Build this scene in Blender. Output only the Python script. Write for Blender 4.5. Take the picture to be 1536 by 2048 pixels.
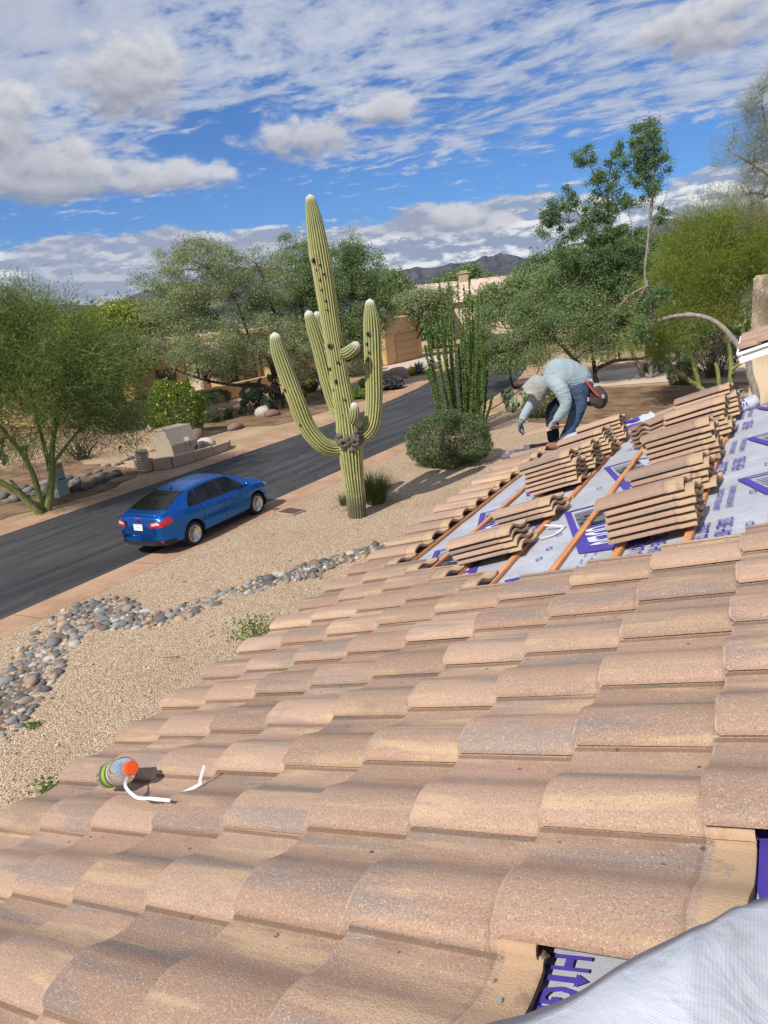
import bpy, math, random
import numpy as np
from mathutils import Vector, Matrix, noise as mnoise
R_ = math.radians
rng = np.random.default_rng(7)
random.seed(7)
S = bpy.context.scene
for o in list(bpy.data.objects):
    bpy.data.objects.remove(o)
COL = S.collection

# ---------------------------------------------------------------- camera
FPX = 1408.3
EYE = 5.3
PITCH, ROLL, YAW = R_(16.31), R_(6.14), R_(32.34)
def cam_basis():
    F = np.array([0, math.cos(PITCH), -math.sin(PITCH)]); Rr = np.array([1., 0, 0]); U = np.cross(Rr, F)
    R2 = Rr*math.cos(ROLL) - U*math.sin(ROLL); U2 = U*math.cos(ROLL) + Rr*math.sin(ROLL)
    c, s = math.cos(YAW), math.sin(YAW); Z = np.array([[c, -s, 0], [s, c, 0], [0, 0, 1]])
    return Z@R2, Z@U2, Z@F
CR, CU, CF = cam_basis()
camd = bpy.data.cameras.new('camera')
cam = bpy.data.objects.new('camera', camd); COL.objects.link(cam)
camd.sensor_fit = 'VERTICAL'; camd.sensor_height = 36.0; camd.lens = 36.0*FPX/2048
camd.clip_start = 0.05; camd.clip_end = 30000
cam.matrix_world = Matrix(((CR[0], CU[0], -CF[0], 0), (CR[1], CU[1], -CF[1], 0), (CR[2], CU[2], -CF[2], EYE), (0, 0, 0, 1)))
S.camera = cam
def ray(px, py):
    d = CF*FPX + CR*(px-768) - CU*(py-1024); return d/np.linalg.norm(d)
def at(px, py, dist):
    """world point seen at a photo position, at a horizontal distance in metres"""
    d = ray(px, py); k = dist/math.hypot(d[0], d[1]); return Vector((d[0]*k, d[1]*k, EYE+d[2]*k))
def gp(px, py, z=0.0):
    """point of the ground seen at a photo position"""
    d = ray(px, py); k = (EYE-z)/-d[2]; return Vector((d[0]*k, d[1]*k, z))

# ---------------------------------------------------------------- light, world, exposure
SUN_EL = R_(48.0); SUN_TO = Vector((-0.10, -0.92, 1.0)).normalized()     # towards the sun
SUN_EL = math.asin(SUN_TO.z)
sund = bpy.data.lights.new('sun', 'SUN'); sund.energy = 5.0; sund.angle = R_(0.53); sund.color = (1.0, 0.955, 0.89)
sun = bpy.data.objects.new('sun', sund); COL.objects.link(sun)
sun.rotation_euler = SUN_TO.to_track_quat('Z', 'Y').to_euler(); sun.location = (0, -20, 40)
S.view_settings.view_transform = 'Standard'; S.view_settings.look = 'None'
S.view_settings.exposure = 0.06; S.view_settings.gamma = 1.0; S.view_settings.use_curve_mapping = False
S.cycles.use_denoising = True
S.cycles.max_bounces = 7; S.cycles.diffuse_bounces = 3; S.cycles.glossy_bounces = 3; S.cycles.transparent_max_bounces = 8
S.cycles.transmission_bounces = 6; S.cycles.volume_bounces = 0

class NT:
    """small helper to write node trees as expressions"""
    def __init__(s, nt): s.t = nt; s.n = nt.nodes; s.l = nt.links
    def put(s, sock, v):
        if isinstance(v, bpy.types.NodeSocket): s.l.new(v, sock)
        elif isinstance(v, (tuple, list)) and len(v) == 3 and sock.type == 'RGBA': sock.default_value = (*v, 1)
        else: sock.default_value = v
    def m(s, op, a, b=0.0, c=0.0, clamp=False):
        n = s.n.new('ShaderNodeMath'); n.operation = op; n.use_clamp = clamp
        s.put(n.inputs[0], a); s.put(n.inputs[1], b)
        if op in ('MULTIPLY_ADD', 'SMOOTH_MIN', 'SMOOTH_MAX', 'COMPARE', 'WRAP'): s.put(n.inputs[2], c)
        return n.outputs[0]
    def v(s, op, a, b=(0, 0, 0), scale=1.0):
        n = s.n.new('ShaderNodeVectorMath'); n.operation = op.rstrip('3')
        s.put(n.inputs[0], a)
        if op == 'MULTIPLY_ADD3': n.operation = 'MULTIPLY_ADD'; s.put(n.inputs[1], b); s.put(n.inputs[2], scale)
        elif op != 'SCALE': s.put(n.inputs[1], b)
        else: s.put(n.inputs['Scale'], scale)
        return n.outputs['Value'] if op in ('LENGTH', 'DOT_PRODUCT', 'DISTANCE') else n.outputs[0]
    def xyz(s, a, b, c):
        n = s.n.new('ShaderNodeCombineXYZ'); s.put(n.inputs[0], a); s.put(n.inputs[1], b); s.put(n.inputs[2], c); return n.outputs[0]
    def sep(s, a):
        n = s.n.new('ShaderNodeSeparateXYZ'); s.put(n.inputs[0], a); return n.outputs
    def mix(s, f, a, b, mode='MIX'):
        n = s.n.new('ShaderNodeMix'); n.data_type = 'RGBA'; n.blend_type = mode; n.clamp_factor = True
        s.put(n.inputs[0], f); s.put(n.inputs[6], a); s.put(n.inputs[7], b); return n.outputs[2]
    def ss(s, x, lo, hi):
        n = s.n.new('ShaderNodeMapRange'); n.interpolation_type = 'SMOOTHSTEP'
        s.put(n.inputs[0], x); s.put(n.inputs[1], lo); s.put(n.inputs[2], hi); return n.outputs[0]
    def lin(s, x, lo, hi, a=0.0, b=1.0):
        n = s.n.new('ShaderNodeMapRange'); s.put(n.inputs[0], x); s.put(n.inputs[1], lo); s.put(n.inputs[2], hi)
        s.put(n.inputs[3], a); s.put(n.inputs[4], b); return n.outputs[0]
    def noise(s, vec, scale=5.0, detail=4.0, rough=0.55, dist=0.0, col=False, dim='3D', lac=2.0):
        n = s.n.new('ShaderNodeTexNoise'); n.noise_dimensions = dim
        if vec is not None: s.put(n.inputs['Vector'], vec)
        s.put(n.inputs['Scale'], scale); s.put(n.inputs['Detail'], detail); s.put(n.inputs['Roughness'], rough); s.put(n.inputs['Distortion'], dist)
        s.put(n.inputs['Lacunarity'], lac)
        return n.outputs[1] if col else n.outputs[0]
    def vor(s, vec, scale=5.0, feature='F1', out='Distance', rand=1.0):
        n = s.n.new('ShaderNodeTexVoronoi'); n.feature = feature
        if vec is not None: s.put(n.inputs['Vector'], vec)
        s.put(n.inputs['Scale'], scale); s.put(n.inputs['Randomness'], rand); return n.outputs[out]
    def ramp(s, f, stops, interp='LINEAR'):
        n = s.n.new('ShaderNodeValToRGB'); cr = n.color_ramp; cr.interpolation = interp
        while len(cr.elements) < len(stops): cr.elements.new(0.5)
        for e, (p, c) in zip(cr.elements, stops): e.position = p; e.color = (*c, 1)
        s.put(n.inputs[0], f); return n.outputs[0]
    def bump(s, h, strength=0.5, dist=0.01, normal=None):
        n = s.n.new('ShaderNodeBump'); s.put(n.inputs['Height'], h); s.put(n.inputs['Strength'], strength); s.put(n.inputs['Distance'], dist)
        if normal is not None: s.put(n.inputs['Normal'], normal)
        return n.outputs[0]
    def tc(s, out='Object'):
        n = s.n.new('ShaderNodeTexCoord'); return n.outputs[out]
    def attr(s, name, out='Fac'):
        n = s.n.new('ShaderNodeAttribute'); n.attribute_name = name; return n.outputs[out]
    def oi(s, out='Random'):
        n = s.n.new('ShaderNodeObjectInfo'); return n.outputs[out]
    def pos(s):
        n = s.n.new('ShaderNodeNewGeometry'); return n.outputs['Position']

W = bpy.data.worlds.new('World'); S.world = W; W.use_nodes = True
def build_world():
    nt = W.node_tree
    for n in list(nt.nodes): nt.nodes.remove(n)
    k = NT(nt)
    sky = nt.nodes.new('ShaderNodeTexSky'); sky.sky_type = 'NISHITA'; sky.sun_disc = False
    sky.sun_elevation = SUN_EL; sky.sun_rotation = math.atan2(SUN_TO.x, SUN_TO.y)
    sky.altitude = 600; sky.air_density = 1.0; sky.dust_density = 0.25; sky.ozone_density = 2.2
    d = k.tc('Generated')
    x, y, z = k.sep(d)
    deg = 57.29578
    az = k.m('MULTIPLY', k.m('ARCTAN2', x, y), deg)
    el = k.m('MULTIPLY', k.m('ARCSINE', z), deg)
    zz = k.m('MAXIMUM', z, 0.0)
    # cloud-sheet coordinates: where the view ray meets a level layer
    inv = k.m('DIVIDE', 1.0, k.m('ADD', zz, 0.07))
    q = k.xyz(k.m('MULTIPLY', x, inv), k.m('MULTIPLY', y, inv), 0.0)
    # ---- base blue (deepened: clear dry air)
    base = k.mix(1.0, sky.outputs[0], (0.36, 0.77, 1.32), 'MULTIPLY')
    # ---- high rippled sheet
    warp = k.noise(q, 1.1, 2, 0.5, col=True)
    q2 = k.v('ADD', q, k.v('SCALE', k.v('SUBTRACT', warp, (0.5, 0.5, 0.5)), scale=0.55))
    big = k.noise(q2, 0.50, 2, 0.5)
    fine = k.noise(k.v('MULTIPLY', q2, (1.3, 1.6, 1.0)), 4.2, 4, 0.66)
    rip = k.noise(k.v('MULTIPLY', q2, (2.0, 5.0, 1.0)), 3.0, 2, 0.6)
    cov = k.m('MULTIPLY_ADD', big, 0.55, k.m('MULTIPLY', fine, 0.62))
    cov = k.m('MULTIPLY_ADD', rip, 0.15, k.m('SUBTRACT', cov, 0.075))
    hi = k.ss(el, 7.0, 11.5)
    thr = k.lin(hi, 0.0, 1.0, 0.68, 0.442)
    g = k.v('MULTIPLY_ADD3', k.xyz(az, el, 0.0), (1/8.0, 1/2.3, 0.0), (40.0/8.0, -12.3/2.3, 0.0))
    gap = k.m('SUBTRACT', 1.0, k.v('DOT_PRODUCT', g, g), clamp=True)
    thr = k.m('MULTIPLY_ADD', gap, 0.13, thr)
    a_sheet = k.ss(cov, thr, k.m('ADD', thr, 0.15))
    a_sheet = k.m('MULTIPLY', k.m('MULTIPLY', a_sheet, k.ss(el, 3.0, 7.0)), 0.88)
    c_sheet = k.mix(k.ss(cov, 0.50, 0.74), (0.46, 0.56, 0.80), (0.84, 0.88, 0.98))
    c_sheet = k.mix(k.m('MULTIPLY', k.ss(big, 0.50, 0.70), 0.55), c_sheet, (0.56, 0.60, 0.70))
    # ---- cumulus, in azimuth / elevation
    aev = k.xyz(az, el, 0.0)
    ae = k.v('MULTIPLY', aev, (0.10, 0.16, 0.0))
    w1 = k.noise(ae, 3.0, 5, 0.58)
    w2 = k.noise(k.v('ADD', ae, (0.02, 0.10, 0)), 3.0, 4, 0.58)      # the same a little higher up: what shades it
    blobs = [(-53, 10.9, 9.5, 2.3, 1.2), (-46.0, 10.3, 5.6, 1.5, 1.15), (-56.0, 13.9, 5.0, 2.6, 1.1), (-46.6, 16.4, 5.0, 2.9, 1.15),
             (-35.4, 12.2, 5.4, 1.9, 0.95), (-29.5, 13.3, 4.2, 1.1, 0.75), (-41.6, 10.5, 1.7, 0.85, 0.95), (-6.0, 14.9, 7.5, 1.9, 1.05), (-24.5, 5.7, 2.7, 1.2, 1.2), (-21.2, 5.1, 1.7, 0.7, 1.0),
             (10.0, 9.0, 6.0, 1.8, 1.0), (-74, 12.0, 8.0, 2.4, 1.1), (60, 11.0, 9.0, 2.2, 1.0), (120, 12.0, 9.0, 2.4, 1.0), (-130, 12.0, 9.0, 2.2, 1.0)]
    def blobfield(vec):
        out = -1.0
        for (a0, e0, ra, re, st) in blobs:
            b = k.v('MULTIPLY_ADD3', vec, (1/ra, 1/re, 0.0), (-a0/ra, -e0/re, 0.0))
            out = k.m('MAXIMUM', out, k.m('MULTIPLY_ADD', k.v('DOT_PRODUCT', b, b), -st, st))
        return out
    f1 = blobfield(aev); f2 = blobfield(k.v('ADD', aev, (0.5, 1.1, 0.0)))
    dens = k.m('MULTIPLY_ADD', k.m('SUBTRACT', w1, 0.5), 1.9, k.m('MULTIPLY', f1, 0.55))
    densu = k.m('MULTIPLY_ADD', k.m('SUBTRACT', w2, 0.5), 1.9, k.m('MULTIPLY', f2, 0.55))
    a_cum = k.m('MULTIPLY', k.ss(dens, 0.02, 0.50), 0.92)
    lit = k.ss(k.m('SUBTRACT', dens, densu), -0.50, 0.70)
    c_cum = k.mix(lit, (0.38, 0.39, 0.46), (0.98, 0.97, 0.97))
    c_cum = k.mix(k.m('MULTIPLY', k.ss(dens, 0.30, 0.9), 0.45), c_cum, (0.47, 0.47, 0.52))
    # ---- bank of cumulus along the horizon
    hb = k.v('MULTIPLY_ADD3', aev, (0.11, 0.36, 0.0), (0.0, 0.0, 3.7))
    n1 = k.noise(hb, 2.3, 5, 0.60)
    n2 = k.noise(k.v('ADD', hb, (0.05, 0.13, 0)), 2.3, 4, 0.60)
    n3 = k.noise(hb, 0.7, 2, 0.5)
    above = k.m('SUBTRACT', el, k.m('MULTIPLY_ADD', n3, 5.0, 3.3))
    hd = k.m('MULTIPLY_ADD', above, -0.42, k.m('MULTIPLY', k.m('SUBTRACT', n1, 0.40), 2.2))
    a_hor = k.m('MULTIPLY', k.ss(hd, 0.0, 0.30), k.ss(el, -2.0, 0.4))
    hl = k.ss(k.m('SUBTRACT', n1, n2), -0.05, 0.10)
    c_hor = k.mix(hl, (0.40, 0.47, 0.64), (1.22, 1.22, 1.22))
    c_hor = k.mix(k.m('MULTIPLY', k.ss(n3, 0.48, 0.62), 0.62), c_hor, (0.46, 0.50, 0.62))
    ST = 9.3      # cloud radiance in the sky texture's own units
    def up(c): return k.mix(1.0, c, (ST, ST, ST), 'MULTIPLY')
    n = base
    n = k.mix(a_sheet, n, up(c_sheet))
    n = k.mix(a_hor, n, up(c_hor))
    n = k.mix(a_cum, n, up(c_cum))
    bg = nt.nodes.new('ShaderNodeBackground'); out = nt.nodes.new('ShaderNodeOutputWorld')
    k.put(bg.inputs[0], n); bg.inputs[1].default_value = 0.081
    nt.links.new(bg.outputs[0], out.inputs[0])
build_world()
W.cycles.sampling_method = "MANUAL"; W.cycles.sample_map_resolution = 256

# ---------------------------------------------------------------- helpers
MATS = {}
def mat(name, build):
    if name in MATS: return MATS[name]
    m = bpy.data.materials.new(name); m.use_nodes = True; nt = m.node_tree
    for n in list(nt.nodes): nt.nodes.remove(n)
    k = NT(nt); out = nt.nodes.new('ShaderNodeOutputMaterial'); b = nt.nodes.new('ShaderNodeBsdfPrincipled')
    nt.links.new(b.outputs[0], out.inputs[0])
    k.b = b; k.o = out
    build(k); MATS[name] = m; return m
def setb(k, **kw):
    names = {'col': 'Base Color', 'rough': 'Roughness', 'metal': 'Metallic', 'normal': 'Normal', 'spec': 'Specular IOR Level', 'coat': 'Coat Weight', 'coatr': 'Coat Roughness', 'trans': 'Transmission Weight', 'ior': 'IOR', 'alpha': 'Alpha'}
    for a, v in kw.items(): k.put(k.b.inputs[names[a]], v)
def plain(name, col, rough=0.7, metal=0.0, var=0.12, scale=8.0, bump=0.0, spec=0.4, coat=0.0):
    """plain painted / stained surface with a little mottling"""
    def f(k):
        o = k.tc('Object'); n = k.noise(o, scale, 5, 0.6)
        c = k.mix(n, tuple(v*(1-var) for v in col), tuple(min(1, v*(1+var)) for v in col))
        setb(k, col=c, rough=k.lin(n, 0.3, 0.7, max(0, rough-0.06), min(1, rough+0.06)), metal=metal, spec=spec, coat=coat)
        if bump: setb(k, normal=k.bump(k.noise(o, scale*6, 4, 0.6), bump, 0.01))
    return mat(name, f)

def mesh_from(name, V, Fc, mats, smooth=False, mi=None, attrs=None):
    me = bpy.data.meshes.new(name)
    me.from_pydata([tuple(v) for v in V], [], Fc)
    for m in (mats if isinstance(mats, (list, tuple)) else [mats]): me.materials.append(m)
    if mi is not None: me.polygons.foreach_set('material_index', np.asarray(mi, dtype=np.int32))
    if smooth: me.polygons.foreach_set('use_smooth', np.ones(len(me.polygons), dtype=bool))
    if attrs:
        for an, vals in attrs.items():
            a = me.attributes.new(an, 'FLOAT', 'POINT'); a.data.foreach_set('value', np.asarray(vals, dtype=np.float32))
    me.update(); return me
def fast_mesh(name, V, Fq, m, attrs=None, smooth=False):
    """V (n,3), Fq (k,4) or (k,3) arrays"""
    V = np.asarray(V, dtype=np.float32); Fq = np.asarray(Fq, dtype=np.int32)
    me = bpy.data.meshes.new(name); w = Fq.shape[1]
    me.vertices.add(len(V)); me.vertices.foreach_set('co', V.ravel())
    me.loops.add(Fq.size); me.loops.foreach_set('vertex_index', Fq.ravel())
    me.polygons.add(len(Fq)); me.polygons.foreach_set('loop_start', np.arange(0, Fq.size, w, dtype=np.int32))
    me.polygons.foreach_set('loop_total', np.full(len(Fq), w, dtype=np.int32))
    if smooth: me.polygons.foreach_set('use_smooth', np.ones(len(Fq), dtype=bool))
    for mm in (m if isinstance(m, (list, tuple)) else [m]): me.materials.append(mm)
    if attrs:
        for an, vals in attrs.items():
            a = me.attributes.new(an, 'FLOAT', 'POINT'); a.data.foreach_set('value', np.asarray(vals, dtype=np.float32))
    me.update(calc_edges=True); return me
def ob(name, me, parent=None, loc=None, M=None):
    o = bpy.data.objects.new(name, me); COL.objects.link(o)
    if M is not None: o.matrix_world = M
    elif loc is not None: o.location = loc
    if parent is not None:
        o.parent = parent; o.matrix_parent_inverse = parent.matrix_basis.inverted()
    return o
def tag(o, label, cat, group=None):
    o['label'] = label; o['category'] = cat
    if group: o['group'] = group
    return o
def thing(name, label, cat, loc=(0, 0, 0), group=None, rz=0.0):
    o = bpy.data.objects.new(name, None); COL.objects.link(o); o.empty_display_size = 0.2
    o.location = loc; o.rotation_euler = (0, 0, rz)
    return tag(o, label, cat, group)
def kid(name, me, parent):
    """part whose mesh is written in the parent's own coordinates"""
    o = bpy.data.objects.new(name, me); COL.objects.link(o); o.parent = parent; return o
def struct(name, me, kind='structure'):
    o = bpy.data.objects.new(name, me); COL.objects.link(o); o['kind'] = kind; return o
def copy_tree(src, parent=None):
    c = src.copy(); COL.objects.link(c)
    if parent is not None: c.parent = parent
    for ch in src.children:
        copy_tree(ch, c)
    return c

class MB:
    def __init__(s): s.v = []; s.f = []; s.mi = []
    def add(s, V, Fc, mi=0):
        o = len(s.v); s.v += [tuple(map(float, v)) for v in V]; s.f += [tuple(i+o for i in f) for f in Fc]; s.mi += [mi]*len(Fc); return s
    def box(s, c, size, M=None, mi=0, bev=0.0):
        x, y, z = (d/2 for d in size); cx, cy, cz = c
        if bev <= 0:
            V = [(cx+sx*x, cy+sy*y, cz+sz*z) for sz in (-1, 1) for sy in (-1, 1) for sx in (-1, 1)]
            Fc = [(0, 2, 3, 1), (4, 5, 7, 6), (0, 1, 5, 4), (2, 6, 7, 3), (0, 4, 6, 2), (1, 3, 7, 5)]
        else:
            b = min(bev, x*.9, y*.9, z*.9)
            V = []
            for (zz, ins) in ((-z, b), (-z+b, 0), (z-b, 0), (z, b)):
                X, Y = x-ins, y-ins; bb = b if ins == 0 else b*.5
                for (sx, sy, k1) in ((1, -1, 0), (1, 1, 1), (-1, 1, 0), (-1, -1, 1)):
                    if k1 == 0: V += [(cx+sx*(X-bb), cy+sy*Y, cz+zz), (cx+sx*X, cy+sy*(Y-bb), cz+zz)]
                    else: V += [(cx+sx*X, cy+sy*(Y-bb), cz+zz), (cx+sx*(X-bb), cy+sy*Y, cz+zz)]
            Fc = [tuple(range(7, -1, -1)), tuple(range(24, 32))]
            for L in range(3):
                for i in range(8): j = (i+1) % 8; Fc.append((L*8+i, L*8+j, L*8+8+j, L*8+8+i))
        if M is not None: V = [M @ Vector(v) for v in V]
        return s.add(V, Fc, mi)
    def tube(s, pts, rad, n=8, mi=0, cap=True, ell=None):
        V, Fc = tube_arrays(pts, rad, n, cap, ell); return s.add(V, Fc, mi)
    def lathe(s, prof, n=24, M=None, mi=0):
        """prof: (r, z) list"""
        V = []; Fc = []
        for (r, z) in prof:
            for i in range(n): a = 2*math.pi*i/n; V.append((r*math.cos(a), r*math.sin(a), z))
        for j in range(len(prof)-1):
            for i in range(n): k = (i+1) % n; Fc.append((j*n+i, j*n+k, (j+1)*n+k, (j+1)*n+i))
        if prof[0][0] > 1e-6: Fc.append(tuple(range(n-1, -1, -1)))
        if prof[-1][0] > 1e-6: Fc.append(tuple(range((len(prof)-1)*n, len(prof)*n)))
        if M is not None: V = [M @ Vector(v) for v in V]
        return s.add(V, Fc, mi)
    def grid(s, fn, nu, nv, mi=0):
        V = [fn(i/nu, j/nv) for j in range(nv+1) for i in range(nu+1)]
        Fc = [(j*(nu+1)+i, j*(nu+1)+i+1, (j+1)*(nu+1)+i+1, (j+1)*(nu+1)+i) for j in range(nv) for i in range(nu)]
        return s.add(V, Fc, mi)
    def prism(s, poly, z0, z1, M=None, mi=0):
        n = len(poly); V = [(x, y, z0) for x, y in poly]+[(x, y, z1) for x, y in poly]
        Fc = [tuple(range(n-1, -1, -1)), tuple(range(n, 2*n))]+[(i, (i+1) % n, n+(i+1) % n, n+i) for i in range(n)]
        if M is not None: V = [M @ Vector(v) for v in V]
        return s.add(V, Fc, mi)
    def mesh(s, name, mats, smooth=False):
        return mesh_from(name, s.v, s.f, mats, smooth, s.mi)
def frames(P):
    P = [Vector(p) for p in P]; n = len(P); T = []
    for i in range(n):
        t = (P[min(i+1, n-1)]-P[max(i-1, 0)]); T.append(t.normalized() if t.length > 1e-9 else Vector((0, 0, 1)))
    a = Vector((1, 0, 0)) if abs(T[0].x) < 0.8 else Vector((0, 1, 0))
    X = (a-T[0]*a.dot(T[0])).normalized(); out = []
    for i in range(n):
        X = (X-T[i]*X.dot(T[i]))
        X = X.normalized() if X.length > 1e-6 else T[i].orthogonal().normalized()
        out.append((P[i], T[i], X, T[i].cross(X)))
    return out
def tube_arrays(pts, rad, n=8, cap=True, ell=None):
    fr = frames(pts); V = []; Fc = []
    for i, (p, t, x, y) in enumerate(fr):
        r = rad[i] if hasattr(rad, '__len__') else rad
        ra, rb = (r, r) if not hasattr(r, '__len__') else r
        for j in range(n):
            a = 2*math.pi*j/n; V.append(p + x*(ra*math.cos(a)) + y*(rb*math.sin(a)))
    m = len(fr)
    for i in range(m-1):
        for j in range(n): k = (j+1) % n; Fc.append((i*n+j, i*n+k, (i+1)*n+k, (i+1)*n+j))
    if cap: Fc.append(tuple(range(n-1, -1, -1))); Fc.append(tuple(range((m-1)*n, m*n)))
    return V, Fc
def spline(pts, n=8):
    """Catmull-Rom through points; any dimension"""
    P = np.array([list(p) for p in pts], dtype=float); out = []
    for i in range(len(P)-1):
        p0, p1, p2, p3 = P[max(i-1, 0)], P[i], P[i+1], P[min(i+2, len(P)-1)]
        for s_ in range(n):
            t = s_/n; out.append(0.5*((2*p1)+(p2-p0)*t+(2*p0-5*p1+4*p2-p3)*t*t+(3*p1-p0-3*p2+p3)*t**3))
    out.append(P[-1]); return np.array(out)
def remeshed(name, mb, voxel, mats, smooth_it=6, fac=0.5):
    """fuse overlapping closed shapes into one continuous smooth surface"""
    me = mb.mesh(name+'_raw', mats); o = bpy.data.objects.new('raw', me); COL.objects.link(o)
    r = o.modifiers.new('r', 'REMESH'); r.mode = 'VOXEL'; r.voxel_size = voxel; r.use_smooth_shade = True
    if smooth_it:
        sm = o.modifiers.new('s', 'SMOOTH'); sm.iterations = smooth_it; sm.factor = fac
    dg = bpy.context.evaluated_depsgraph_get()
    out = bpy.data.meshes.new_from_object(o.evaluated_get(dg), depsgraph=dg); out.name = name
    bpy.data.objects.remove(o); bpy.data.meshes.remove(me)
    out.materials.clear()
    for m in (mats if isinstance(mats, (list, tuple)) else [mats]): out.materials.append(m)
    out.polygons.foreach_set('use_smooth', np.ones(len(out.polygons), dtype=bool))
    return out
def text_mesh(txt, m, size=1.0, align='CENTER', bold=0.0, spacing=1.0, extrude=0.0):
    cu = bpy.data.curves.new('lettering', 'FONT'); cu.body = txt; cu.size = size; cu.align_x = align; cu.align_y = 'CENTER'; cu.offset = bold; cu.space_character = spacing; cu.extrude = extrude
    cu.resolution_u = 2
    o = bpy.data.objects.new('lettering', cu); COL.objects.link(o)
    dg = bpy.context.evaluated_depsgraph_get()
    me = bpy.data.meshes.new_from_object(o.evaluated_get(dg), depsgraph=dg)
    bpy.data.objects.remove(o); me.materials.clear(); me.materials.append(m); return me
# ---------------------------------------------------------------- ground, street, yard
def m_ground(k):
    p = k.pos(); n = k.noise(p, 0.35, 6, 0.6); f = k.noise(p, 9.0, 5, 0.65); g = k.noise(p, 60.0, 3, 0.6)
    c = k.mix(k.ss(n, 0.35, 0.65), (0.33, 0.215, 0.125), (0.47, 0.335, 0.21))
    c = k.mix(k.m('MULTIPLY', k.ss(f, 0.5, 0.75), 0.55), c, (0.21, 0.135, 0.085))
    c = k.mix(k.m('MULTIPLY', k.ss(g, 0.45, 0.7), 0.35), c, (0.55, 0.43, 0.30))
    far = k.ss(k.v('LENGTH', p), 120.0, 260.0)
    scrub = k.mix(k.ss(k.noise(p, 0.08, 5, 0.7), 0.42, 0.58), (0.23, 0.17, 0.11), (0.075, 0.10, 0.05))
    c = k.mix(far, c, scrub)
    setb(k, col=c, rough=0.95, spec=0.1, normal=k.bump(k.m('ADD', f, k.m('MULTIPLY', g, 0.5)), 0.6, 0.03))
M_ground = mat('desert_soil', m_ground)
def m_gravel(k):
    p = k.pos(); w = k.v('ADD', p, k.v('SCALE', k.noise(p, 20, 2, 0.5, col=True), scale=0.02))
    c1 = k.vor(w, 44.0, out='Color'); d1 = k.vor(w, 44.0, out='Distance')
    r, g, b = k.sep(c1)
    col = k.ramp(r, [(0.0, (0.27, 0.17, 0.10)), (0.12, (0.47, 0.325, 0.20)), (0.5, (0.62, 0.455, 0.30)), (0.8, (0.72, 0.555, 0.39)), (1.0, (0.82, 0.69, 0.53))])
    big = k.noise(p, 0.5, 4, 0.6)
    col = k.mix(k.m('MULTIPLY', k.ss(big, 0.45, 0.75), 0.35), col, (0.44, 0.29, 0.17))
    col = k.mix(k.m('MULTIPLY', k.ss(d1, 0.40, 0.66), 0.6), col, (0.20, 0.125, 0.07))
    h = k.m('ADD', k.m('SUBTRACT', 1.0, d1), k.m('MULTIPLY', g, 0.6))
    setb(k, col=col, rough=0.9, spec=0.15, normal=k.bump(h, 0.9, 0.02))
M_gravel = mat('tan_gravel', m_gravel)
def m_asphalt(k):
    p = k.pos(); x, y, z = k.sep(p)
    n = k.noise(p, 0.5, 5, 0.6); st = k.noise(k.v('MULTIPLY', p, (1.6, 0.10, 1)), 1.6, 5, 0.65); g = k.noise(p, 70, 3, 0.6)
    c = k.mix(k.ss(st, 0.35, 0.70), (0.030, 0.029, 0.030), (0.078, 0.075, 0.073))
    c = k.mix(k.m('MULTIPLY', k.ss(n, 0.45, 0.68), 0.6), c, (0.042, 0.041, 0.042))
    # sealed cracks running along and across
    cr = k.m('ABSOLUTE', k.m('SUBTRACT', k.noise(k.v('MULTIPLY', p, (1.0, 0.35, 1)), 0.42, 3, 0.5), 0.5))
    c = k.mix(k.m('SUBTRACT', 1.0, k.ss(cr, 0.0, 0.0035)), c, (0.024, 0.024, 0.025))
    cr2 = k.m('ABSOLUTE', k.m('SUBTRACT', k.noise(k.v('ADD', k.v('MULTIPLY', p, (0.3, 1.0, 1)), (9, 2, 0)), 0.33, 3, 0.5), 0.5))
    c = k.mix(k.m('SUBTRACT', 1.0, k.ss(cr2, 0.0, 0.0025)), c, (0.026, 0.026, 0.027))
    c = k.mix(k.m('MULTIPLY', k.ss(g, 0.58, 0.72), 0.35), c, (0.16, 0.15, 0.14))
    setb(k, col=c, rough=k.lin(n, 0.3, 0.7, 0.62, 0.82), spec=0.35, normal=k.bump(g, 0.35, 0.01))
M_asphalt = mat('asphalt', m_asphalt)
def m_concrete(k):
    p = k.pos(); n = k.noise(p, 1.2, 6, 0.62); g = k.noise(p, 50, 3, 0.6)
    c = k.mix(k.ss(n, 0.3, 0.7), (0.36, 0.215, 0.13), (0.47, 0.30, 0.19))
    c = k.mix(k.m('MULTIPLY', k.ss(g, 0.55, 0.75), 0.3), c, (0.22, 0.13, 0.08))
    c = k.mix(k.m('MULTIPLY', k.ss(k.noise(p, 4, 4, 0.6), 0.55, 0.75), 0.35), c, (0.30, 0.19, 0.12))
    setb(k, col=c, rough=0.88, spec=0.2, normal=k.bump(g, 0.3, 0.008))
M_kerb = mat('tinted_kerb_concrete', m_concrete)
def m_drive(k):
    p = k.pos(); n = k.noise(p, 0.8, 6, 0.62); g = k.noise(p, 40, 3, 0.6)
    c = k.mix(k.ss(n, 0.3, 0.7), (0.55, 0.43, 0.32), (0.66, 0.54, 0.42))
    setb(k, col=k.mix(k.m('MULTIPLY', g, 0.25), c, (0.35, 0.26, 0.18)), rough=0.9, spec=0.2, normal=k.bump(g, 0.25, 0.006))
M_drive = mat('pale_driveway_concrete', m_drive)

def flat(name, poly, z, m):
    n = len(poly); return struct(name, mesh_from(name, [(x, y, z) for x, y in poly], [tuple(range(n))], m))
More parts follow.
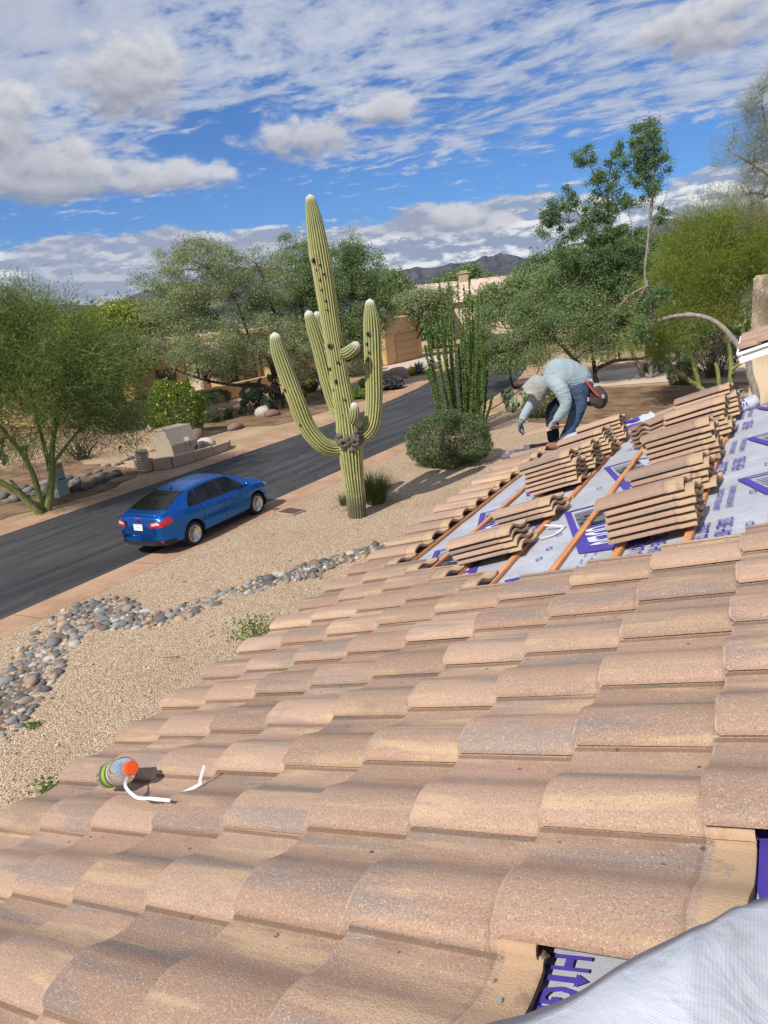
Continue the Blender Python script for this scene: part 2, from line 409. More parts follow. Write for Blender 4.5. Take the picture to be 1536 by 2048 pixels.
# ground: one gently uneven sheet to the horizon
def ground():
    rs = [0.01, 6, 12, 20, 30, 45, 65, 90, 130, 200, 320, 600, 1200, 2500, 5000, 9000]; n = 64; V = []; Fc = []
    for r in rs:
        for i in range(n):
            a = 2*math.pi*i/n; V.append((r*math.cos(a), r*math.sin(a), -0.012 if r < 160 else -0.02-(r-160)*0.0008))
    for j in range(len(rs)-1):
        for i in range(n): k = (i+1) % n; Fc.append((j*n+i, j*n+k, (j+1)*n+k, (j+1)*n+i))
    return struct('ground', mesh_from('ground', V, Fc, M_ground, True))
ground()
def bend(y): return -0.0062*max(0.0, y-24)**2 if y < 60 else -0.0062*36**2-0.4464*(y-60)
YS = [-30, -10, 0, 6, 12, 18, 24, 28, 32, 36, 40, 44, 48, 52, 56, 60, 66, 72, 80, 95]
def strip(name, xa, xb, prof, m, ys=YS, jitter=0.0):
    """a strip along the street; prof = (t, z) across"""
    mb = MB(); V = []; n = len(prof)
    for y in ys:
        for (t, z) in prof: V.append((xa+(xb-xa)*t+bend(y), y, z))
    Fc = [(j*n+i, j*n+i+1, (j+1)*n+i+1, (j+1)*n+i) for j in range(len(ys)-1) for i in range(n-1)]
    return struct(name, mesh_from(name, V, Fc, m, False))
strip('road', -20.15, -13.85, [(0, 0.0), (0.25, 0.03), (0.5, 0.045), (0.75, 0.03), (1, 0.0)], M_asphalt)
strip('kerb_near', -13.85, -12.85, [(0, -0.01), (0, 0.004), (0.12, 0.008), (0.5, 0.035), (0.92, 0.055), (1, 0.05), (1.0, -0.02)], M_kerb)
strip('kerb_far', -21.05, -20.15, [(0, -0.02), (0, 0.05), (0.1, 0.055), (0.5, 0.035), (0.9, 0.008), (1, 0.004), (1, -0.01)], M_kerb)
# kerb control joints
def joints():
    for nm, xa, xb in (('kerb_joints_near', -13.84, -12.86), ('kerb_joints_far', -21.03, -20.16)):
        mb = MB()
        for i in range(40):
            y = -8+i*3.05; b = bend(y)
            if nm.endswith('near'): zs = [(-13.84, 0.007), (-13.73, 0.011), (-13.35, 0.0385), (-12.93, 0.0585), (-12.86, 0.055)]
            else: zs = [(-21.03, 0.0555), (-20.96, 0.0585), (-20.6, 0.0385), (-20.24, 0.0125), (-20.16, 0.008)]
            V = []
            for (x, z) in zs: V += [(x+b, y, z), (x+b, y+0.022, z)]
            mb.add(V, [(2*j, 2*j+2, 2*j+3, 2*j+1) for j in range(len(zs)-1)])
        o = struct(nm, mb.mesh(nm, plain('joint_dirt', (0.20, 0.12, 0.07), 0.95)))
joints()
# the gravel yard on this side of the street
def yard():
    mb = MB(); xs = np.linspace(-12.85, 6, 40); ys = np.linspace(-12, 31, 80)
    def fn(u, v):
        x = -12.85+u*20; y = -12+v*43
        e = 0.9*math.sin(y*.5)+0.5*math.sin(x*1.7)
        z = 0.048+0.035*mnoise.noise((x*.5, y*.5, 0))+0.012*mnoise.noise((x*2, y*2, 3))
        if u == 0: z = 0.045
        if v == 1: y += e; z = 0.0
        if y > 27: z -= 0.02
        return (x+bend(y)*max(0, 1-u*3), y, z)
    mb.grid(fn, 70, 130); struct('gravel_yard', mb.mesh('gravel_yard', M_gravel, True))
yard()
def pebbles():
    """loose coarser pebbles over the gravel, too many to count"""
    rg = np.random.default_rng(77); n = 9000
    x = -12.7+rg.random(n)**.8*9.5; y = 1.5+rg.random(n)**1.4*25; r = np.clip(rg.lognormal(math.log(.011), .45, n), .006, .045)
    O = np.array([(1, 0, 0), (-1, 0, 0), (0, 1, 0), (0, -1, 0), (0, 0, 1), (0, 0, -1)], float); F8 = np.array([(0, 2, 4), (2, 1, 4), (1, 3, 4), (3, 0, 4), (2, 0, 5), (1, 2, 5), (3, 1, 5), (0, 3, 5)])
    J = O[None]*(r[:, None, None]*rg.uniform(.7, 1.25, (n, 6, 1)))*np.array([1.1, 1, .7]); a = rg.random(n)*6.28; c, s_ = np.cos(a)[:, None], np.sin(a)[:, None]
    X = J[:, :, 0]*c-J[:, :, 1]*s_+x[:, None]; Y = J[:, :, 0]*s_+J[:, :, 1]*c+y[:, None]
    zb = np.array([0.048+0.035*mnoise.noise((p*.5, q*.5, 0))+0.012*mnoise.noise((p*2, q*2, 3)) for p, q in zip(x, y)]); Z = J[:, :, 2]+zb[:, None]+r[:, None]*.25
    V = np.stack([X, Y, Z], -1).reshape(-1, 3); Fq = (F8[None]+6*np.arange(n)[:, None, None]).reshape(-1, 3)
    def mk(k): t = k.attr('tint'); setb(k, col=k.ramp(t, [(0, (.16, .10, .065)), (.25, (.40, .28, .17)), (.6, (.60, .45, .28)), (.85, (.70, .57, .41)), (1, (.34, .29, .25))]), rough=.9, spec=.15)
    struct('loose_pebbles', fast_mesh('loose_pebbles', V, Fq, mat('loose_pebble', mk), {'tint': np.repeat(rg.random(n), 6)}), 'stuff')
pebbles()
flat('driveway_near', [(-13.6, 37.5), (-12.0, 43.5), (4.0, 60.0), (9.0, 56.0), (-2.0, 43.0), (-6.0, 39.0), (-9.5, 38.0)], 0.008, M_drive)
flat('driveway_far', [(-21.6+bend(50), 46.0), (-33.5, 52.0), (-33.5, 63.5), (-29, 62), (-21.6+bend(56), 54.0)], 0.008, M_drive)
flat('cross_street', [(-38, 76), (-70, 92), (-74, 84), (-40, 70.5)], 0.01, M_asphalt)

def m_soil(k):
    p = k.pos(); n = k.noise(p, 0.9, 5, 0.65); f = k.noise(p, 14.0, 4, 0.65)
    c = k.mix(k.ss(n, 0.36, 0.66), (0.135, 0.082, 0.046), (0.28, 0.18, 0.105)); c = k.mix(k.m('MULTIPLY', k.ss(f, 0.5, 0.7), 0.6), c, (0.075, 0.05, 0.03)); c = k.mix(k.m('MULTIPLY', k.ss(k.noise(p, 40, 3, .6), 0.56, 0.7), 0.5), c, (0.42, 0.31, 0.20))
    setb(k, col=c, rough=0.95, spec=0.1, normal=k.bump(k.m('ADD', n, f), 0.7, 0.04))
M_soil = mat('brown_soil_and_shade', m_soil)
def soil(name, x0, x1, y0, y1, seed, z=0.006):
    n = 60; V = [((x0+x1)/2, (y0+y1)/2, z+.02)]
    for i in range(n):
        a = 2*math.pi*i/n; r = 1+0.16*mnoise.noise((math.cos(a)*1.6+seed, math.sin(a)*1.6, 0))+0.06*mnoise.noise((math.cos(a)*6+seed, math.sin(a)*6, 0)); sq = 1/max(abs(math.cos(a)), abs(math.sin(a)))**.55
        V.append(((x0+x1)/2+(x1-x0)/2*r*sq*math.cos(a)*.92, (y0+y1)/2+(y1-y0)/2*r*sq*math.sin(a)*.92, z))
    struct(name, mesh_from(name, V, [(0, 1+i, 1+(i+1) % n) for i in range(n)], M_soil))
soil('soil_and_shade_right', -11.8, 3.5, 27.0, 38.2, 2, .05); soil('bare_soil_left', -32.0, -21.3, 6.0, 20.0, 5); soil('bare_soil_mesquite', -33.0, -22.5, 25.5, 41.0, 9)  # right sheet: darker soil, with dappled tree shade painted into its brown

# ---------------------------------------------------------------- mountains
def m_mount(k):
    p = k.pos(); n = k.noise(p, 0.004, 7, 0.65); g = k.noise(k.v('MULTIPLY', p, (1, 1, 2.5)), 0.012, 5, 0.7)
    c = k.mix(k.ss(n, 0.4, 0.62), (0.060, 0.066, 0.070), (0.125, 0.112, 0.105))
    c = k.mix(k.m('MULTIPLY', k.ss(g, 0.5, 0.7), 0.5), c, (0.045, 0.050, 0.046))
    setb(k, col=c, rough=1.0, spec=0.0, normal=k.bump(k.m('ADD', n, g), 1.0, 60.0))
M_mount = mat('dark_desert_mountain', m_mount)
def mountain(name, dist, prof, depth, seed):
    """prof: (azimuth deg, elevation deg) of the skyline; built as a solid ridge with spurs"""
    az = np.array([p[0] for p in prof], float); el = np.array([p[1] for p in prof], float)
    na, nr = 150, 26; A = np.linspace(az[0], az[-1], na); E_ = np.interp(A, az, el); V = []
    for i in range(na):
        a = R_(A[i]); rough = mnoise.fractal((A[i]*.5, seed, 0), 1.0, 2.0, 5)*0.22
        top = (dist*math.tan(R_(max(E_[i]+rough*min(1, E_[i]), 0.02))))+EYE
        for j in range(nr+1):
            t = j/nr; r = dist-depth+2*depth*t; h = top*(1-abs(2*t-1)**1.3)
            spur = mnoise.fractal((A[i]*1.1, t*5, seed+3), 1.0, 2.1, 5)
            h = h*(1+0.38*spur*(1-(1-abs(2*t-1))**4)) if t not in (0, 1) else -60
            V.append((r*math.sin(a), r*math.cos(a), h))
    Fc = [(i*(nr+1)+j, (i+1)*(nr+1)+j, (i+1)*(nr+1)+j+1, i*(nr+1)+j+1) for i in range(na-1) for j in range(nr)]
    return struct(name, mesh_from(name, V, Fc, M_mount, True))
mountain('mountain_range_left', 5200, [(-78, 0.3), (-66, 1.2), (-60, 2.2), (-56.5, 1.5), (-54.6, 2.35), (-53, 2.2), (-51.5, 1.9), (-50, 2.4), (-48, 2.75), (-44, 3.5), (-41, 3.9), (-38, 3.2), (-34, 2.0), (-31, 0.6)], 900, 1.7)
mountain('mountain_range_right', 4600, [(-16, 0.6), (-14.5, 2.3), (-12.5, 3.0), (-11, 3.4), (-9.8, 3.75), (-8.2, 3.2), (-6.5, 3.6), (-5, 2.9), (-2, 2.6), (2, 2.2), (6, 1.4), (10, 0.4)], 800, 4.1)
mountain('mountain_range_middle', 5900, [(-34, 0.9), (-31, 1.8), (-29.1, 2.35), (-27.2, 2.4), (-25.2, 2.6), (-24.2, 2.3), (-23, 2.45), (-21.4, 2.75), (-20.2, 2.5), (-19, 2.1), (-17.6, 2.5), (-15.8, 2.9), (-14, 3.2), (-12, 3.3), (-9, 2.6), (-6, 1.0)], 1000, 8.3)
# ---------------------------------------------------------------- the house we stand on: tiled roof being relaid
YR, SL = R_(2.21), R_(17.75)
SU, SV = 0.3078, 0.343
P0 = Vector((-2.8079, 2.6761, EYE-1.8726))
AX = Vector((math.cos(YR)*math.cos(SL), math.sin(YR)*math.cos(SL), math.sin(SL)))       # up the slope
AY = Vector((-math.sin(YR), math.cos(YR), 0))                                            # along the eave, away from us
AZ = AX.cross(AY)
MR = Matrix(((AX.x, AY.x, AZ.x, P0.x), (AX.y, AY.y, AZ.y, P0.y), (AX.z, AY.z, AZ.z, P0.z), (0, 0, 0, 1)))
def RM(r, c, h=0.0): return MR @ Matrix.Translation((c*SV, -r*SU, h))
TILT = math.atan(0.030/SV)

def m_tile(k):
    o = k.tc('Object'); x, y, z = k.sep(o); rnd = k.oi('Random'); gp_ = k.pos()
    r1 = k.m('FRACT', k.m('MULTIPLY', rnd, 17.31)); r2 = k.m('FRACT', k.m('MULTIPLY', rnd, 91.7)); r3 = k.m('FRACT', k.m('MULTIPLY', rnd, 53.9))
    tan = k.mix(r1, (0.370, 0.252, 0.182), (0.455, 0.318, 0.232))
    # long streaks of the colour blend along the tile
    cs = k.xyz(k.m('MULTIPLY', x, 0.9), k.m('MULTIPLY', y, 7.0), k.m('MULTIPLY', rnd, 40.0))
    s1 = k.noise(cs, 1.9, 3, 0.5); s2 = k.noise(k.v('ADD', cs, (3, 8, 5)), 1.6, 3, 0.5); s3 = k.noise(k.v('ADD', cs, (13, 1, 9)), 2.2, 3, 0.5)
    g1 = k.noise(o, 190, 3, 0.7); sp = k.vor(o, 420, out='Color')
    br = k.m('MULTIPLY', k.m('SUBTRACT', g1, 0.5), 0.16); s1 = k.m('ADD', s1, br); s2 = k.m('ADD', s2, br)
    c = k.mix(k.m('MULTIPLY', k.ss(s1, 0.54, 0.63), 0.66), tan, (0.545, 0.395, 0.245))
    c = k.mix(k.m('MULTIPLY', k.ss(s2, 0.52, 0.64), 0.66), c, (0.245, 0.212, 0.198))
    c = k.mix(k.m('MULTIPLY', k.ss(s3, 0.57, 0.66), 0.6), c, (0.39, 0.245, 0.175))
    c = k.mix(1.0, c, k.mix(r2, (0.80, 0.775, 0.76), (1.12, 1.085, 1.055)), 'MULTIPLY')
    # weathered sandy grain
    spx, _, _ = k.sep(sp)
    c = k.mix(k.m('MULTIPLY', k.ss(g1, 0.50, 0.72), 0.42), c, (0.16, 0.098, 0.062))
    c = k.mix(k.m('MULTIPLY', k.ss(spx, 0.91, 0.97), 0.55), c, (0.66, 0.53, 0.40))
    c = k.mix(k.m('MULTIPLY', k.ss(spx, 0.10, 0.02), 0.5), c, (0.12, 0.08, 0.055))
    # dirt that gathers in the pan, scuffs; shade painted along the joints
    mo = k.noise(k.v('ADD', o, k.xyz(0.0, 0.0, k.m('MULTIPLY', rnd, 31))), 9, 5, 0.65)
    c = k.mix(k.m('MULTIPLY', k.ss(mo, 0.56, 0.74), 0.38), c, (0.26, 0.175, 0.125))
    sc = k.noise(k.v('ADD', k.v('MULTIPLY', o, (9, 26, 9)), k.xyz(0.0, 0.0, k.m('MULTIPLY', rnd, 77))), 1.0, 4, 0.7)
    c = k.mix(k.m('MULTIPLY', k.ss(sc, 0.72, 0.78), 0.5), c, (0.66, 0.55, 0.45))
    drop = k.vor(k.v('ADD', o, k.xyz(k.m('MULTIPLY', rnd, 9), 0.0, 0.0)), 16, out='Distance')
    c = k.mix(k.m('MULTIPLY', k.ss(drop, 0.13, 0.07), k.m('MULTIPLY', k.ss(y, 0.20, 0.23), k.ss(k.noise(o, 70, 3, .6), 0.42, 0.5))), c, (0.13, 0.078, 0.045))
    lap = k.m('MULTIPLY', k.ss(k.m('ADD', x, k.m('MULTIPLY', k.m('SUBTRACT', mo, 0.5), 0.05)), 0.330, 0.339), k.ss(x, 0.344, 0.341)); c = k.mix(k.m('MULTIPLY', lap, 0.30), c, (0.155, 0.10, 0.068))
    c = k.mix(k.m('MULTIPLY', k.ss(x, 0.010, 0.002), k.m('MULTIPLY', k.ss(mo, .44, .56), .55)), c, (0.58, 0.45, 0.35))
    joint = k.m('MULTIPLY', k.ss(k.m('MULTIPLY_ADD', g1, 0.006, y), 0.3015, 0.3055), k.ss(y, 0.3125, 0.3095)); c = k.mix(k.m('MULTIPLY', joint, 0.55), c, (0.075, 0.048, 0.032))  # dark joint line: shade in the crack painted in along with dirt
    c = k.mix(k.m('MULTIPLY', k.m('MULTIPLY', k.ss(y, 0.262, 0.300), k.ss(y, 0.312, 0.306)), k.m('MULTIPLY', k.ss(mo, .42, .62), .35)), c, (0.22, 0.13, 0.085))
    # the head lap that was covered by the course above kept its raw buff colour
    hx = k.m('ADD', x, k.m('MULTIPLY', k.m('SUBTRACT', mo, 0.5), 0.02))
    buff = k.mix(mo, (0.44, 0.285, 0.165), (0.56, 0.40, 0.255))
    c = k.mix(k.m('MULTIPLY', k.ss(hx, 0.340, 0.346), k.m('MULTIPLY', k.ss(hx, 0.364, 0.354), k.m('MULTIPLY', k.ss(g1, .42, .6), .45))), c, (0.52, 0.39, 0.30))
    c = k.mix(k.m('MULTIPLY', k.ss(hx, 0.354, 0.362), 0.85), c, buff)
    c = k.mix(k.m('MULTIPLY', k.m('MULTIPLY', k.ss(hx, 0.35, 0.375), k.ss(mo, 0.52, 0.66)), 0.75), c, (0.24, 0.155, 0.095))
    bare = k.attr('bare')
    c = k.mix(k.m('MINIMUM', bare, 1.0), c, k.mix(g1, (0.34, 0.215, 0.125), (0.50, 0.335, 0.20)))
    c = k.mix(k.m('MULTIPLY', k.ss(bare, 1.3, 1.9), .75), c, (0.15, 0.095, 0.06))  # long edges darkened: shadow line of the overlap painted over edge dirt
    h = k.m('MULTIPLY_ADD', mo, 0.45, k.m('MULTIPLY', g1, 1.25))
    setb(k, col=c, rough=0.92, spec=0.18, normal=k.bump(h, 0.6, 0.0040))
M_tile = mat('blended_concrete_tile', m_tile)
TP = [(0.000, 0.0125), (0.0010, 0.0225), (0.007, 0.0300), (0.024, 0.0378), (0.044, 0.0440), (0.068, 0.0482), (0.092, 0.0495), (0.118, 0.0475), (0.142, 0.0405), (0.164, 0.0298), (0.186, 0.0185), (0.208, 0.0098), (0.235, 0.0040), (0.268, 0.0015), (0.292, 0.0005), (0.305, 0.0012), (0.315, 0.009), (0.323, 0.0095), (0.328, 0.003), (0.342, 0.002), (0.343, -0.006)]
TLEN = 0.43
def tile_mesh(var=0):
    """one concrete S-tile: barrel towards us, pan and underlocking lip on the far side"""
    rg = np.random.default_rng(100+var)
    xs = [0.0, 0.004, 0.014, 0.12, 0.24, 0.345, 0.352, 0.424, TLEN]; n = len(TP); V = []; Fc = []; bare = []
    for i, x in enumerate(xs):
        for j, (y, z) in enumerate(TP):
            xx = x; zz = z
            if i == 0: zz = z-0.0030
            if i == 1: zz = z-0.0006
            if j < 4 and i < 3: xx = x+(0.012, 0.006, 0.002, 0.0)[j]*(1.0 if i == 0 else 0.7)     # rounded corner of the barrel nose
            if i == 0: xx += rg.uniform(-0.0012, 0.0012)
            if i >= 6: zz -= 0.0025
            if i == len(xs)-1: zz -= 0.004
            V.append((xx, y, zz)); bare.append(0.0 if i > 0 else 0.35)
    nt = len(V)
    for i in range(len(xs)-1):
        for j in range(n-1): Fc.append((i*n+j, (i+1)*n+j, (i+1)*n+j+1, i*n+j+1))
    # underside
    bx = [0.004, 0.2, TLEN-0.002]; th = 0.021; B0 = nt
    UP = []
    for j, (y, z) in enumerate(TP):
        a = TP[max(j-1, 0)]; b = TP[min(j+1, n-1)]; dy, dz = b[0]-a[0], b[1]-a[1]; L = math.hypot(dy, dz)
        t_ = th if 1 < j < n-5 else 0.014
        UP.append((min(max(y+dz/L*t_, 0.012 if j < 4 else 0.0), 0.342), z-dy/L*t_ if 0 < j < n-1 else z-0.003))
    for x in bx:
        for (y, z) in UP: V.append((x, y, z)); bare.append(1.0)
    for i in range(len(bx)-1):
        for j in range(n-1): Fc.append((B0+i*n+j, B0+i*n+j+1, B0+(i+1)*n+j+1, B0+(i+1)*n+j))
    # butt and head end faces, with their own vertices so the raw edge shows
    def endface(ti, bi, flip):
        o = len(V)
        for j in range(n): V.append(V[ti*n+j]); bare.append(1.0)
        for j in range(n): V.append(V[B0+bi*n+j]); bare.append(1.0)
        for j in range(n-1):
            f = (o+j, o+j+1, o+n+j+1, o+n+j); Fc.append(f if not flip else f[::-1])
    endface(0, 0, False); endface(len(xs)-1, 2, True)
    # long edges
    for (j, flip) in ((0, False), (n-1, True)):
        o = len(V); m_ = len(xs)
        for i in range(m_): V.append(V[i*n+j]); bare.append(1.3)
        for i in range(m_): xq = xs[i]; V.append((min(max(xq, 0.004), TLEN-.002), UP[j][0], UP[j][1])); bare.append(2.0)
        for i in range(m_-1):
            f = (o+i, o+m_+i, o+m_+i+1, o+i+1); Fc.append(f if not flip else f[::-1])
    me = mesh_from('roof_tile', V, Fc, M_tile, True, attrs={'bare': bare}); return me
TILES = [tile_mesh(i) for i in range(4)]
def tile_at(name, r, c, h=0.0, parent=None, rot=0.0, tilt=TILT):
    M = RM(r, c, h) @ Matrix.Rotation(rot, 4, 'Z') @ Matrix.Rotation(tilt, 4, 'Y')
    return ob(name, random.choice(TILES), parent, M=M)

house = thing('house', 'house we stand on, its blended tan concrete tile roof half stripped to the white underlayment', 'house', (1.2, 4.0, 0))
M_stucco_near = plain('sand_stucco', (0.52, 0.40, 0.28), 0.95, var=0.08, scale=3, bump=0.4)
# plan outline of the roof in roof coordinates (r, c)
R_NEAR, R_FAR, C_TOP = 16.0, -17.2, 16.0
def hip_r(c): return -17.1+0.62*max(c, 0)
DECK = -0.085
def roof_sheet(name, h, m, th, c0, c1, r0):
    """sheet on the slope from the near end to the hip"""
    mb = MB(); N = 24
    def fn(u, v):
        c = c0+(c1-c0)*u; rf = hip_r(c)
        r = r0+(rf-r0)*v
        return MR @ Vector((c*SV, -r*SU, h))
    mb.grid(fn, N, 40)
    return mb.mesh(name, m, True)
M_deck = plain('weathered_plywood', (0.30, 0.21, 0.13), 0.9, var=0.2, scale=6)
ob('roof_deck', roof_sheet('roof_deck', DECK-0.012, M_deck, 0.02, -0.35, C_TOP, R_NEAR), house)
def m_membrane(k):
    o = k.pos(); n = k.noise(o, 3, 4, 0.6)
    loc = k.attr('mx'); locy = k.attr('my')
    wx = k.m('SINE', k.m('MULTIPLY', loc, 1500.0)); wy = k.m('SINE', k.m('MULTIPLY', locy, 1500.0))
    c = k.mix(k.ss(n, 0.35, 0.7), (0.40, 0.415, 0.45), (0.50, 0.515, 0.55))
    c = k.mix(k.m('MULTIPLY', k.ss(k.noise(o, 9, 5, 0.72), 0.54, 0.72), 0.42), c, (0.33, 0.29, 0.265))
    c = k.mix(k.m('MULTIPLY', k.ss(wx, 0.3, 0.9), 0.10), c, (0.36, 0.40, 0.48))
    c = k.mix(k.m('MULTIPLY', k.ss(wy, 0.3, 0.9), 0.10), c, (0.38, 0.42, 0.50))
    c = k.mix(k.m('MULTIPLY', k.ss(k.noise(k.v('MULTIPLY', o, (4, 4, 4)), 3.0, 5, .75), 0.68, 0.76), 0.5), c, (0.60, 0.36, 0.27))
    h = k.m('ADD', k.m('MULTIPLY', k.m('ADD', wx, wy), 0.04), k.m('ADD', k.m('MULTIPLY', k.noise(o, 7, 4, 0.55, 0.8), 4.5), k.m('MULTIPLY', k.noise(o, 40, 3, .5), .4)))
    setb(k, col=c, rough=0.55, spec=0.4, normal=k.bump(h, 0.5, 0.006))
M_memb = mat('grey_white_underlayment', m_membrane)
M_purple = plain('purple_print', (0.075, 0.05, 0.33), 0.55, var=0.15, scale=20)
M_black = plain('black_print', (0.02, 0.02, 0.024), 0.55, var=0.1, scale=20)
M_white = plain('white_print', (0.66, 0.68, 0.73), 0.55, var=0.05, scale=20)
def wrin(x, y): return 0.0042*mnoise.noise((x*3.0+y*1.2, y*2.2, 2.0))+0.0026*mnoise.noise((x*9, y*4, 5.0))
def underlayment():
    # rolls laid along the eave, each lapping the one below
    laps = [(-0.25, 2.62), (2.5, 5.45), (5.33, 8.25), (8.13, 11.1), (10.95, 16.0)]
    for i, (a, b) in enumerate(laps):
        nu, nv = 14, 150; V = []; mx = []; my = []
        for j in range(nv+1):
            for q in range(nu+1):
                c = a+(b-a)*q/nu; r = 15.0+(hip_r(c)-15.0)*j/nv; x, y = c*SV, -r*SU
                lift = 0.0045*(1-min(1, (c-a)/0.3)) if i else 0.0
                V.append(MR @ Vector((x, y, DECK+0.0035*(i % 2)+wrin(x, y)+lift))); mx.append(x); my.append(y)
        Fc = [(j*(nu+1)+q, j*(nu+1)+q+1, (j+1)*(nu+1)+q+1, (j+1)*(nu+1)+q) for j in range(nv) for q in range(nu)]
        ob('underlayment_sheet', mesh_from('underlayment_sheet', V, Fc, M_memb, True, attrs={'mx': mx, 'my': my}), house)
underlayment()
def prnt(poly, m, name, h=0.0105):
    """flat print on the membrane, poly in (r, c), cut fine enough to follow it"""
    V = [MR @ Vector((c*SV, -r*SU, DECK+h)) for r, c in poly]
    return ob(name, mesh_from(name, V, [tuple(range(len(V)))], m), house)
def lettering(txt, m, r0, c0, length, height, shear=0.0, h=0.0120, name='lettering', bold=0.012):
    """letters stand up the slope, the line reads towards us"""
    me = text_mesh(txt, m, 1.0, bold=bold); co = np.array([v.co for v in me.vertices]); w = np.ptp(co[:, 0]); hh = np.ptp(co[:, 1])
    cx = (co[:, 0].max()+co[:, 0].min())/2; cy = (co[:, 1].max()+co[:, 1].min())/2
    for v in me.vertices:
        a = (v.co.x-cx)/w*length; b = (v.co.y-cy)/hh*height
        v.co = MR @ Vector((c0*SV+b+shear*a, -r0*SU-a, DECK+h))
    return ob(name, me, house)
def logo(r, c, part=1.0):
    """slanted product panel: outline, black word, white word on the purple end; r, c = far left corner"""
    sh = 1.08/3.4     # slant: courses per row
    def Q(dr, dc): return (r+dr, c+dc+sh*dr)
    hgt = 1.42
    prnt([Q(0, 0), Q(0, hgt*.5), Q(0.09, hgt*.5), Q(0.09, 0)], M_purple, 'printed_panel')
    prnt([Q(0.09, 0), Q(0.09, 0.13), Q(1.75, 0.13), Q(1.75, 0)], M_purple, 'printed_panel')
    prnt([Q(0, hgt*.5), Q(0.55, hgt*0.86), Q(1.75, hgt*.86), Q(1.75, hgt*.80), Q(0.58, hgt*.80), Q(0.09, hgt*.5)], M_purple, 'printed_panel')
    prnt([Q(1.75, 0), Q(1.75, hgt*.86), Q(3.40, hgt*.86-0.12), Q(3.55, hgt*.35), Q(3.40, 0.0)], M_purple, 'printed_panel')
    a = Q(1.0, 0.47)
    lettering('TITANIUM', M_black, a[0], a[1], 1.35*SU, 0.62*SV, shear=sh*SV/SU, name='black_lettering', bold=0.03)
    a = Q(2.55, 0.62)
    lettering('UDL50', M_white, a[0], a[1], 1.25*SU, 0.82*SV, shear=sh*SV/SU, h=0.0135, name='white_lettering', bold=0.02)
for r in (-14.0, -9.95, -5.85, -1.85): logo(r, 4.4)
for r in (-12.55, -8.5, -4.9): logo(r, 7.65)
for r in (-12.4, -8.4, -5.35 ): logo(r, 1.55)
def small_print(r, c):
    lettering('SURE  HIGH', M_purple, r, c, 0.95*SU, 0.22*SV, name='purple_lettering', bold=0.02)
    lettering('FOOT  TEMP', M_purple, r+0.05, c-0.30, 0.95*SU, 0.22*SV, name='purple_lettering', bold=0.02)
    lettering('HIGH TEMPERATURE UNDERLAYMENT', M_purple, r-1.75, c+0.0, 1.3*SU, 0.10*SV, name='purple_lettering', bold=0.01)
    lettering('SLIP RESISTANT UNDERLAYMENT', M_purple, r-1.75, c-0.18, 1.3*SU, 0.10*SV, name='purple_lettering', bold=0.01)
for r, c in ((-2.1, 7.62), (-6.2, 7.62), (-10.2, 7.62), (-1.95, 6.75), (-4.9, 4.05), (-2.1, 4.15), (-8.9, 4.05)): small_print(r, c)
# dashed lap lines and little ovals
def dashes():
    for c in (5.62, 5.78, 2.75, 2.9, 8.45):
        mb = MB()
        for i in range(44):
            r = -1.3-i*0.30
            if r < hip_r(c)+0.4: break
            P = [MR @ Vector((q*SV, -w*SU, DECK+0.0120)) for w, q in ((r, c), (r-0.17, c), (r-0.17, c+0.016), (r, c+0.016))]
            mb.add(P, [(0, 1, 2, 3)])
        ob('dashed_line', mb.mesh('dashed_line', M_purple), house)
    rg = random.Random(3)
    for i in range(26):
        r = -1.7-rg.random()*10; c = rg.choice([3.45, 3.8, 4.75, 6.9, 7.95, 8.1, 2.0, 6.6])+rg.uniform(-.05, .05)
        if r < hip_r(c)+.6: continue
        P = [MR @ Vector(((c+0.055*math.cos(t))*SV, -(r+0.10*math.sin(t))*SU, DECK+0.0125)) for t in np.linspace(0, 2*math.pi, 13)[:-1]]
        Q = [MR @ Vector(((c+0.035*math.cos(t))*SV, -(r+0.07*math.sin(t))*SU, DECK+0.0125)) for t in np.linspace(0, 2*math.pi, 13)[:-1]]
        ob('fastener_mark', mesh_from('fastener_mark', P+Q, [(j, (j+1) % 12, 12+(j+1) % 12, 12+j) for j in range(12)], M_purple), house)
dashes()
# near us: HIGH TEMP print in the hole and a purple band
lettering('H', M_purple, 5.86, 7.34, 0.034, 0.080, name='purple_lettering', bold=0.03)
lettering('GH', M_purple, 6.15, 7.34, 0.078, 0.080, name='purple_lettering', bold=0.03)
lettering('TEMP', M_purple, 6.07, 7.06, 0.150, 0.075, name='purple_lettering', bold=0.03)
prnt([(4.55, 8.10), (4.55, 8.27), (5.30, 8.40), (5.30, 8.25)], M_purple, 'printed_panel', .0125)
def arrow():
    prnt([(5.93, 7.40), (5.975, 7.47), (6.02, 7.40), (5.995, 7.40), (5.995, 7.23), (5.955, 7.23), (5.955, 7.40)], M_purple, 'printed_arrow', 0.0125)
arrow()
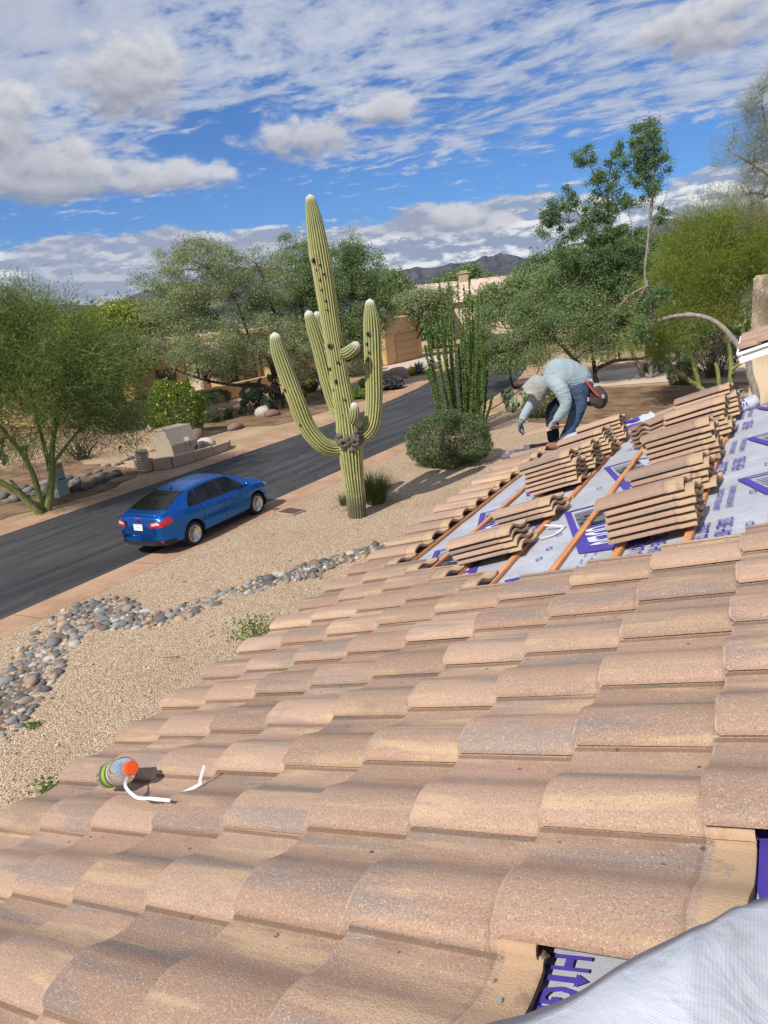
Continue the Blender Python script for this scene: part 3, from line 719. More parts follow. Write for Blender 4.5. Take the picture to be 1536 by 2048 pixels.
# battens
def m_wood(k):
    o = k.tc('Object'); x, y, z = k.sep(k.pos())
    n = k.noise(k.v('MULTIPLY', k.pos(), (40, 2.5, 40)), 1.0, 5, 0.65)
    c = k.mix(k.ss(n, 0.3, 0.7), (0.50, 0.20, 0.075), (0.68, 0.33, 0.155))
    c = k.mix(k.m('MULTIPLY', k.ss(k.noise(k.pos(), 3, 3, .5), 0.55, 0.7), 0.4), c, (0.40, 0.19, 0.09))
    setb(k, col=c, rough=0.8, spec=0.2, normal=k.bump(n, 0.3, 0.003))
M_wood = mat('fresh_redwood_batten', m_wood)
def battens():
    for ci in range(0, 14):
        c = ci+1.22; rr = 15.0 if ci not in (6, 7) else 3.5; far = hip_r(c)+0.35
        k = 0
        while rr > far:
            L = random.Random(ci*7+k).uniform(5.0, 8.5); r2 = max(far, rr-L); k += 1
            off = random.Random(ci*5+k).uniform(-0.012, 0.012)
            mb = MB(); y0, y1 = -rr*SU+0.004, -r2*SU-0.004
            mb.box((c*SV+off, (y0+y1)/2, DECK+0.006+0.011), (0.040, y1-y0, 0.022), MR, bev=0.002)
            ob('batten', mb.mesh('batten', M_wood), house); rr = r2
battens()
# the tiles still on the roof: (row, course)
def laid():
    out = []
    for r in range(-16, 14):
        for c in range(0, 13):
            if c == 0: ok = True
            elif c == 1: ok = r >= -3
            elif c == 2: ok = r >= -2
            elif c == 3: ok = r >= -1
            else: ok = r >= 0
            if r >= 6 and c >= 8: ok = False
            if r >= 7 and c >= 7: ok = False
            if r >= 9 and c >= 6: ok = False
            if r >= 11: ok = ok and c <= 4
            if c >= 11: ok = ok and r <= 4
            if ok: out.append((r, c))
    return out
rt = random.Random(11)
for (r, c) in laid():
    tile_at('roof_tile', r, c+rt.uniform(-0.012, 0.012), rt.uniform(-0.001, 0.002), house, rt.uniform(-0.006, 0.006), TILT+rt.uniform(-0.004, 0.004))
# nails in the two bare heads by the hole
for (r, c) in ((5.28, 8.13), (6.30, 7.13)):
    mb = MB(); mb.lathe([(0.0001, 0.003), (0.0045, 0.0025), (0.005, 0.0)], 12, RM(r, c, -0.026))
    ob('nail', mb.mesh('nail', plain('galvanised', (0.6, 0.62, 0.65), 0.35, 0.8)), house)
# eave: bird stop, fascia, wall below; hip end slope falling away on the far side
def eave():
    mb = MB(); y0, y1 = -R_NEAR*SU, 17.0*SU
    mb.box((0.02, (y0+y1)/2, -0.055), (0.025, y1-y0, 0.05), MR)
    ob('eave_closure', mb.mesh('eave_closure', plain('dark_bird_stop', (0.16, 0.10, 0.07), 0.9)), house)
    mb = MB(); mb.box((0.0, (y0+y1)/2, -0.19), (0.04, y1-y0, 0.19), MR @ Matrix.Translation((0, 0, 0)))
    ob('fascia', mb.mesh('fascia', plain('painted_fascia', (0.55, 0.45, 0.34), 0.7)), house)
    # walls
    e0 = MR @ Vector((0.55, y0, -0.2)); e1 = MR @ Vector((0.55, y1-0.4, -0.2)); far = e1+Vector((7.0, 0.25, 0))
    V = [(e0.x, e0.y, 0), (e1.x, e1.y, 0), (e1.x, e1.y, e1.z), (e0.x, e0.y, e0.z), (far.x, far.y, 0), (far.x, far.y, far.z)]
    ob('wall', mesh_from('wall', V, [(0, 1, 2, 3), (1, 4, 5, 2)], M_stucco_near), house)
    # far hip slope
    V = []; Fc = []
    for i in range(21):
        c = -0.35+16.35*i/20; a = MR @ Vector((c*SV, -hip_r(c)*SU, DECK-0.004)); y_e = (MR @ Vector((0, 17.3*SU, 0))).y+0.3
        V += [a, Vector((a.x, max(y_e, a.y+0.01), P0.z-0.12))]
    Fc = [(2*i, 2*i+2, 2*i+3, 2*i+1) for i in range(20)]
    ob('hip_slope', mesh_from('hip_slope', V, Fc, M_memb, attrs={'mx': [v.x for v in V], 'my': [v.y for v in V]}), house)
eave()
# ---------------------------------------------------------------- vegetation
def leaf_mat(name, dark, light, trans=0.35, rough=0.6):
    def f(k):
        t = k.attr('tint'); c = k.mix(t, dark, light)
        k.n.remove(k.b)
        d = k.n.new('ShaderNodeBsdfDiffuse'); tr = k.n.new('ShaderNodeBsdfTranslucent'); g = k.n.new('ShaderNodeBsdfGlossy'); m1 = k.n.new('ShaderNodeMixShader'); m2 = k.n.new('ShaderNodeMixShader')
        k.put(d.inputs[0], c); k.put(tr.inputs[0], k.mix(1.0, c, (1.15, 1.2, 0.75), 'MULTIPLY')); m1.inputs[0].default_value = trans
        k.l.new(d.outputs[0], m1.inputs[1]); k.l.new(tr.outputs[0], m1.inputs[2])
        g.inputs['Roughness'].default_value = rough; k.put(g.inputs[0], (0.9, 0.9, 0.9)); m2.inputs[0].default_value = 0.035
        k.l.new(m1.outputs[0], m2.inputs[1]); k.l.new(g.outputs[0], m2.inputs[2]); k.l.new(m2.outputs[0], k.o.inputs[0])
    return mat(name, f)
L_paloverde = leaf_mat('palo_verde_leaf', (0.096, 0.146, 0.031), (0.227, 0.287, 0.066), 0.42)
L_paloverde2 = leaf_mat('palo_verde_leaf_bright', (0.149, 0.198, 0.028), (0.319, 0.363, 0.055), 0.42)
L_mesquite = leaf_mat('mesquite_leaf', (0.174, 0.213, 0.106), (0.381, 0.431, 0.224), 0.42)
L_mesquite2 = leaf_mat('mesquite_leaf_green', (0.116, 0.177, 0.066), (0.276, 0.359, 0.144), 0.42)
L_dark = leaf_mat('dark_tree_leaf', (0.070, 0.133, 0.046), (0.184, 0.284, 0.095), 0.4)
L_hedge = leaf_mat('hedge_leaf', (0.030, 0.062, 0.016), (0.095, 0.145, 0.040), 0.25)
L_bush = leaf_mat('bush_leaf', (0.050, 0.094, 0.029), (0.165, 0.237, 0.077), 0.3)
L_yellowgreen = leaf_mat('yellow_bells_leaf', (0.075, 0.14, 0.014), (0.23, 0.31, 0.035), 0.4)
L_flower = leaf_mat('yellow_flower', (0.62, 0.45, 0.02), (0.80, 0.66, 0.06))
L_ocotillo = leaf_mat('ocotillo_leaf', (0.078, 0.156, 0.023), (0.203, 0.328, 0.058), 0.42)
L_grass = leaf_mat('grass_blade', (0.075, 0.105, 0.032), (0.22, 0.245, 0.09))
L_grey = leaf_mat('grey_leaf', (0.19, 0.205, 0.12), (0.36, 0.38, 0.24), 0.4)
L_agave = leaf_mat('agave_leaf', (0.12, 0.19, 0.17), (0.25, 0.34, 0.31), 0.1)
L_dry = leaf_mat('dry_twig', (0.22, 0.13, 0.07), (0.42, 0.29, 0.17), 0.1)
L_greytwig = leaf_mat('grey_twig_leaf', (0.07, 0.058, 0.055), (0.17, 0.15, 0.14), 0.1)
L_purple = leaf_mat('dusky_purple_leaf', (0.055, 0.045, 0.055), (0.13, 0.115, 0.12), 0.2)
def bark(name, a, b, sc=14.0):
    def f(k):
        p = k.tc('Object'); n = k.noise(k.v('MULTIPLY', p, (1, 1, 0.35)), sc, 5, 0.65)
        setb(k, col=k.mix(k.ss(n, 0.3, 0.7), a, b), rough=0.9, spec=0.15, normal=k.bump(n, 0.7, 0.02))
    return mat(name, f)
B_green = bark('green_bark', (0.155, 0.175, 0.055), (0.27, 0.29, 0.105), 9)
B_dark = bark('dark_bark', (0.035, 0.026, 0.020), (0.085, 0.065, 0.050))
B_grey = bark('grey_bark', (0.19, 0.165, 0.14), (0.34, 0.31, 0.27))
B_twig = bark('grey_twig', (0.16, 0.13, 0.10), (0.28, 0.235, 0.19))

def leaf_quads(C, size, aspect, dirs, rg):
    """C centres (n,3), size (n,) half length, dirs long axis (n,3) -> rhombus leaves"""
    n = len(C); d = dirs/np.maximum(np.linalg.norm(dirs, axis=1, keepdims=True), 1e-6)
    a = rg.normal(size=(n, 3)); s = np.cross(d, a); s /= np.maximum(np.linalg.norm(s, axis=1, keepdims=True), 1e-6)
    L = size[:, None]; Wd = L*aspect
    V = np.stack([C-d*L, C+s*Wd, C+d*L, C-s*Wd], 1)
    return V
def quads_object(name, V, tint, m, parent):
    n = len(V); me = fast_mesh(name, V.reshape(-1, 3), np.arange(4*n).reshape(n, 4), m, {'tint': np.repeat(tint, 4)})
    o = bpy.data.objects.new(name, me); COL.objects.link(o); o.parent = parent; o.matrix_parent_inverse = parent.matrix_basis.inverted(); return o
def branch_mesh(name, lines, m, n=6):
    """lines: list of (pts array, r0, r1)"""
    Vs, Fs, o = [], [], 0
    for (P, r0, r1) in lines:
        P = np.asarray(P, float); k = len(P); nn = n if r0 > 0.02 else 4
        T = np.gradient(P, axis=0); T /= np.maximum(np.linalg.norm(T, axis=1, keepdims=True), 1e-6)
        ref = np.where(np.abs(T[:, 2:3]) < 0.9, np.array([[0, 0, 1.]]), np.array([[1., 0, 0]]))
        X = np.cross(T, ref); X /= np.maximum(np.linalg.norm(X, axis=1, keepdims=True), 1e-6); Y = np.cross(T, X)
        r = np.linspace(r0, r1, k)[:, None, None]; a = np.linspace(0, 2*np.pi, nn, endpoint=False)
        ring = P[:, None, :]+r*(X[:, None, :]*np.cos(a)[None, :, None]+Y[:, None, :]*np.sin(a)[None, :, None])
        Vs.append(ring.reshape(-1, 3))
        i = np.arange(k-1)[:, None]*nn; j = np.arange(nn)[None, :]; j2 = (j+1) % nn
        Fs.append(np.stack([o+i+j, o+i+j2, o+i+nn+j2, o+i+nn+j], -1).reshape(-1, 4)); o += k*nn
    return fast_mesh(name, np.vstack(Vs), np.vstack(Fs), m, smooth=True)
def curve_pts(a, b, rg, sag=0.0, wob=0.08, k=6):
    a = np.asarray(a, float); b = np.asarray(b, float); t = np.linspace(0, 1, k)[:, None]; L = np.linalg.norm(b-a)
    P = a+(b-a)*t; mid = rg.normal(size=3)*wob*L; P = P+mid*np.sin(np.pi*t)+rg.normal(size=3)*wob*.4*L*np.sin(2*np.pi*t); P[:, 2:3] += sag*L*np.sin(np.pi*t)
    return P
def crown_points(blobs, n, rg, shell=0.55):
    """blobs (c, (rx,ry,rz)) -> n points through their volume, denser towards the outside, uneven"""
    vol = np.array([b[1][0]*b[1][1]*b[1][2] for b in blobs])**0.75; pick = rg.choice(len(blobs), n, p=vol/vol.sum())
    d = rg.normal(size=(n, 3)); d /= np.linalg.norm(d, axis=1, keepdims=True); r = rg.random(n)**(1/3*(1-shell)+0.08*shell)
    c = np.array([list(b[0]) for b in blobs]); s = np.array([list(b[1]) for b in blobs])
    out = c[pick]+d*r[:, None]*s[pick]
    return out, d, pick
def tree(name, label, base, stems, blobs, m_leaf, m_bark, nclus=220, per=90, clus=0.35, lsize=(0.03, 0.06), aspect=0.35, mode='leaf', seed=1, group=None, shell=0.5, cat='tree', trunk_twigs=True, droop=0.0, thin=0.9, up=0.0):
    """stems: list of (polyline, r0, r1); crown of leaf clumps on twigs hung from limbs"""
    rg = np.random.default_rng(seed); base = Vector(base)
    root = thing(name, label, cat, base, group)
    lines = []; nodes = []
    for (P, r0, r1) in stems:
        S_ = spline(P, 6); lines.append((S_, r0, r1)); nodes.append(np.column_stack([S_, np.linspace(r0, r1, len(S_))]))
    N = np.vstack(nodes)
    # limbs
    nl = max(6, nclus//12); LP, _, _ = crown_points(blobs, nl, rg, 0.2)
    limb_nodes = [N]
    for p in LP:
        d = np.linalg.norm(N[:, :3]-p, axis=1)+np.maximum(0, N[:, 2]-p[2])*1.5; i = int(np.argmin(d)); r = min(N[i, 3]*0.7, 0.022+0.012*np.linalg.norm(N[i, :3]-p))
        C = curve_pts(N[i, :3], p, rg, 0.06, 0.10, 8); lines.append((C, r, 0.008)); limb_nodes.append(np.column_stack([C, np.linspace(r, 0.008, 8)]))
    N2 = np.vstack(limb_nodes)
    CP, CD, pick = crown_points(blobs, nclus, rg, shell)
    # leave gaps: drop clumps where a slow noise is low
    keep = np.array([mnoise.noise((p[0]*.9+seed, p[1]*.9, p[2]*.9)) > -0.32 for p in CP])*1.0 > 0
    CP, CD = CP[keep], CD[keep]
    for p in CP:
        d = np.linalg.norm(N2[:, :3]-p, axis=1); i = int(np.argmin(d))
        lines.append((curve_pts(N2[i, :3], p, rg, 0.03, 0.12, 5), min(0.011, N2[i, 3]*.8), 0.003))
    kid_o = bpy.data.objects.new('trunk', branch_mesh('trunk', lines, m_bark)); COL.objects.link(kid_o); kid_o.parent = root; kid_o.matrix_parent_inverse = root.matrix_basis.inverted()
    nc = len(CP)
    if mode == 'leaf':
        cnt = np.maximum(8, (per*rg.uniform(0.45, 1.5, nc)).astype(int)); idx = np.repeat(np.arange(nc), cnt); n = len(idx)
        off = rg.normal(size=(n, 3))*clus*rg.uniform(0.6, 1.25, nc)[idx][:, None]*np.array([1, 1, 0.75])
        off[:, 2] -= droop*np.linalg.norm(off[:, :2], axis=1)
        C = CP[idx]+off; dirs = rg.normal(size=(n, 3))+CD[idx]*0.4+np.array([0, 0, up-droop])
        size = rg.uniform(lsize[0], lsize[1], n)
        V = leaf_quads(C, size, aspect, dirs, rg); tint = np.clip(rg.normal(0.45, 0.22, n)+rg.normal(0, 0.26, nc)[idx], 0, 1)
    else:
        # sprays: long thin arching strands, each of a few slivers
        ns = np.maximum(4, (per*rg.uniform(0.5, 1.5, nc)).astype(int)); idx = np.repeat(np.arange(nc), ns); n = len(idx); seg = 4
        cc = np.average(np.array([list(b[0]) for b in blobs]), axis=0)
        d0 = CD[idx]*0.9+rg.normal(size=(n, 3))*0.55+np.array([0, 0, 0.25+up]); d0 /= np.linalg.norm(d0, axis=1, keepdims=True)
        start = CP[idx]+rg.normal(size=(n, 3))*clus*0.7; Ls = rg.uniform(lsize[0], lsize[1], n)
        Vs, Ts = [], []; p = start.copy(); d = d0.copy()
        tt = np.clip(rg.normal(0.45, 0.22, n)+rg.normal(0, 0.2, nc)[idx], 0, 1)
        for q in range(seg):
            stepv = d*(Ls/seg)[:, None]
            cpos = p+stepv*0.5
            Vs.append(leaf_quads(cpos, Ls/seg*0.62, aspect, d, rg)); Ts.append(tt)
            p = p+stepv; d = d+np.array([0, 0, -droop])+rg.normal(size=(n, 3))*0.10; d /= np.linalg.norm(d, axis=1, keepdims=True)
        V = np.concatenate(Vs); tint = np.concatenate(Ts)
    quads_object('crown', V, tint, m_leaf, root)
    return root
def blob(px, py, dist, rx, rz, ry=None):
    c = at(px, py, dist); return (c, (rx, ry or rx, rz))
def stem_px(pts, dist, r0, r1, d1=None):
    n = len(pts); return ([at(x, y, dist+((d1 or dist)-dist)*i/(n-1)) for i, (x, y) in enumerate(pts)], r0, r1)

# palo verde at the left, by the kerb
b = gp(85, 1026); D0 = math.hypot(b.x, b.y)
tree('palo_verde_tree', 'feathery green palo verde with several green trunks at the left edge beside the kerb', b,
     [stem_px([(85, 1030), (70, 960), (40, 900), (-20, 830)], D0, 0.13, 0.05), stem_px([(95, 1026), (103, 960), (105, 890), (120, 800), (140, 700)], D0, 0.15, 0.04), stem_px([(80, 1028), (35, 985), (-40, 940), (-90, 900)], D0-.3, 0.13, 0.05),
      stem_px([(101, 940), (85, 880), (60, 780), (40, 660)], D0+.3, 0.09, 0.03), stem_px([(104, 930), (150, 870), (210, 800)], D0+.4, 0.07, 0.025), stem_px([(85, 1020), (60, 1000), (20, 960)], D0+.5, 0.08, 0.04)],
     [blob(60, 680, D0+.4, 2.0, 1.35), blob(150, 745, D0, 2.0, 1.4), blob(-20, 780, D0, 2.1, 1.5), blob(60, 820, D0-.5, 2.2, 1.3), blob(195, 800, D0+.8, 1.6, 1.1), blob(20, 640, D0+.6, 1.2, 0.9), blob(205, 700, D0+1.4, 1.2, 0.8), blob(-80, 700, D0, 1.8, 1.5), blob(240, 850, D0+1.5, 1.1, 0.8)],
     L_paloverde, B_green, nclus=820, per=62, clus=0.38, lsize=(0.22, 0.60), aspect=0.115, mode='spray', seed=3, droop=0.16, up=0.15, shell=0.4)
# mesquites behind the saguaro
b = gp(562, 818); D1 = math.hypot(b.x, b.y)
tree('mesquite_tree', 'wide grey green mesquite with a dark leaning trunk, behind the saguaro across the street', b,
     [stem_px([(562, 822), (552, 770), (540, 720), (500, 680), (440, 640)], D1, 0.26, 0.07), stem_px([(556, 785), (520, 770), (470, 770), (410, 760), (350, 740)], D1-.5, 0.15, 0.05), stem_px([(548, 740), (560, 680), (540, 600), (520, 540)], D1, 0.15, 0.05), stem_px([(545, 735), (600, 690), (640, 620)], D1+.6, 0.13, 0.05), stem_px([(500, 680), (470, 600), (420, 540)], D1, 0.08, 0.03)],
     [blob(395, 545, D1, 2.5, 1.7), blob(440, 600, D1-.5, 2.6, 1.6), blob(350, 610, D1, 1.9, 1.2), blob(520, 560, D1+.3, 2.0, 1.7), blob(400, 690, D1-1, 2.7, 1.3), blob(490, 680, D1-1, 2.4, 1.5), blob(340, 690, D1-.6, 1.7, 1.0), blob(580, 690, D1-.4, 2.0, 1.4), blob(405, 515, D1, 1.5, 0.8), blob(300, 560, D1, 0.9, 0.6), blob(570, 740, D1, 1.3, 0.8), blob(430, 735, D1-1.2, 1.9, 0.7)],
     L_mesquite, B_dark, nclus=700, per=165, clus=0.29, lsize=(0.034, 0.075), aspect=0.40, seed=5, shell=0.45)
b = gp(640, 790); D2 = math.hypot(b.x, b.y)
tree('mesquite_tree', 'tall rounded mesquite directly behind the saguaro, beside the ochre garage', b,
     [stem_px([(650, 790), (640, 740), (620, 680), (600, 600), (590, 540)], D2, 0.22, 0.05), stem_px([(630, 720), (680, 660), (710, 600)], D2, 0.13, 0.04), stem_px([(640, 740), (700, 720), (740, 690)], D2, 0.10, 0.04)],
     [blob(600, 545, D2, 2.0, 1.9), blob(660, 560, D2, 2.3, 2.0), blob(700, 610, D2-.5, 2.3, 1.8), blob(610, 620, D2-.6, 2.4, 1.8), blob(725, 545, D2, 1.6, 1.5), blob(745, 630, D2, 1.5, 1.5), blob(680, 680, D2-.6, 2.4, 1.2), blob(720, 690, D2, 1.5, 1.0), blob(690, 505, D2, 1.3, 1.0), blob(590, 500, D2, 1.2, 1.0)],
     L_mesquite2, B_dark, nclus=700, per=165, clus=0.32, lsize=(0.038, 0.085), aspect=0.40, seed=9, shell=0.45)
# yellow-green palo verdes behind the left one
for i, (lab, bl, dd, sd, lm) in enumerate([
    ('yellow green palo verde between the left palo verde and the adobe house', [(200, 660, 1.9, 1.1), (250, 640, 1.8, 0.9), (270, 680, 1.6, 1.0), (170, 690, 1.7, 1.0), (240, 720, 1.8, 0.9)], 46, 21, L_paloverde2),
    ('low yellow green tree mass behind the leftmost palo verde', [(60, 700, 2.6, 1.2), (130, 680, 2.4, 1.0), (-40, 690, 2.6, 1.3)], 55, 22, L_paloverde2),
    ('pale green tree in front of the far pink tile roof', [(815, 612, 1.6, 0.9), (850, 600, 1.5, 0.9), (800, 640, 1.4, 0.9), (880, 595, 1.2, 0.7), (870, 622, 1.3, 0.7)], 70, 23, L_mesquite),
    ('round bright green tree right of the far tile roof', [(1020, 590, 3.0, 1.6), (1060, 570, 2.8, 1.6), (980, 610, 2.6, 1.5), (1050, 620, 2.6, 1.5)], 72, 24, L_mesquite2)]):
    bs = [blob(x, y, dd, rx, rz) for x, y, rx, rz in bl]; c = bs[0][0]
    tree('palo_verde_tree' if lm is L_paloverde2 else 'leafy_tree', lab, (c.x, c.y, 0), [([(c.x, c.y, 0), (c.x+.2, c.y, 1.2), (c.x, c.y+.2, c.z-.5), (c.x, c.y, c.z+.4)], 0.13, 0.04)] + [([(c.x, c.y, 1.0), ((c.x+q[0].x)/2, (c.y+q[0].y)/2, (1+q[0].z)/2), tuple(q[0])], 0.08, 0.03) for q in bs[1:]],
         bs, lm, B_green if lm is L_paloverde2 else B_dark, nclus=330, per=85, clus=0.42, lsize=(0.08, 0.17), aspect=0.36, seed=sd, shell=0.4)
# right-hand mesquite behind the roofer
b = gp(1140, 765); D3 = math.hypot(b.x, b.y)
tree('mesquite_tree', 'spreading mesquite with crooked dark limbs behind the roofer', b,
     [stem_px([(1205, 790), (1190, 745), (1230, 722), (1290, 715), (1310, 690)], D3-1, 0.15, 0.05), stem_px([(1205, 790), (1150, 720), (1100, 670), (1060, 650)], D3, 0.17, 0.05), stem_px([(1150, 720), (1080, 760), (1030, 775), (1020, 745)], D3-1, 0.11, 0.05), stem_px([(1190, 745), (1180, 680), (1160, 600)], D3, 0.12, 0.04), stem_px([(1240, 722), (1235, 680), (1240, 620)], D3-1, 0.06, 0.03)],
     [blob(1080, 620, D3, 2.2, 1.3), blob(1010, 660, D3-.5, 2.0, 1.3), blob(1130, 650, D3-1, 2.2, 1.3), blob(1190, 620, D3, 2.2, 1.5), blob(1050, 705, D3-1.5, 1.8, 0.8), blob(1240, 660, D3-1, 1.7, 1.1), blob(1170, 560, D3+1, 1.8, 1.1), blob(970, 700, D3-1, 1.3, 0.8), blob(1240, 590, D3, 1.6, 1.2), blob(1120, 560, D3+1, 1.6, 1.0), blob(1190, 695, D3-1.5, 1.6, 0.6), blob(1000, 730, D3-2, 1.1, 0.5)],
     L_mesquite2, B_dark, nclus=800, per=165, clus=0.29, lsize=(0.034, 0.075), aspect=0.40, seed=31, shell=0.45)
# tall slender tree with pale stems
b = gp(1245, 760); D4 = math.hypot(b.x, b.y)
tree('slender_tree', 'tallest tree, slender with dark green tufts and pale upright stems, on the right', b,
     [stem_px([(1302, 780), (1300, 690), (1292, 590), (1300, 450), (1310, 330), (1295, 250)], D4, 0.13, 0.03), stem_px([(1290, 760), (1240, 640), (1230, 520), (1215, 400), (1225, 310)], D4+.4, 0.12, 0.03), stem_px([(1240, 640), (1200, 520), (1160, 430), (1120, 420)], D4, 0.07, 0.02), stem_px([(1215, 420), (1180, 330), (1165, 300)], D4, 0.05, 0.02), stem_px([(1240, 640), (1160, 600), (1110, 560)], D4, 0.05, 0.02), stem_px([(1300, 450), (1330, 400), (1335, 360)], D4-.2, 0.035, 0.012), stem_px([(1305, 400), (1280, 340), (1272, 290)], D4-.2, 0.035, 0.012), stem_px([(1232, 520), (1265, 470), (1255, 420)], D4-.3, 0.04, 0.015), stem_px([(1298, 480), (1320, 430)], D4-.3, 0.03, 0.012)],
     [blob(1290, 290, D4, 0.75, 1.35), blob(1315, 350, D4, 0.75, 1.0), blob(1275, 340, D4, .5, .7), blob(1235, 320, D4, 0.55, 0.9), blob(1205, 370, D4, 0.9, 0.7), blob(1170, 310, D4, 0.55, 0.6), blob(1165, 410, D4, 1.0, 0.7), blob(1115, 425, D4, 0.85, 0.65), blob(1215, 440, D4, 1.1, 0.9), blob(1100, 455, D4, .6, .5), blob(1250, 480, D4, 1.1, 1.0), blob(1195, 510, D4, 1.4, 1.0), blob(1320, 420, D4, .55, .6), blob(1280, 420, D4, .6, .8), blob(1290, 540, D4, 1.0, 1.0), blob(1230, 560, D4, 1.4, 0.9), blob(1155, 520, D4, 1.0, .6), blob(1120, 490, D4, .6, .5), blob(1145, 455, D4, .8, .6), blob(1185, 350, D4, .6, .6), blob(1240, 400, D4, .8, .7), blob(1185, 460, D4, 1.0, .7), blob(1300, 380, D4, .55, .7), blob(1255, 520, D4, 1.0, .8), blob(1140, 380, D4, .45, .4), blob(1310, 290, D4, .5, .9)],
     L_dark, B_grey, nclus=660, per=120, clus=0.15, lsize=(0.034, 0.075), aspect=0.40, seed=41, shell=0.3)
# right palo verde with bare green trunks
b = gp(1405, 800); D5 = math.hypot(b.x, b.y)
tree('palo_verde_tree', 'bright green palo verde with smooth leaning green trunks behind the tile stacks', b,
     [stem_px([(1420, 790), (1380, 762), (1345, 735), (1320, 700), (1330, 640)], D5, 0.13, 0.05), stem_px([(1400, 780), (1385, 720), (1370, 680), (1350, 660), (1370, 600)], D5+.5, 0.12, 0.05), stem_px([(1460, 775), (1462, 720), (1450, 670), (1420, 630), (1410, 560)], D5+.6, 0.13, 0.04), stem_px([(1440, 780), (1435, 740), (1430, 725)], D5, 0.10, 0.07), stem_px([(1462, 740), (1490, 720), (1530, 690)], D5+.2, 0.09, 0.04)],
     [blob(1380, 560, D5+.8, 1.5, 1.2), blob(1430, 520, D5+1.2, 1.7, 1.2), blob(1340, 590, D5, 1.1, 1.0), blob(1480, 500, D5+1.5, 1.6, 1.1), blob(1530, 520, D5+1.2, 1.5, 1.1), blob(1400, 470, D5+1.5, 1.1, 0.8), blob(1420, 440, D5+1.5, .9, .7), blob(1370, 500, D5+1.2, .8, .8), blob(1335, 650, D5-.4, 1.0, 0.8), blob(1420, 600, D5+.4, 1.5, 1.0), blob(1475, 580, D5+1, 1.3, 0.9), blob(1510, 455, D5+2, 1.3, 0.7), blob(1300, 690, D5-.5, 0.8, 0.5), blob(1360, 690, D5-.3, .7, .4)],
     L_paloverde2, B_green, nclus=720, per=62, clus=0.36, lsize=(0.28, 0.75), aspect=0.085, mode='spray', seed=47, droop=0.10, up=0.30, shell=0.4)
# grey arching limb crossing in front of it, broken dry branch
b = gp(1498, 800); D6 = math.hypot(b.x, b.y)-3
tree('dead_limb_tree', 'leaning grey trunk that arches over to the left above the tile stacks', (b.x*D6/(D6+3), b.y*D6/(D6+3), 0),
     [stem_px([(1508, 830), (1512, 790), (1500, 750), (1495, 720), (1475, 690), (1440, 650), (1400, 632), (1350, 632), (1310, 640), (1300, 610), (1293, 560)], D6, 0.15, 0.05), stem_px([(1400, 632), (1370, 628), (1330, 648)], D6+.1, 0.07, 0.04), stem_px([(1300, 640), (1290, 690)], D6, 0.04, 0.02), stem_px([(1310, 640), (1290, 560), (1296, 480), (1300, 400)], D6+.5, 0.055, 0.03)],
     [blob(1290, 600, D6, 0.7, 0.5), blob(1285, 660, D6, 0.7, .5)], L_dark, B_grey, nclus=50, per=60, clus=0.18, lsize=(0.05, 0.09), seed=52)
tree('dry_branch', 'broken dry tan branch hanging in the right hand trees', at(1270, 600, D6), [stem_px([(1292, 572), (1260, 590), (1235, 615), (1225, 630)], D6-.3, 0.02, 0.006), stem_px([(1292, 572), (1275, 600), (1265, 625)], D6-.3, 0.014, 0.005)],
     [blob(1255, 598, D6-.3, 0.30, 0.22), blob(1275, 590, D6-.3, .22, .2)], L_dry, mat('dry_bark', lambda k: setb(k, col=(0.42, 0.28, 0.16), rough=0.9)), nclus=30, per=8, clus=0.08, lsize=(0.06, 0.16), aspect=0.07, mode='spray', seed=55, droop=0.2, cat='branch')
# feathery tree at the right edge
tree('feathery_tree', 'grey feathery tree reaching into the sky at the right edge', (5.2, 26.0, 0),
     [([(5.2, 26.0, 0), tuple(at(1650, 560, 26)), tuple(at(1620, 460, 26)), tuple(at(1560, 400, 26)), tuple(at(1500, 385, 26))], 0.14, 0.02), ([tuple(at(1630, 480, 26)), tuple(at(1580, 360, 26)), tuple(at(1535, 260, 26)), tuple(at(1522, 180, 26))], 0.06, 0.012), ([tuple(at(1580, 420, 26)), tuple(at(1520, 420, 26)), tuple(at(1462, 425, 26))], 0.04, 0.01), ([tuple(at(1580, 380, 26)), tuple(at(1520, 340, 26)), tuple(at(1455, 300, 26))], 0.04, 0.01)],
     [blob(1515, 300, 26, 0.85, 0.8), blob(1490, 330, 26, 0.8, 0.5), blob(1525, 210, 26, 0.45, 0.7), blob(1490, 240, 26, .40, .5), blob(1570, 300, 26, 1.2, 1.2), blob(1475, 395, 26, 0.7, 0.30), blob(1530, 390, 26, .9, .5), blob(1575, 180, 26, .9, .7), blob(1545, 600, 26, .7, .6), blob(1520, 440, 26, .8, .35), blob(1450, 300, 26, .35, .25)],
     L_grey, B_twig, nclus=460, per=48, clus=0.17, lsize=(0.10, 0.30), aspect=0.10, mode='spray', seed=61, droop=0.05, up=0.2, shell=0.5)
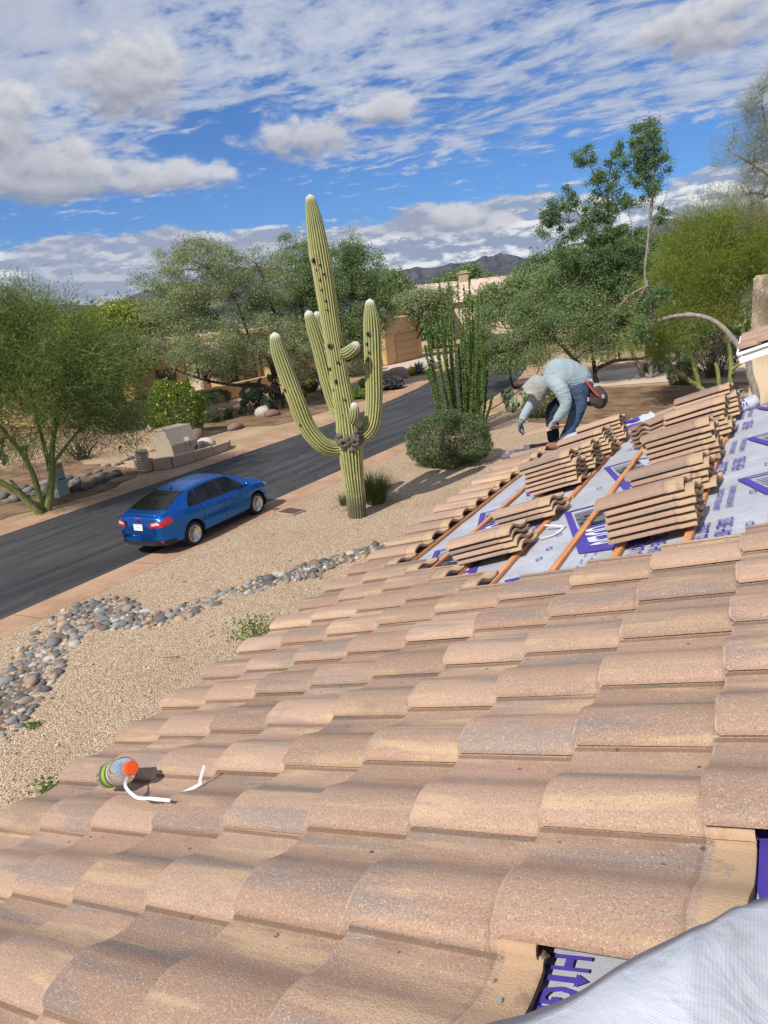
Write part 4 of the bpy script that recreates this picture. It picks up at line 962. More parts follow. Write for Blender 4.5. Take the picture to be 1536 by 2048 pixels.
# background band of trees along the far side and beyond
far_specs = [
    (-30, 715, 60, 3.2, 1.5, L_paloverde2, 'far green tree at the left edge behind the palo verde'),
    (330, 640, 85, 3.0, 1.5, L_mesquite2, 'far tree behind the left end of the adobe house'),
    (770, 575, 100, 3.2, 1.8, L_mesquite2, 'far tree left of the distant tile roof'),
    (930, 560, 120, 3.6, 1.6, L_mesquite2, 'far tree just right of the distant chimney'),
    (1110, 545, 95, 4.2, 2.2, L_dark, 'dark far tree behind the crown of the right hand mesquite'),
    (1180, 530, 80, 3.4, 2.0, L_mesquite2, 'far green tree below the slender tree'),
    (1330, 520, 75, 3.6, 2.0, L_dark, 'dark far tree left of the bright palo verde crown'),
    (1460, 480, 70, 4.0, 2.2, L_dark, 'dark far tree behind the bright palo verde crown'),
    (1250, 500, 110, 4.6, 2.2, L_dark, 'farthest dark tree below the right hand mountain'),
    (860, 660, 82, 1.5, 0.9, L_mesquite2, 'small bright tree behind the ocotillo, left side'),
    (1400, 640, 55, 2.2, 0.9, L_mesquite, 'low grey green shrub tree behind the leaning green trunks'),
    (1500, 620, 50, 1.6, 0.8, L_mesquite, 'low grey shrub tree below the stucco tower'),
    (60, 640, 120, 4.5, 1.6, L_paloverde2, 'distant yellow green tree at the foot of the left mountains'),
    (190, 645, 110, 4.5, 1.5, L_paloverde2, 'distant yellow green tree right below the left mountain dip')]
for i, (px, py, dd, rx, rz, lm, lab) in enumerate(far_specs):
    bs = [blob(px, py, dd, rx, rz), blob(px+rx*9, py+8, dd-.5, rx*.7, rz*.75), blob(px-rx*9, py+6, dd+.5, rx*.7, rz*.8), blob(px+4, py-rz*9, dd, rx*.55, rz*.6)]; c = bs[0][0]
    tree('background_tree', lab, (c.x, c.y, 0), [([(c.x, c.y, 0), (c.x+.3, c.y, c.z*.4), (c.x, c.y, c.z)], 0.16, 0.05)], bs, lm, B_dark, nclus=300, per=60, clus=0.5, lsize=(0.13, 0.26), aspect=0.42, seed=70+i, shell=0.5, group='trees in the background')

def shrub(name, label, base, rx, rz, m_leaf, n, lsize, seed, ry=None, flat=0.0, extra=None, m_bark=B_twig, cat='shrub', aspect=0.45, sink=0.15, lumps=14, gap=0.25):
    """dense clipped or loose bush: leaves on and under a lumpy shell, twigs inside"""
    rg = np.random.default_rng(seed); base = Vector(base); ry = ry or rx
    root = thing(name, label, cat, base)
    cz = rz*(1-sink)
    d = rg.normal(size=(n, 3)); d /= np.linalg.norm(d, axis=1, keepdims=True)
    if flat: d = np.sign(d)*np.abs(d)**(1-flat); d /= np.max(np.abs(d), axis=1, keepdims=True)**flat*np.linalg.norm(d, axis=1, keepdims=True)**(1-flat)
    lump = np.array([mnoise.noise((v[0]*2.6+seed, v[1]*2.6, v[2]*2.6)) for v in d])
    fine = np.array([mnoise.noise((v[0]*7+seed, v[1]*7, v[2]*7)) for v in d])
    r = 1+0.15*lump+0.07*fine-np.abs(rg.normal(0, 0.10, n))
    keep = (fine > -gap-0.2) | (rg.random(n) < 0.45)
    P = np.column_stack([d[:, 0]*r*rx, d[:, 1]*r*ry, cz+d[:, 2]*r*rz]); P = P[keep & (P[:, 2] > 0.03)]
    V = leaf_quads(P+np.array(base), rg.uniform(lsize[0], lsize[1], len(P)), aspect, rg.normal(size=P.shape), rg)
    tint = np.clip(rg.normal(0.45, 0.26, len(P)), 0, 1)
    lines = []
    for i in range(70):
        q = rg.normal(size=3); q /= np.linalg.norm(q); q[2] = abs(q[2])*1.0-0.15
        e = np.array([q[0]*rx*.95, q[1]*ry*.95, cz+q[2]*rz*.95])+np.array(base); s_ = np.array(base)+np.array([rg.normal()*rx*.12, rg.normal()*ry*.12, 0])
        lines.append((curve_pts(s_, e, rg, 0.1, 0.08, 6), 0.016*max(rx, .6), 0.004))
    o = bpy.data.objects.new('stems', branch_mesh('stems', lines, m_bark)); COL.objects.link(o); o.parent = root; o.matrix_parent_inverse = root.matrix_basis.inverted()
    quads_object('foliage', V, tint, m_leaf, root)
    if extra:
        nm, m2, n2, ls = extra; k = rg.choice(len(P), n2); Q = P[k]; Q = Q[Q[:, 2] > rz*.9] if nm == 'bare_twigs' else Q; n2 = len(Q); dirs = Q/np.array([rx, ry, rz]); Q = Q*1.02
        V2 = leaf_quads(Q+np.array(base), rg.uniform(ls[0], ls[1], n2), 0.8 if nm == 'flowers' else 0.10, rg.normal(size=Q.shape), rg); quads_object(nm, V2, rg.random(n2), m2, root)['kind'] = 'stuff'
    return root
shrub('round_bush', 'big clipped round bush with a grey twiggy patch on top, in front of the ocotillo', tuple(gp(902, 928)), 1.42, .95, L_bush, 26000, (0.022, 0.042), 5, extra=('bare_twigs', L_greytwig, 1500, (0.04, 0.12)))
shrub('yellow_flower_bush', 'bright green bush dotted with yellow flowers across the street', tuple(gp(360, 876)), 1.42, 1.55, L_yellowgreen, 13000, (0.04, 0.085), 6, extra=('flowers', L_flower, 260, (0.05, 0.09)), gap=0.05)
shrub('clipped_hedge', 'dark clipped square hedge right of the yellow flowering bush', tuple(gp(428, 842)), 0.95, 0.95, L_hedge, 9000, (0.03, 0.055), 7, ry=1.0, flat=0.55)
shrub('clipped_hedge', 'small dark bush peeking out left of the yellow flowering bush', tuple(gp(292, 835)), 0.8, 0.75, L_hedge, 3500, (0.03, 0.06), 8)
shrub('low_bush', 'rounded green bush right behind the mesquite trunk', tuple(gp(608, 785)), 1.4, 0.95, L_hedge, 7000, (0.035, 0.065), 9)
shrub('low_bush', 'low green bush behind the middle of the saguaro', tuple(gp(712, 752)), 1.6, 0.85, L_bush, 6000, (0.04, 0.08), 10)
shrub('low_bush', 'long low hedge in front of the garage wing', tuple(gp(735, 742)), 1.4, 0.8, L_bush, 5000, (0.04, 0.08), 11)
shrub('purple_cactus_clump', 'dusky purple cactus clump at the far kerb beside the saguaro arm', tuple(gp(780, 778)), 0.95, 0.45, L_purple, 3500, (0.05, 0.10), 12, aspect=0.8)
shrub('purple_cactus_clump', 'smaller dusky purple clump partly behind the saguaro arm', tuple(gp(752, 782)), 0.55, 0.4, L_purple, 1800, (0.05, 0.10), 13, aspect=0.8)
shrub('dark_hedge', 'dark rounded hedge behind the leaning green trunks on the right', tuple(gp(1425, 752)), 1.55, 1.55, L_hedge, 12000, (0.03, 0.055), 14)
shrub('low_bush', 'small dark bush behind the roofer', tuple(gp(1085, 835)), 0.8, 0.65, L_hedge, 4000, (0.03, 0.055), 15)
shrub('low_bush', 'dark rounded shrub at the foot of the leaning green trunks', tuple(gp(1365, 770)), 0.75, 0.6, L_hedge, 4000, (0.03, 0.05), 16)
shrub('yellow_shrub', 'small olive shrub by the cross street beyond the garage', tuple(gp(832, 683)), 1.5, 0.9, L_paloverde2, 2500, (0.07, 0.14), 17)
shrub('dry_shrub', 'dark wiry dry shrub behind the palo verde trunks', tuple(gp(165, 918)), 1.25, 0.85, L_purple, 1500, (0.04, 0.10), 18, aspect=0.1, m_bark=B_dark)
shrub('grey_shrub', 'low blue green shrub under the left palo verde crown', tuple(gp(255, 860)), 1.7, 0.9, L_mesquite, 7000, (0.035, 0.07), 19)
def grass(name, label, base, n, L, m, seed, spread=0.12, w=0.006, lean=0.55, cat='grass'):
    rg = np.random.default_rng(seed); base = np.array(base); root = thing(name, label, cat, tuple(base)); lines_V = []
    az = rg.random(n)*2*np.pi; out = np.column_stack([np.cos(az), np.sin(az), np.zeros(n)]); le = rg.uniform(0.15, 1.0, n)*lean; LL = L*rg.uniform(0.6, 1.1, n)
    st = base+out*rg.random(n)[:, None]*spread; side = np.column_stack([-np.sin(az), np.cos(az), np.zeros(n)]); Vs = []; k = 5
    P = []
    for q in range(k+1):
        t = q/k; ang = le*(0.35+1.35*t); P.append(np.column_stack([np.sin(ang), np.cos(ang)]))
    pos = [st]; 
    for q in range(k): pos.append(pos[-1]+(out*P[q][:, :1]+np.array([0, 0, 1.])*P[q][:, 1:2])*(LL/k)[:, None])
    for q in range(k):
        w0 = w*(1-q/k)**.6; w1 = w*(1-(q+1)/k)**.6
        Vs.append(np.stack([pos[q]-side*w0, pos[q]+side*w0, pos[q+1]+side*w1, pos[q+1]-side*w1], 1))
    V = np.concatenate(Vs); tint = np.tile(np.clip(rg.normal(.5, .25, n), 0, 1), k)
    quads_object('blades', V, tint, m, root); return root
g0 = gp(752, 1008)
grass('grass_clump', 'spiky green grass clump behind the saguaro base', g0, 1700, 1.0, L_grass, 3, 0.26, 0.007, 1.15)
grass('grass_clump', 'smaller grass tuft left of the saguaro base', gp(692, 1012), 420, 0.42, L_grass, 4, 0.15, 0.006, 1.1)
def agave(label, base, n, L, seed, m=L_agave):
    rg = np.random.default_rng(seed); root = thing('agave', label, 'agave', tuple(base)); b = Vector(base); g_ = 2.39996
    for i in range(n):
        t = i/n; a = i*g_; el_ = R_(12+72*t**1.2); Lr = L*(1-0.35*t)*rg.uniform(.85, 1.05)
        o = Vector((math.cos(a), math.sin(a), 0)); s_ = Vector((-math.sin(a), math.cos(a), 0)); V = []
        for q in range(6):
            u = q/5; w = L*0.085*(0.55+1.5*u*(1-u)*1.5)*(1-u**3); p = o*(Lr*u*math.cos(el_))+Vector((0, 0, 0.05+Lr*u*math.sin(el_)))+Vector((0, 0, -0.10*Lr*u*u))
            dn = Vector((0, 0, -1))*w*.45
            V += [p-s_*w, p+dn, p+s_*w]
        Fc = [(3*q+e, 3*q+e+1, 3*q+e+4, 3*q+e+3) for q in range(5) for e in (0, 1)]
        kid('leaf', mesh_from('leaf', V, Fc, m, True, attrs={'tint': [rg.random()]*len(V)}), root)
agave('blue grey agave on the garage corner across the street', gp(838, 748), 34, 1.55, 3)
agave('dark green agave at the far kerb behind the saguaro', gp(712, 798), 30, 1.25, 4, L_ocotillo)
agave('yellow green yucca behind the leaning green trunks', gp(1385, 700), 26, 1.9, 5, L_grass)
def m_barrel(k):
    o = k.tc('Object'); x, y, z = k.sep(o); a = k.m('SINE', k.m('MULTIPLY', k.m('ARCTAN2', x, y), 22.0))
    setb(k, col=k.mix(k.ss(a, -0.2, 0.6), (0.10, 0.13, 0.03), (0.52, 0.38, 0.05)), rough=0.8, normal=k.bump(k.noise(o, 60, 3, .6), 0.8, 0.02))
M_barrel = mat('golden_barrel', m_barrel)
def barrel(label, base, r):
    mb = MB(); n = 66; V = []; m_ = 12
    for j in range(m_+1):
        t = -0.42*math.pi+(0.92*math.pi)*j/m_
        for i in range(n): a = 2*math.pi*i/n; rr = r*math.cos(t)*(1+0.07*math.cos(a*22)); V.append((rr*math.cos(a), rr*math.sin(a), r*.9+r*math.sin(t)*.95))
    mb.add(V, [(j*n+i, j*n+(i+1) % n, (j+1)*n+(i+1) % n, (j+1)*n+i) for j in range(m_) for i in range(n)])
    mb.add([V[m_*n+i] for i in range(n)], [tuple(range(n))])
    o = ob('barrel_cactus', mb.mesh('barrel_cactus', M_barrel, True), loc=tuple(base)); tag(o, label, 'cactus', 'golden barrel cacti across the street')
barrel('golden barrel cactus in front of the blue grey agave', gp(824, 751), 0.36)
barrel('golden barrel cactus right of the mesquite trunk, larger of two', gp(623, 783), 0.48)
barrel('golden barrel cactus right of the mesquite trunk, smaller of two', gp(604, 796), 0.30)
barrel('golden barrel cactus behind the right arm of the saguaro', gp(728, 775), 0.36)
def m_pad(k):
    o = k.pos(); n = k.noise(o, 6, 4, .6); sp = k.vor(o, 16, out='Distance')
    c = k.mix(k.ss(n, .3, .7), (0.075, 0.12, 0.06), (0.155, 0.215, 0.115)); c = k.mix(k.ss(sp, 0.10, 0.05), c, (0.34, 0.30, 0.18))
    setb(k, col=c, rough=0.6, spec=0.3)
M_pad = mat('prickly_pear_pad', m_pad)
def prickly(label, base, h, npad, seed):
    rg = random.Random(seed); root = thing('prickly_pear', label, 'cactus', tuple(base)); pads = []
    def pad(p, up, sz):
        n = Vector((rg.uniform(-1, 1), rg.uniform(-1, 1), rg.uniform(-.2, .2))); n = (n-up*n.dot(up)).normalized(); s_ = up.cross(n); c = p+up*sz*.95; V = []; N = 12
        for (w, off) in ((1, 0), (0.82, 0.085), (0.45, 0.12)):
            for sg in ((1,) if off == 0 else (1, -1)):
                for i in range(N):
                    a = 2*math.pi*i/N; rr = 1.0-0.18*max(0, -math.cos(a)); V.append(c+up*(math.cos(a)*sz*w*rr)+s_*(math.sin(a)*sz*.74*w)+n*(sg*off*sz))
        Fc = []
        for side in (0, 1):
            r1 = N+side*N; r2 = 3*N+side*N
            for i in range(N):
                j = (i+1) % N
                q1 = (i, j, r1+j, r1+i); q2 = (r1+i, r1+j, r2+j, r2+i); Fc += [q1, q2] if side == 0 else [q1[::-1], q2[::-1]]
            Fc.append(tuple(range(r2, r2+N)) if side == 0 else tuple(range(r2+N-1, r2-1, -1)))
        kid('pad', mesh_from('pad', V, Fc, M_pad, True), root); pads.append((c, up, sz)); return c
    for i in range(npad):
        if i < max(3, npad//5): p = Vector((rg.uniform(-1, 1)*h*.7, rg.uniform(-1, 1)*h*.7, 0)); up = Vector((rg.uniform(-.5, .5), rg.uniform(-.5, .5), 1)).normalized(); pad(p, up, h*rg.uniform(.15, .2))
        else:
            c, u0, s0 = rg.choice(pads)
            if c.z > h*.85: continue
            d = Vector((rg.uniform(-1, 1), rg.uniform(-1, 1), rg.uniform(.2, 1.1))).normalized(); up = (u0*.7+d*.8).normalized(); pad(c+(u0*.6+d*.5)*s0*.8, up, s0*rg.uniform(.8, 1.05))
prickly('prickly pear clump left of the mesquite trunk across the street', gp(515, 822), 1.7, 60, 3)
prickly('prickly pear behind the left palo verde trunks', gp(20, 925), 1.1, 34, 4)
prickly('small prickly pear at the foot of the left palo verde', gp(70, 1000), 0.7, 18, 5)
prickly('prickly pear beside the street, left of the roofer', gp(1030, 822), 1.05, 40, 6)
prickly('tall prickly pear by the pale driveway behind the palo verde trunks', gp(1345, 742), 1.9, 60, 7)
# ocotillo: wands of small leaves from one foot
def ocotillo():
    rg = np.random.default_rng(12); base = gp(925, 866); D = math.hypot(base.x, base.y)
    root = thing('ocotillo', 'tall ocotillo with many upright leafy wands behind the round bush', 'ocotillo', base)
    tips = [(848, 640), (862, 600), (880, 620), (895, 575), (905, 640), (915, 560), (925, 610), (935, 590), (945, 600), (955, 650), (965, 660), (870, 680), (888, 700), (900, 690), (930, 680), (940, 720), (975, 740), (860, 720), (912, 720), (950, 700), (968, 690), (878, 560), (938, 545), (955, 590), (850, 690), (922, 650), (905, 600), (960, 720), (985, 790), (870, 760), (856, 660), (866, 640), (884, 660), (892, 630), (900, 655), (918, 690), (928, 570), (933, 630), (948, 640), (944, 670), (958, 680), (972, 710), (854, 740), (880, 730), (896, 740), (907, 760), (926, 740)]
    VV = []; TT = []
    for i, (x, y) in enumerate(tips):
        tip = np.array(at(x, y, D+rg.uniform(-1.1, 1.1))); s_ = np.array(base)+np.array([(tip[0]-base.x)*.55+rg.normal()*.08, (tip[1]-base.y)*.55+rg.normal()*.08, 0])
        # bases spread out fast and rise
        t = np.linspace(0, 1, 14)[:, None]; mid = s_+(tip-s_)*np.array([0.62, 0.62, 0.45])
        P = (1-t)**2*s_+2*t*(1-t)*mid+t**2*tip+rg.normal(size=(14, 3))*0.012
        n = 700; u = rg.random(n)**.9*13; k = np.minimum(u.astype(int), 12); fr = (u-k)[:, None]; C = P[k]*(1-fr)+P[k+1]*fr; d = rg.normal(size=(n, 3)); d /= np.linalg.norm(d, axis=1, keepdims=True); d[:, 2] = np.abs(d[:, 2])*.6
        VV.append(leaf_quads(C+d*0.035, rg.uniform(0.034, 0.060, n), 0.5, d, rg)); TT.append(np.clip(rg.normal(.5, .25, n), 0, 1))
        w = kid('wand', branch_mesh('wand', [(P-np.array(base), 0.022, 0.008)], B_twig, 5), root)
        lf = quads_object('leaves', VV[-1]-np.array(base), TT[-1], L_ocotillo, root); lf.matrix_parent_inverse = Matrix.Identity(4); lf.parent = w
    V2 = np.array([np.array(at(898+rg.normal()*3, 575+rg.normal()*10, D)) for _ in range(120)]); fp = quads_object('flower_plume', leaf_quads(V2, np.full(120, .06), .3, np.tile([0, 0, 1.], (120, 1)), rg), rg.random(120), L_ocotillo, root); fp['kind'] = 'stuff'
ocotillo()
# small weeds in the gravel
def weed(label, base, n, h, seed):
    rg = np.random.default_rng(seed); root = thing('weed', label, 'weed', tuple(base)); b = np.array(base); P = np.column_stack([rg.normal(size=n)*h*.5, rg.normal(size=n)*h*.5, rg.random(n)*h])+b
    quads_object('leaves', leaf_quads(P, rg.uniform(.02, .045, n), .5, rg.normal(size=(n, 3)), rg), rg.random(n), L_ocotillo, root)
    lines = [(curve_pts(b, q, rg, 0, .1, 4), .004, .002) for q in P[:25]]; o = kid('stems', branch_mesh('stems', [(l[0]-b, l[1], l[2]) for l in lines], B_twig, 4), root)
weed('leafy green weed in the gravel by the roof edge', gp(512, 1282), 420, 0.42, 2)
weed('low weed with a reddish tip at the roof edge near the bottle', gp(100, 1592), 140, 0.22, 3)
weed('tiny weed beside the river rocks at the left', gp(72, 1458), 60, 0.10, 4)
# ---------------------------------------------------------------- tile stacks on the battens, other things on the roof
ORD = ['top', 'second from top', 'third from top', 'fourth from top', 'fifth from top', 'sixth from top', 'seventh from top', 'eighth from top']
def stack(r, c, n, where, rot=0.0, seed=0):
    rg = random.Random(seed)
    for i in range(n):
        k = n-1-i
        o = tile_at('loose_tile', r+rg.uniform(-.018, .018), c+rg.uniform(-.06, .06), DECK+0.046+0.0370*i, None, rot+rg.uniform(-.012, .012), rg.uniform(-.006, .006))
        lab = ('bottom' if k == n-1 else ORD[k])
        tag(o, 'roof tile %s, %s' % ('at the bottom' if k == n-1 else 'on top' if k == 0 else ORD[k], where), 'roof tile', 'loose tiles stacked on the battens')
stack(-2.95, 3.1, 4, 'nearest stack on the street side', 0.02, 1)
stack(-5.25, 3.12, 3, 'low second stack on the street side', -0.02, 2)
stack(-8.0, 3.05, 7, 'tall third stack on the street side', 0.015, 3)
stack(-9.5, 3.12, 6, 'fourth stack on the street side', 0.01, 4)
stack(-11.35, 3.1, 6, 'fifth stack on the street side', -0.01, 5)
stack(-13.2, 3.15, 6, 'farthest stack on the street side', 0.02, 6)
stack(-2.0, 6.12, 6, 'nearest stack on the upper batten row', 0.015, 7)
stack(-4.2, 6.12, 5, 'second stack on the upper batten row', 0.0, 8)
stack(-6.5, 6.10, 7, 'third stack on the upper batten row', 0.02, 9)
stack(-9.0, 6.15, 7, 'fourth stack on the upper batten row', -0.01, 10)
stack(-11.2, 6.2, 7, 'farthest stack on the upper batten row', 0.0, 11)
stack(-10.6, 5.55, 5, 'stack turned askew beside the upper batten row', 0.75, 12)
stack(-14.4, 5.2, 2, 'low pair beside the dark underlayment fold at the hip', 0.35, 13)
# folded ends of underlayment lying at the hip
def fold(name, label, pts, width, rad, seed):
    rg = np.random.default_rng(seed); P = spline([tuple(p) for p in pts], 8); fr = frames(P); V = []; mx = []; my = []; n = 16
    for i, (p, t, x, y) in enumerate(fr):
        for j in range(n+1):
            a = -0.6+2*math.pi*1.15*j/n; r = rad*(1+0.12*math.sin(i*.9+j)+0.25*j/n)*(1+0.15*rg.normal()*0.3)
            V.append(p+x*(r*math.cos(a))+y*(r*.75*math.sin(a))); mx.append(i*.03); my.append(j*.03)
    Fc = [(i*(n+1)+j, i*(n+1)+j+1, (i+1)*(n+1)+j+1, (i+1)*(n+1)+j) for i in range(len(fr)-1) for j in range(n)]
    return mesh_from(name, V, Fc, M_memb, True, attrs={'mx': mx, 'my': my})
def rp(r, c, h=0.0): return MR @ Vector((c*SV, -r*SU, h))
def scrap(label, r, c, ln, rot, rad, txt, seed):
    root = thing('underlayment_roll', label, 'underlayment', rp(r, c, DECK))
    a = rp(r, c, DECK+rad*.8); d = (AX*math.cos(rot)+AY*math.sin(rot))
    me = fold('sheet', '', [a-d*ln/2, a-d*ln*.1+AZ*.01, a+d*ln*.2, a+d*ln/2+AZ*.012], 0.3, rad, seed)
    o = ob('sheet', me, root)
    # printed band wrapped on the roll
    V = []; Fc = []
    P = spline([tuple(a-d*ln/2), tuple(a-d*ln*.1+AZ*.01), tuple(a+d*ln*.2), tuple(a+d*ln/2+AZ*.012)], 8)
    s_ = d.cross(AZ)
    for i in range(8, 17):
        p = Vector(P[i])
        for q in range(5):
            a_ = R_(10+q*22); rr = rad*1.36; V.append(p-s_*(-rr*math.cos(a_))+AZ*(rr*.82*math.sin(a_)))
    Fc = [(i*5+q, i*5+q+1, (i+1)*5+q+1, (i+1)*5+q) for i in range(8) for q in (0, 2) if txt or i % 2]
    ob('print', mesh_from('print', V, Fc, M_purple, True), root)
scrap('white roll of underlayment with purple print behind the roofer legs', -16.6, 2.55, 0.55, 0.6, 0.075, '', 1)
scrap('purple printed fold of underlayment at the hip between the stacks', -14.3, 4.4, 0.5, 0.5, 0.085, 'x', 2)
scrap('small curled end of underlayment at the hip right of the stacks', -12.6, 7.3, 0.35, 0.5, 0.05, '', 3)
def rpx(px, py, h=0.0):
    """point on the roof plane (raised h) at a photo position"""
    d = Vector(ray(px, py)); o = Vector((0, 0, EYE)); k = ((P0+AZ*h-o).dot(AZ))/d.dot(AZ); return o+d*k
# the loose flap of underlayment in front of us
def flap():
    # the free edge runs from the tiles at our knee up to the right; lifted a little above the tiles, drooping to the deck on the right
    edge = [(940, 2056, .030), (1010, 2032, .045), (1080, 2012, .055), (1150, 1982, .060), (1230, 1932, .060), (1300, 1890, .055), (1380, 1850, .050), (1420, 1838, .035), (1470, 1812, .012), (1536, 1792, -.02), (1620, 1765, -.045), (1750, 1740, -.05)]
    E_ = spline([tuple(rpx(x, y, h)) for x, y, h in edge], 6); n = 26; V = []; mx = []; my = []; E_ = [Vector(e) for e in E_]
    for i, e in enumerate(E_):
        q_ = e-P0; lx, ly, lz = q_.dot(AX), q_.dot(AY), q_.dot(AZ)
        for j in range(n+1):
            t = j/n; dy = -1.6*t; x = lx+.12*t
            z = lz+.030*math.exp(-((t-.05)/.05)**2)-.016*(t < .02)+.012*math.sin(x*7+t*5)*t+.007*mnoise.noise((x*5, dy*5, 4))+.004*mnoise.noise((x*14, dy*9, 1))-.03*t
            V.append(MR @ Vector((x, ly+dy, z))); mx.append(x); my.append(dy)
    Fc = [(i*(n+1)+j, (i+1)*(n+1)+j, (i+1)*(n+1)+j+1, i*(n+1)+j+1) for i in range(len(E_)-1) for j in range(n)]
    me = mesh_from('underlayment_flap', V, Fc, M_memb, True, attrs={'mx': mx, 'my': my}); o = ob('underlayment_flap', me)
    sm = o.modifiers.new('thickness', 'SOLIDIFY'); sm.thickness = 0.0012
    tag(o, 'loose pale grey flap of underlayment folded over the tiles in the bottom right corner', 'underlayment')
flap()
# white plastic straps
M_strap = plain('white_strap', (0.80, 0.80, 0.80), 0.4, var=0.04, scale=30)
def strap(label, pts, w, up):
    P = spline([tuple(p) for p in pts], 6); V = []; n = len(P); up = Vector(up)
    for i in range(n):
        t = Vector(P[min(i+1, n-1)])-Vector(P[max(i-1, 0)]); s_ = t.cross(up).normalized()*w/2; p = Vector(P[i]); V += [p-s_, p+s_]
    o = ob('plastic_strap', mesh_from('plastic_strap', V, [(2*i, 2*i+1, 2*i+3, 2*i+2) for i in range(n-1)], M_strap)); sm = o.modifiers.new('thickness', 'SOLIDIFY'); sm.thickness = 0.001
    tag(o, label, 'strap'); return o
strap('bent white plastic strap standing up on a tile right of the bottle', [rpx(362, 1588, .012), rpx(398, 1569, .018), rpx(400, 1560, .03), rpx(408, 1531, .075)], 0.010, Vector((0, 0, EYE))-rpx(390, 1560))
strap('white plastic strap lying across the orange capped bottle', [rpx(260, 1543, .075), rpx(250, 1570, .09), rpx(272, 1594, .085), rpx(300, 1597, .072), rpx(340, 1601, .066)], 0.010, Vector((0, 0, EYE))-rpx(280, 1580))
strap('folded white plastic strap lying on the underlayment beside a batten', [rpx(1090, 1050, DECK+.045), rpx(1125, 1052, DECK+.02), rpx(1128, 1053, DECK+.012), rpx(1110, 1068, DECK+.012), rpx(1078, 1076, DECK+.03)], 0.022, AZ)
# the bottle
def bottle():
    r_, c_ = 4.42, 1.55
    base = RM(4.20, 1.42, 0.026)
    root = thing('plastic_bottle', 'clear sports drink bottle with an orange cap and green label lying on the tiles', 'bottle', base.translation)
    ax = (AX*0.92-AY*0.17+AZ*0.20).normalized(); s_ = ax.cross(AZ).normalized(); u_ = s_.cross(ax)
    o = base.translation+AZ*0.030
    M = Matrix(((s_.x, u_.x, ax.x, o.x), (s_.y, u_.y, ax.y, o.y), (s_.z, u_.z, ax.z, o.z), (0, 0, 0, 1))) @ Matrix.Scale(1.22, 4)
    def mk(k):
        setb(k, col=(0.86, 0.88, 0.88), rough=0.06, trans=0.94, ior=1.38, spec=0.5)
    M_pet = mat('clear_plastic', mk)
    mb = MB(); mb.lathe([(0.0001, 0.006), (0.022, 0.003), (0.034, 0.0), (0.039, 0.008), (0.040, 0.02), (0.0385, 0.03), (0.040, 0.04), (0.040, 0.115), (0.0385, 0.12), (0.0405, 0.128), (0.0412, 0.15), (0.0385, 0.172), (0.030, 0.192), (0.019, 0.203), (0.0165, 0.206), (0.0165, 0.214), (0.015, 0.214), (0.015, 0.206), (0.029, 0.190), (0.037, 0.170), (0.0395, 0.15), (0.0385, 0.12), (0.0385, 0.02), (0.033, 0.004), (0.0001, 0.008)], 32, M)
    ob('bottle_body', mb.mesh('bottle_body', M_pet, True), root)
    mb = MB(); mb.lathe([(0.0199, 0.203), (0.0205, 0.2045), (0.0205, 0.222), (0.0195, 0.225), (0.0001, 0.2255)], 30, M)
    for i in range(30):
        a = 2*math.pi*i/30; mb.box((0, 0, 0), (0.0012, 0.0014, 0.016), M @ Matrix.Rotation(a, 4, 'Z') @ Matrix.Translation((0.0206, 0, 0.213)))
    ob('cap', mb.mesh('cap', plain('orange_cap', (0.86, 0.105, 0.012), 0.4, var=0.04), False), root)
    def ml(k):
        x, y, z = k.sep(k.attr('luv', 'Vector')); 
        n = k.noise(k.attr('luv', 'Vector'), 5, 3, .6)
        c = k.mix(k.ss(n, 0.52, 0.54), (0.30, 0.43, 0.035), (0.05, 0.06, 0.06))
        c = k.mix(k.ss(z, 0.085, 0.088), c, (0.55, 0.58, 0.60)); c = k.mix(k.ss(z, 0.050, 0.047), c, (0.06, 0.065, 0.06))
        setb(k, col=c, rough=0.35)
    mlab = plain('green_label', (0.26, 0.40, 0.03), 0.4, var=0.25, scale=40)
    mdark = plain('dark_label', (0.045, 0.05, 0.055), 0.4, var=0.2, scale=40)
    mwhite = plain('white_label', (0.72, 0.74, 0.74), 0.4, var=0.05, scale=40)
    for nm, z0, z1, mm in (('label_band', 0.044, 0.060, mdark), ('label_band', 0.060, 0.092, mlab), ('label_band', 0.092, 0.108, mdark), ('label_band', 0.108, 0.114, mwhite)):
        mb = MB(); N = 32; V = []
        for z in (z0, z1):
            for i in range(N): a = 2*math.pi*i/N; V.append(M @ Vector((0.0404*math.cos(a), 0.0404*math.sin(a), z)))
        mb.add(V, [(i, (i+1) % N, N+(i+1) % N, N+i) for i in range(N)]); ob(nm, mb.mesh(nm, mm, True), root)
    # white oval emblem on the label, facing up
    P = []
    for i in range(16):
        a = 2*math.pi*i/16; t = math.pi*0.60+0.30*math.cos(a); P.append(M @ Vector((0.0409*math.cos(t), 0.0409*math.sin(t), 0.078+0.013*math.sin(a))))
    ob('emblem', mesh_from('emblem', P, [tuple(range(16))], mwhite), root)
bottle()

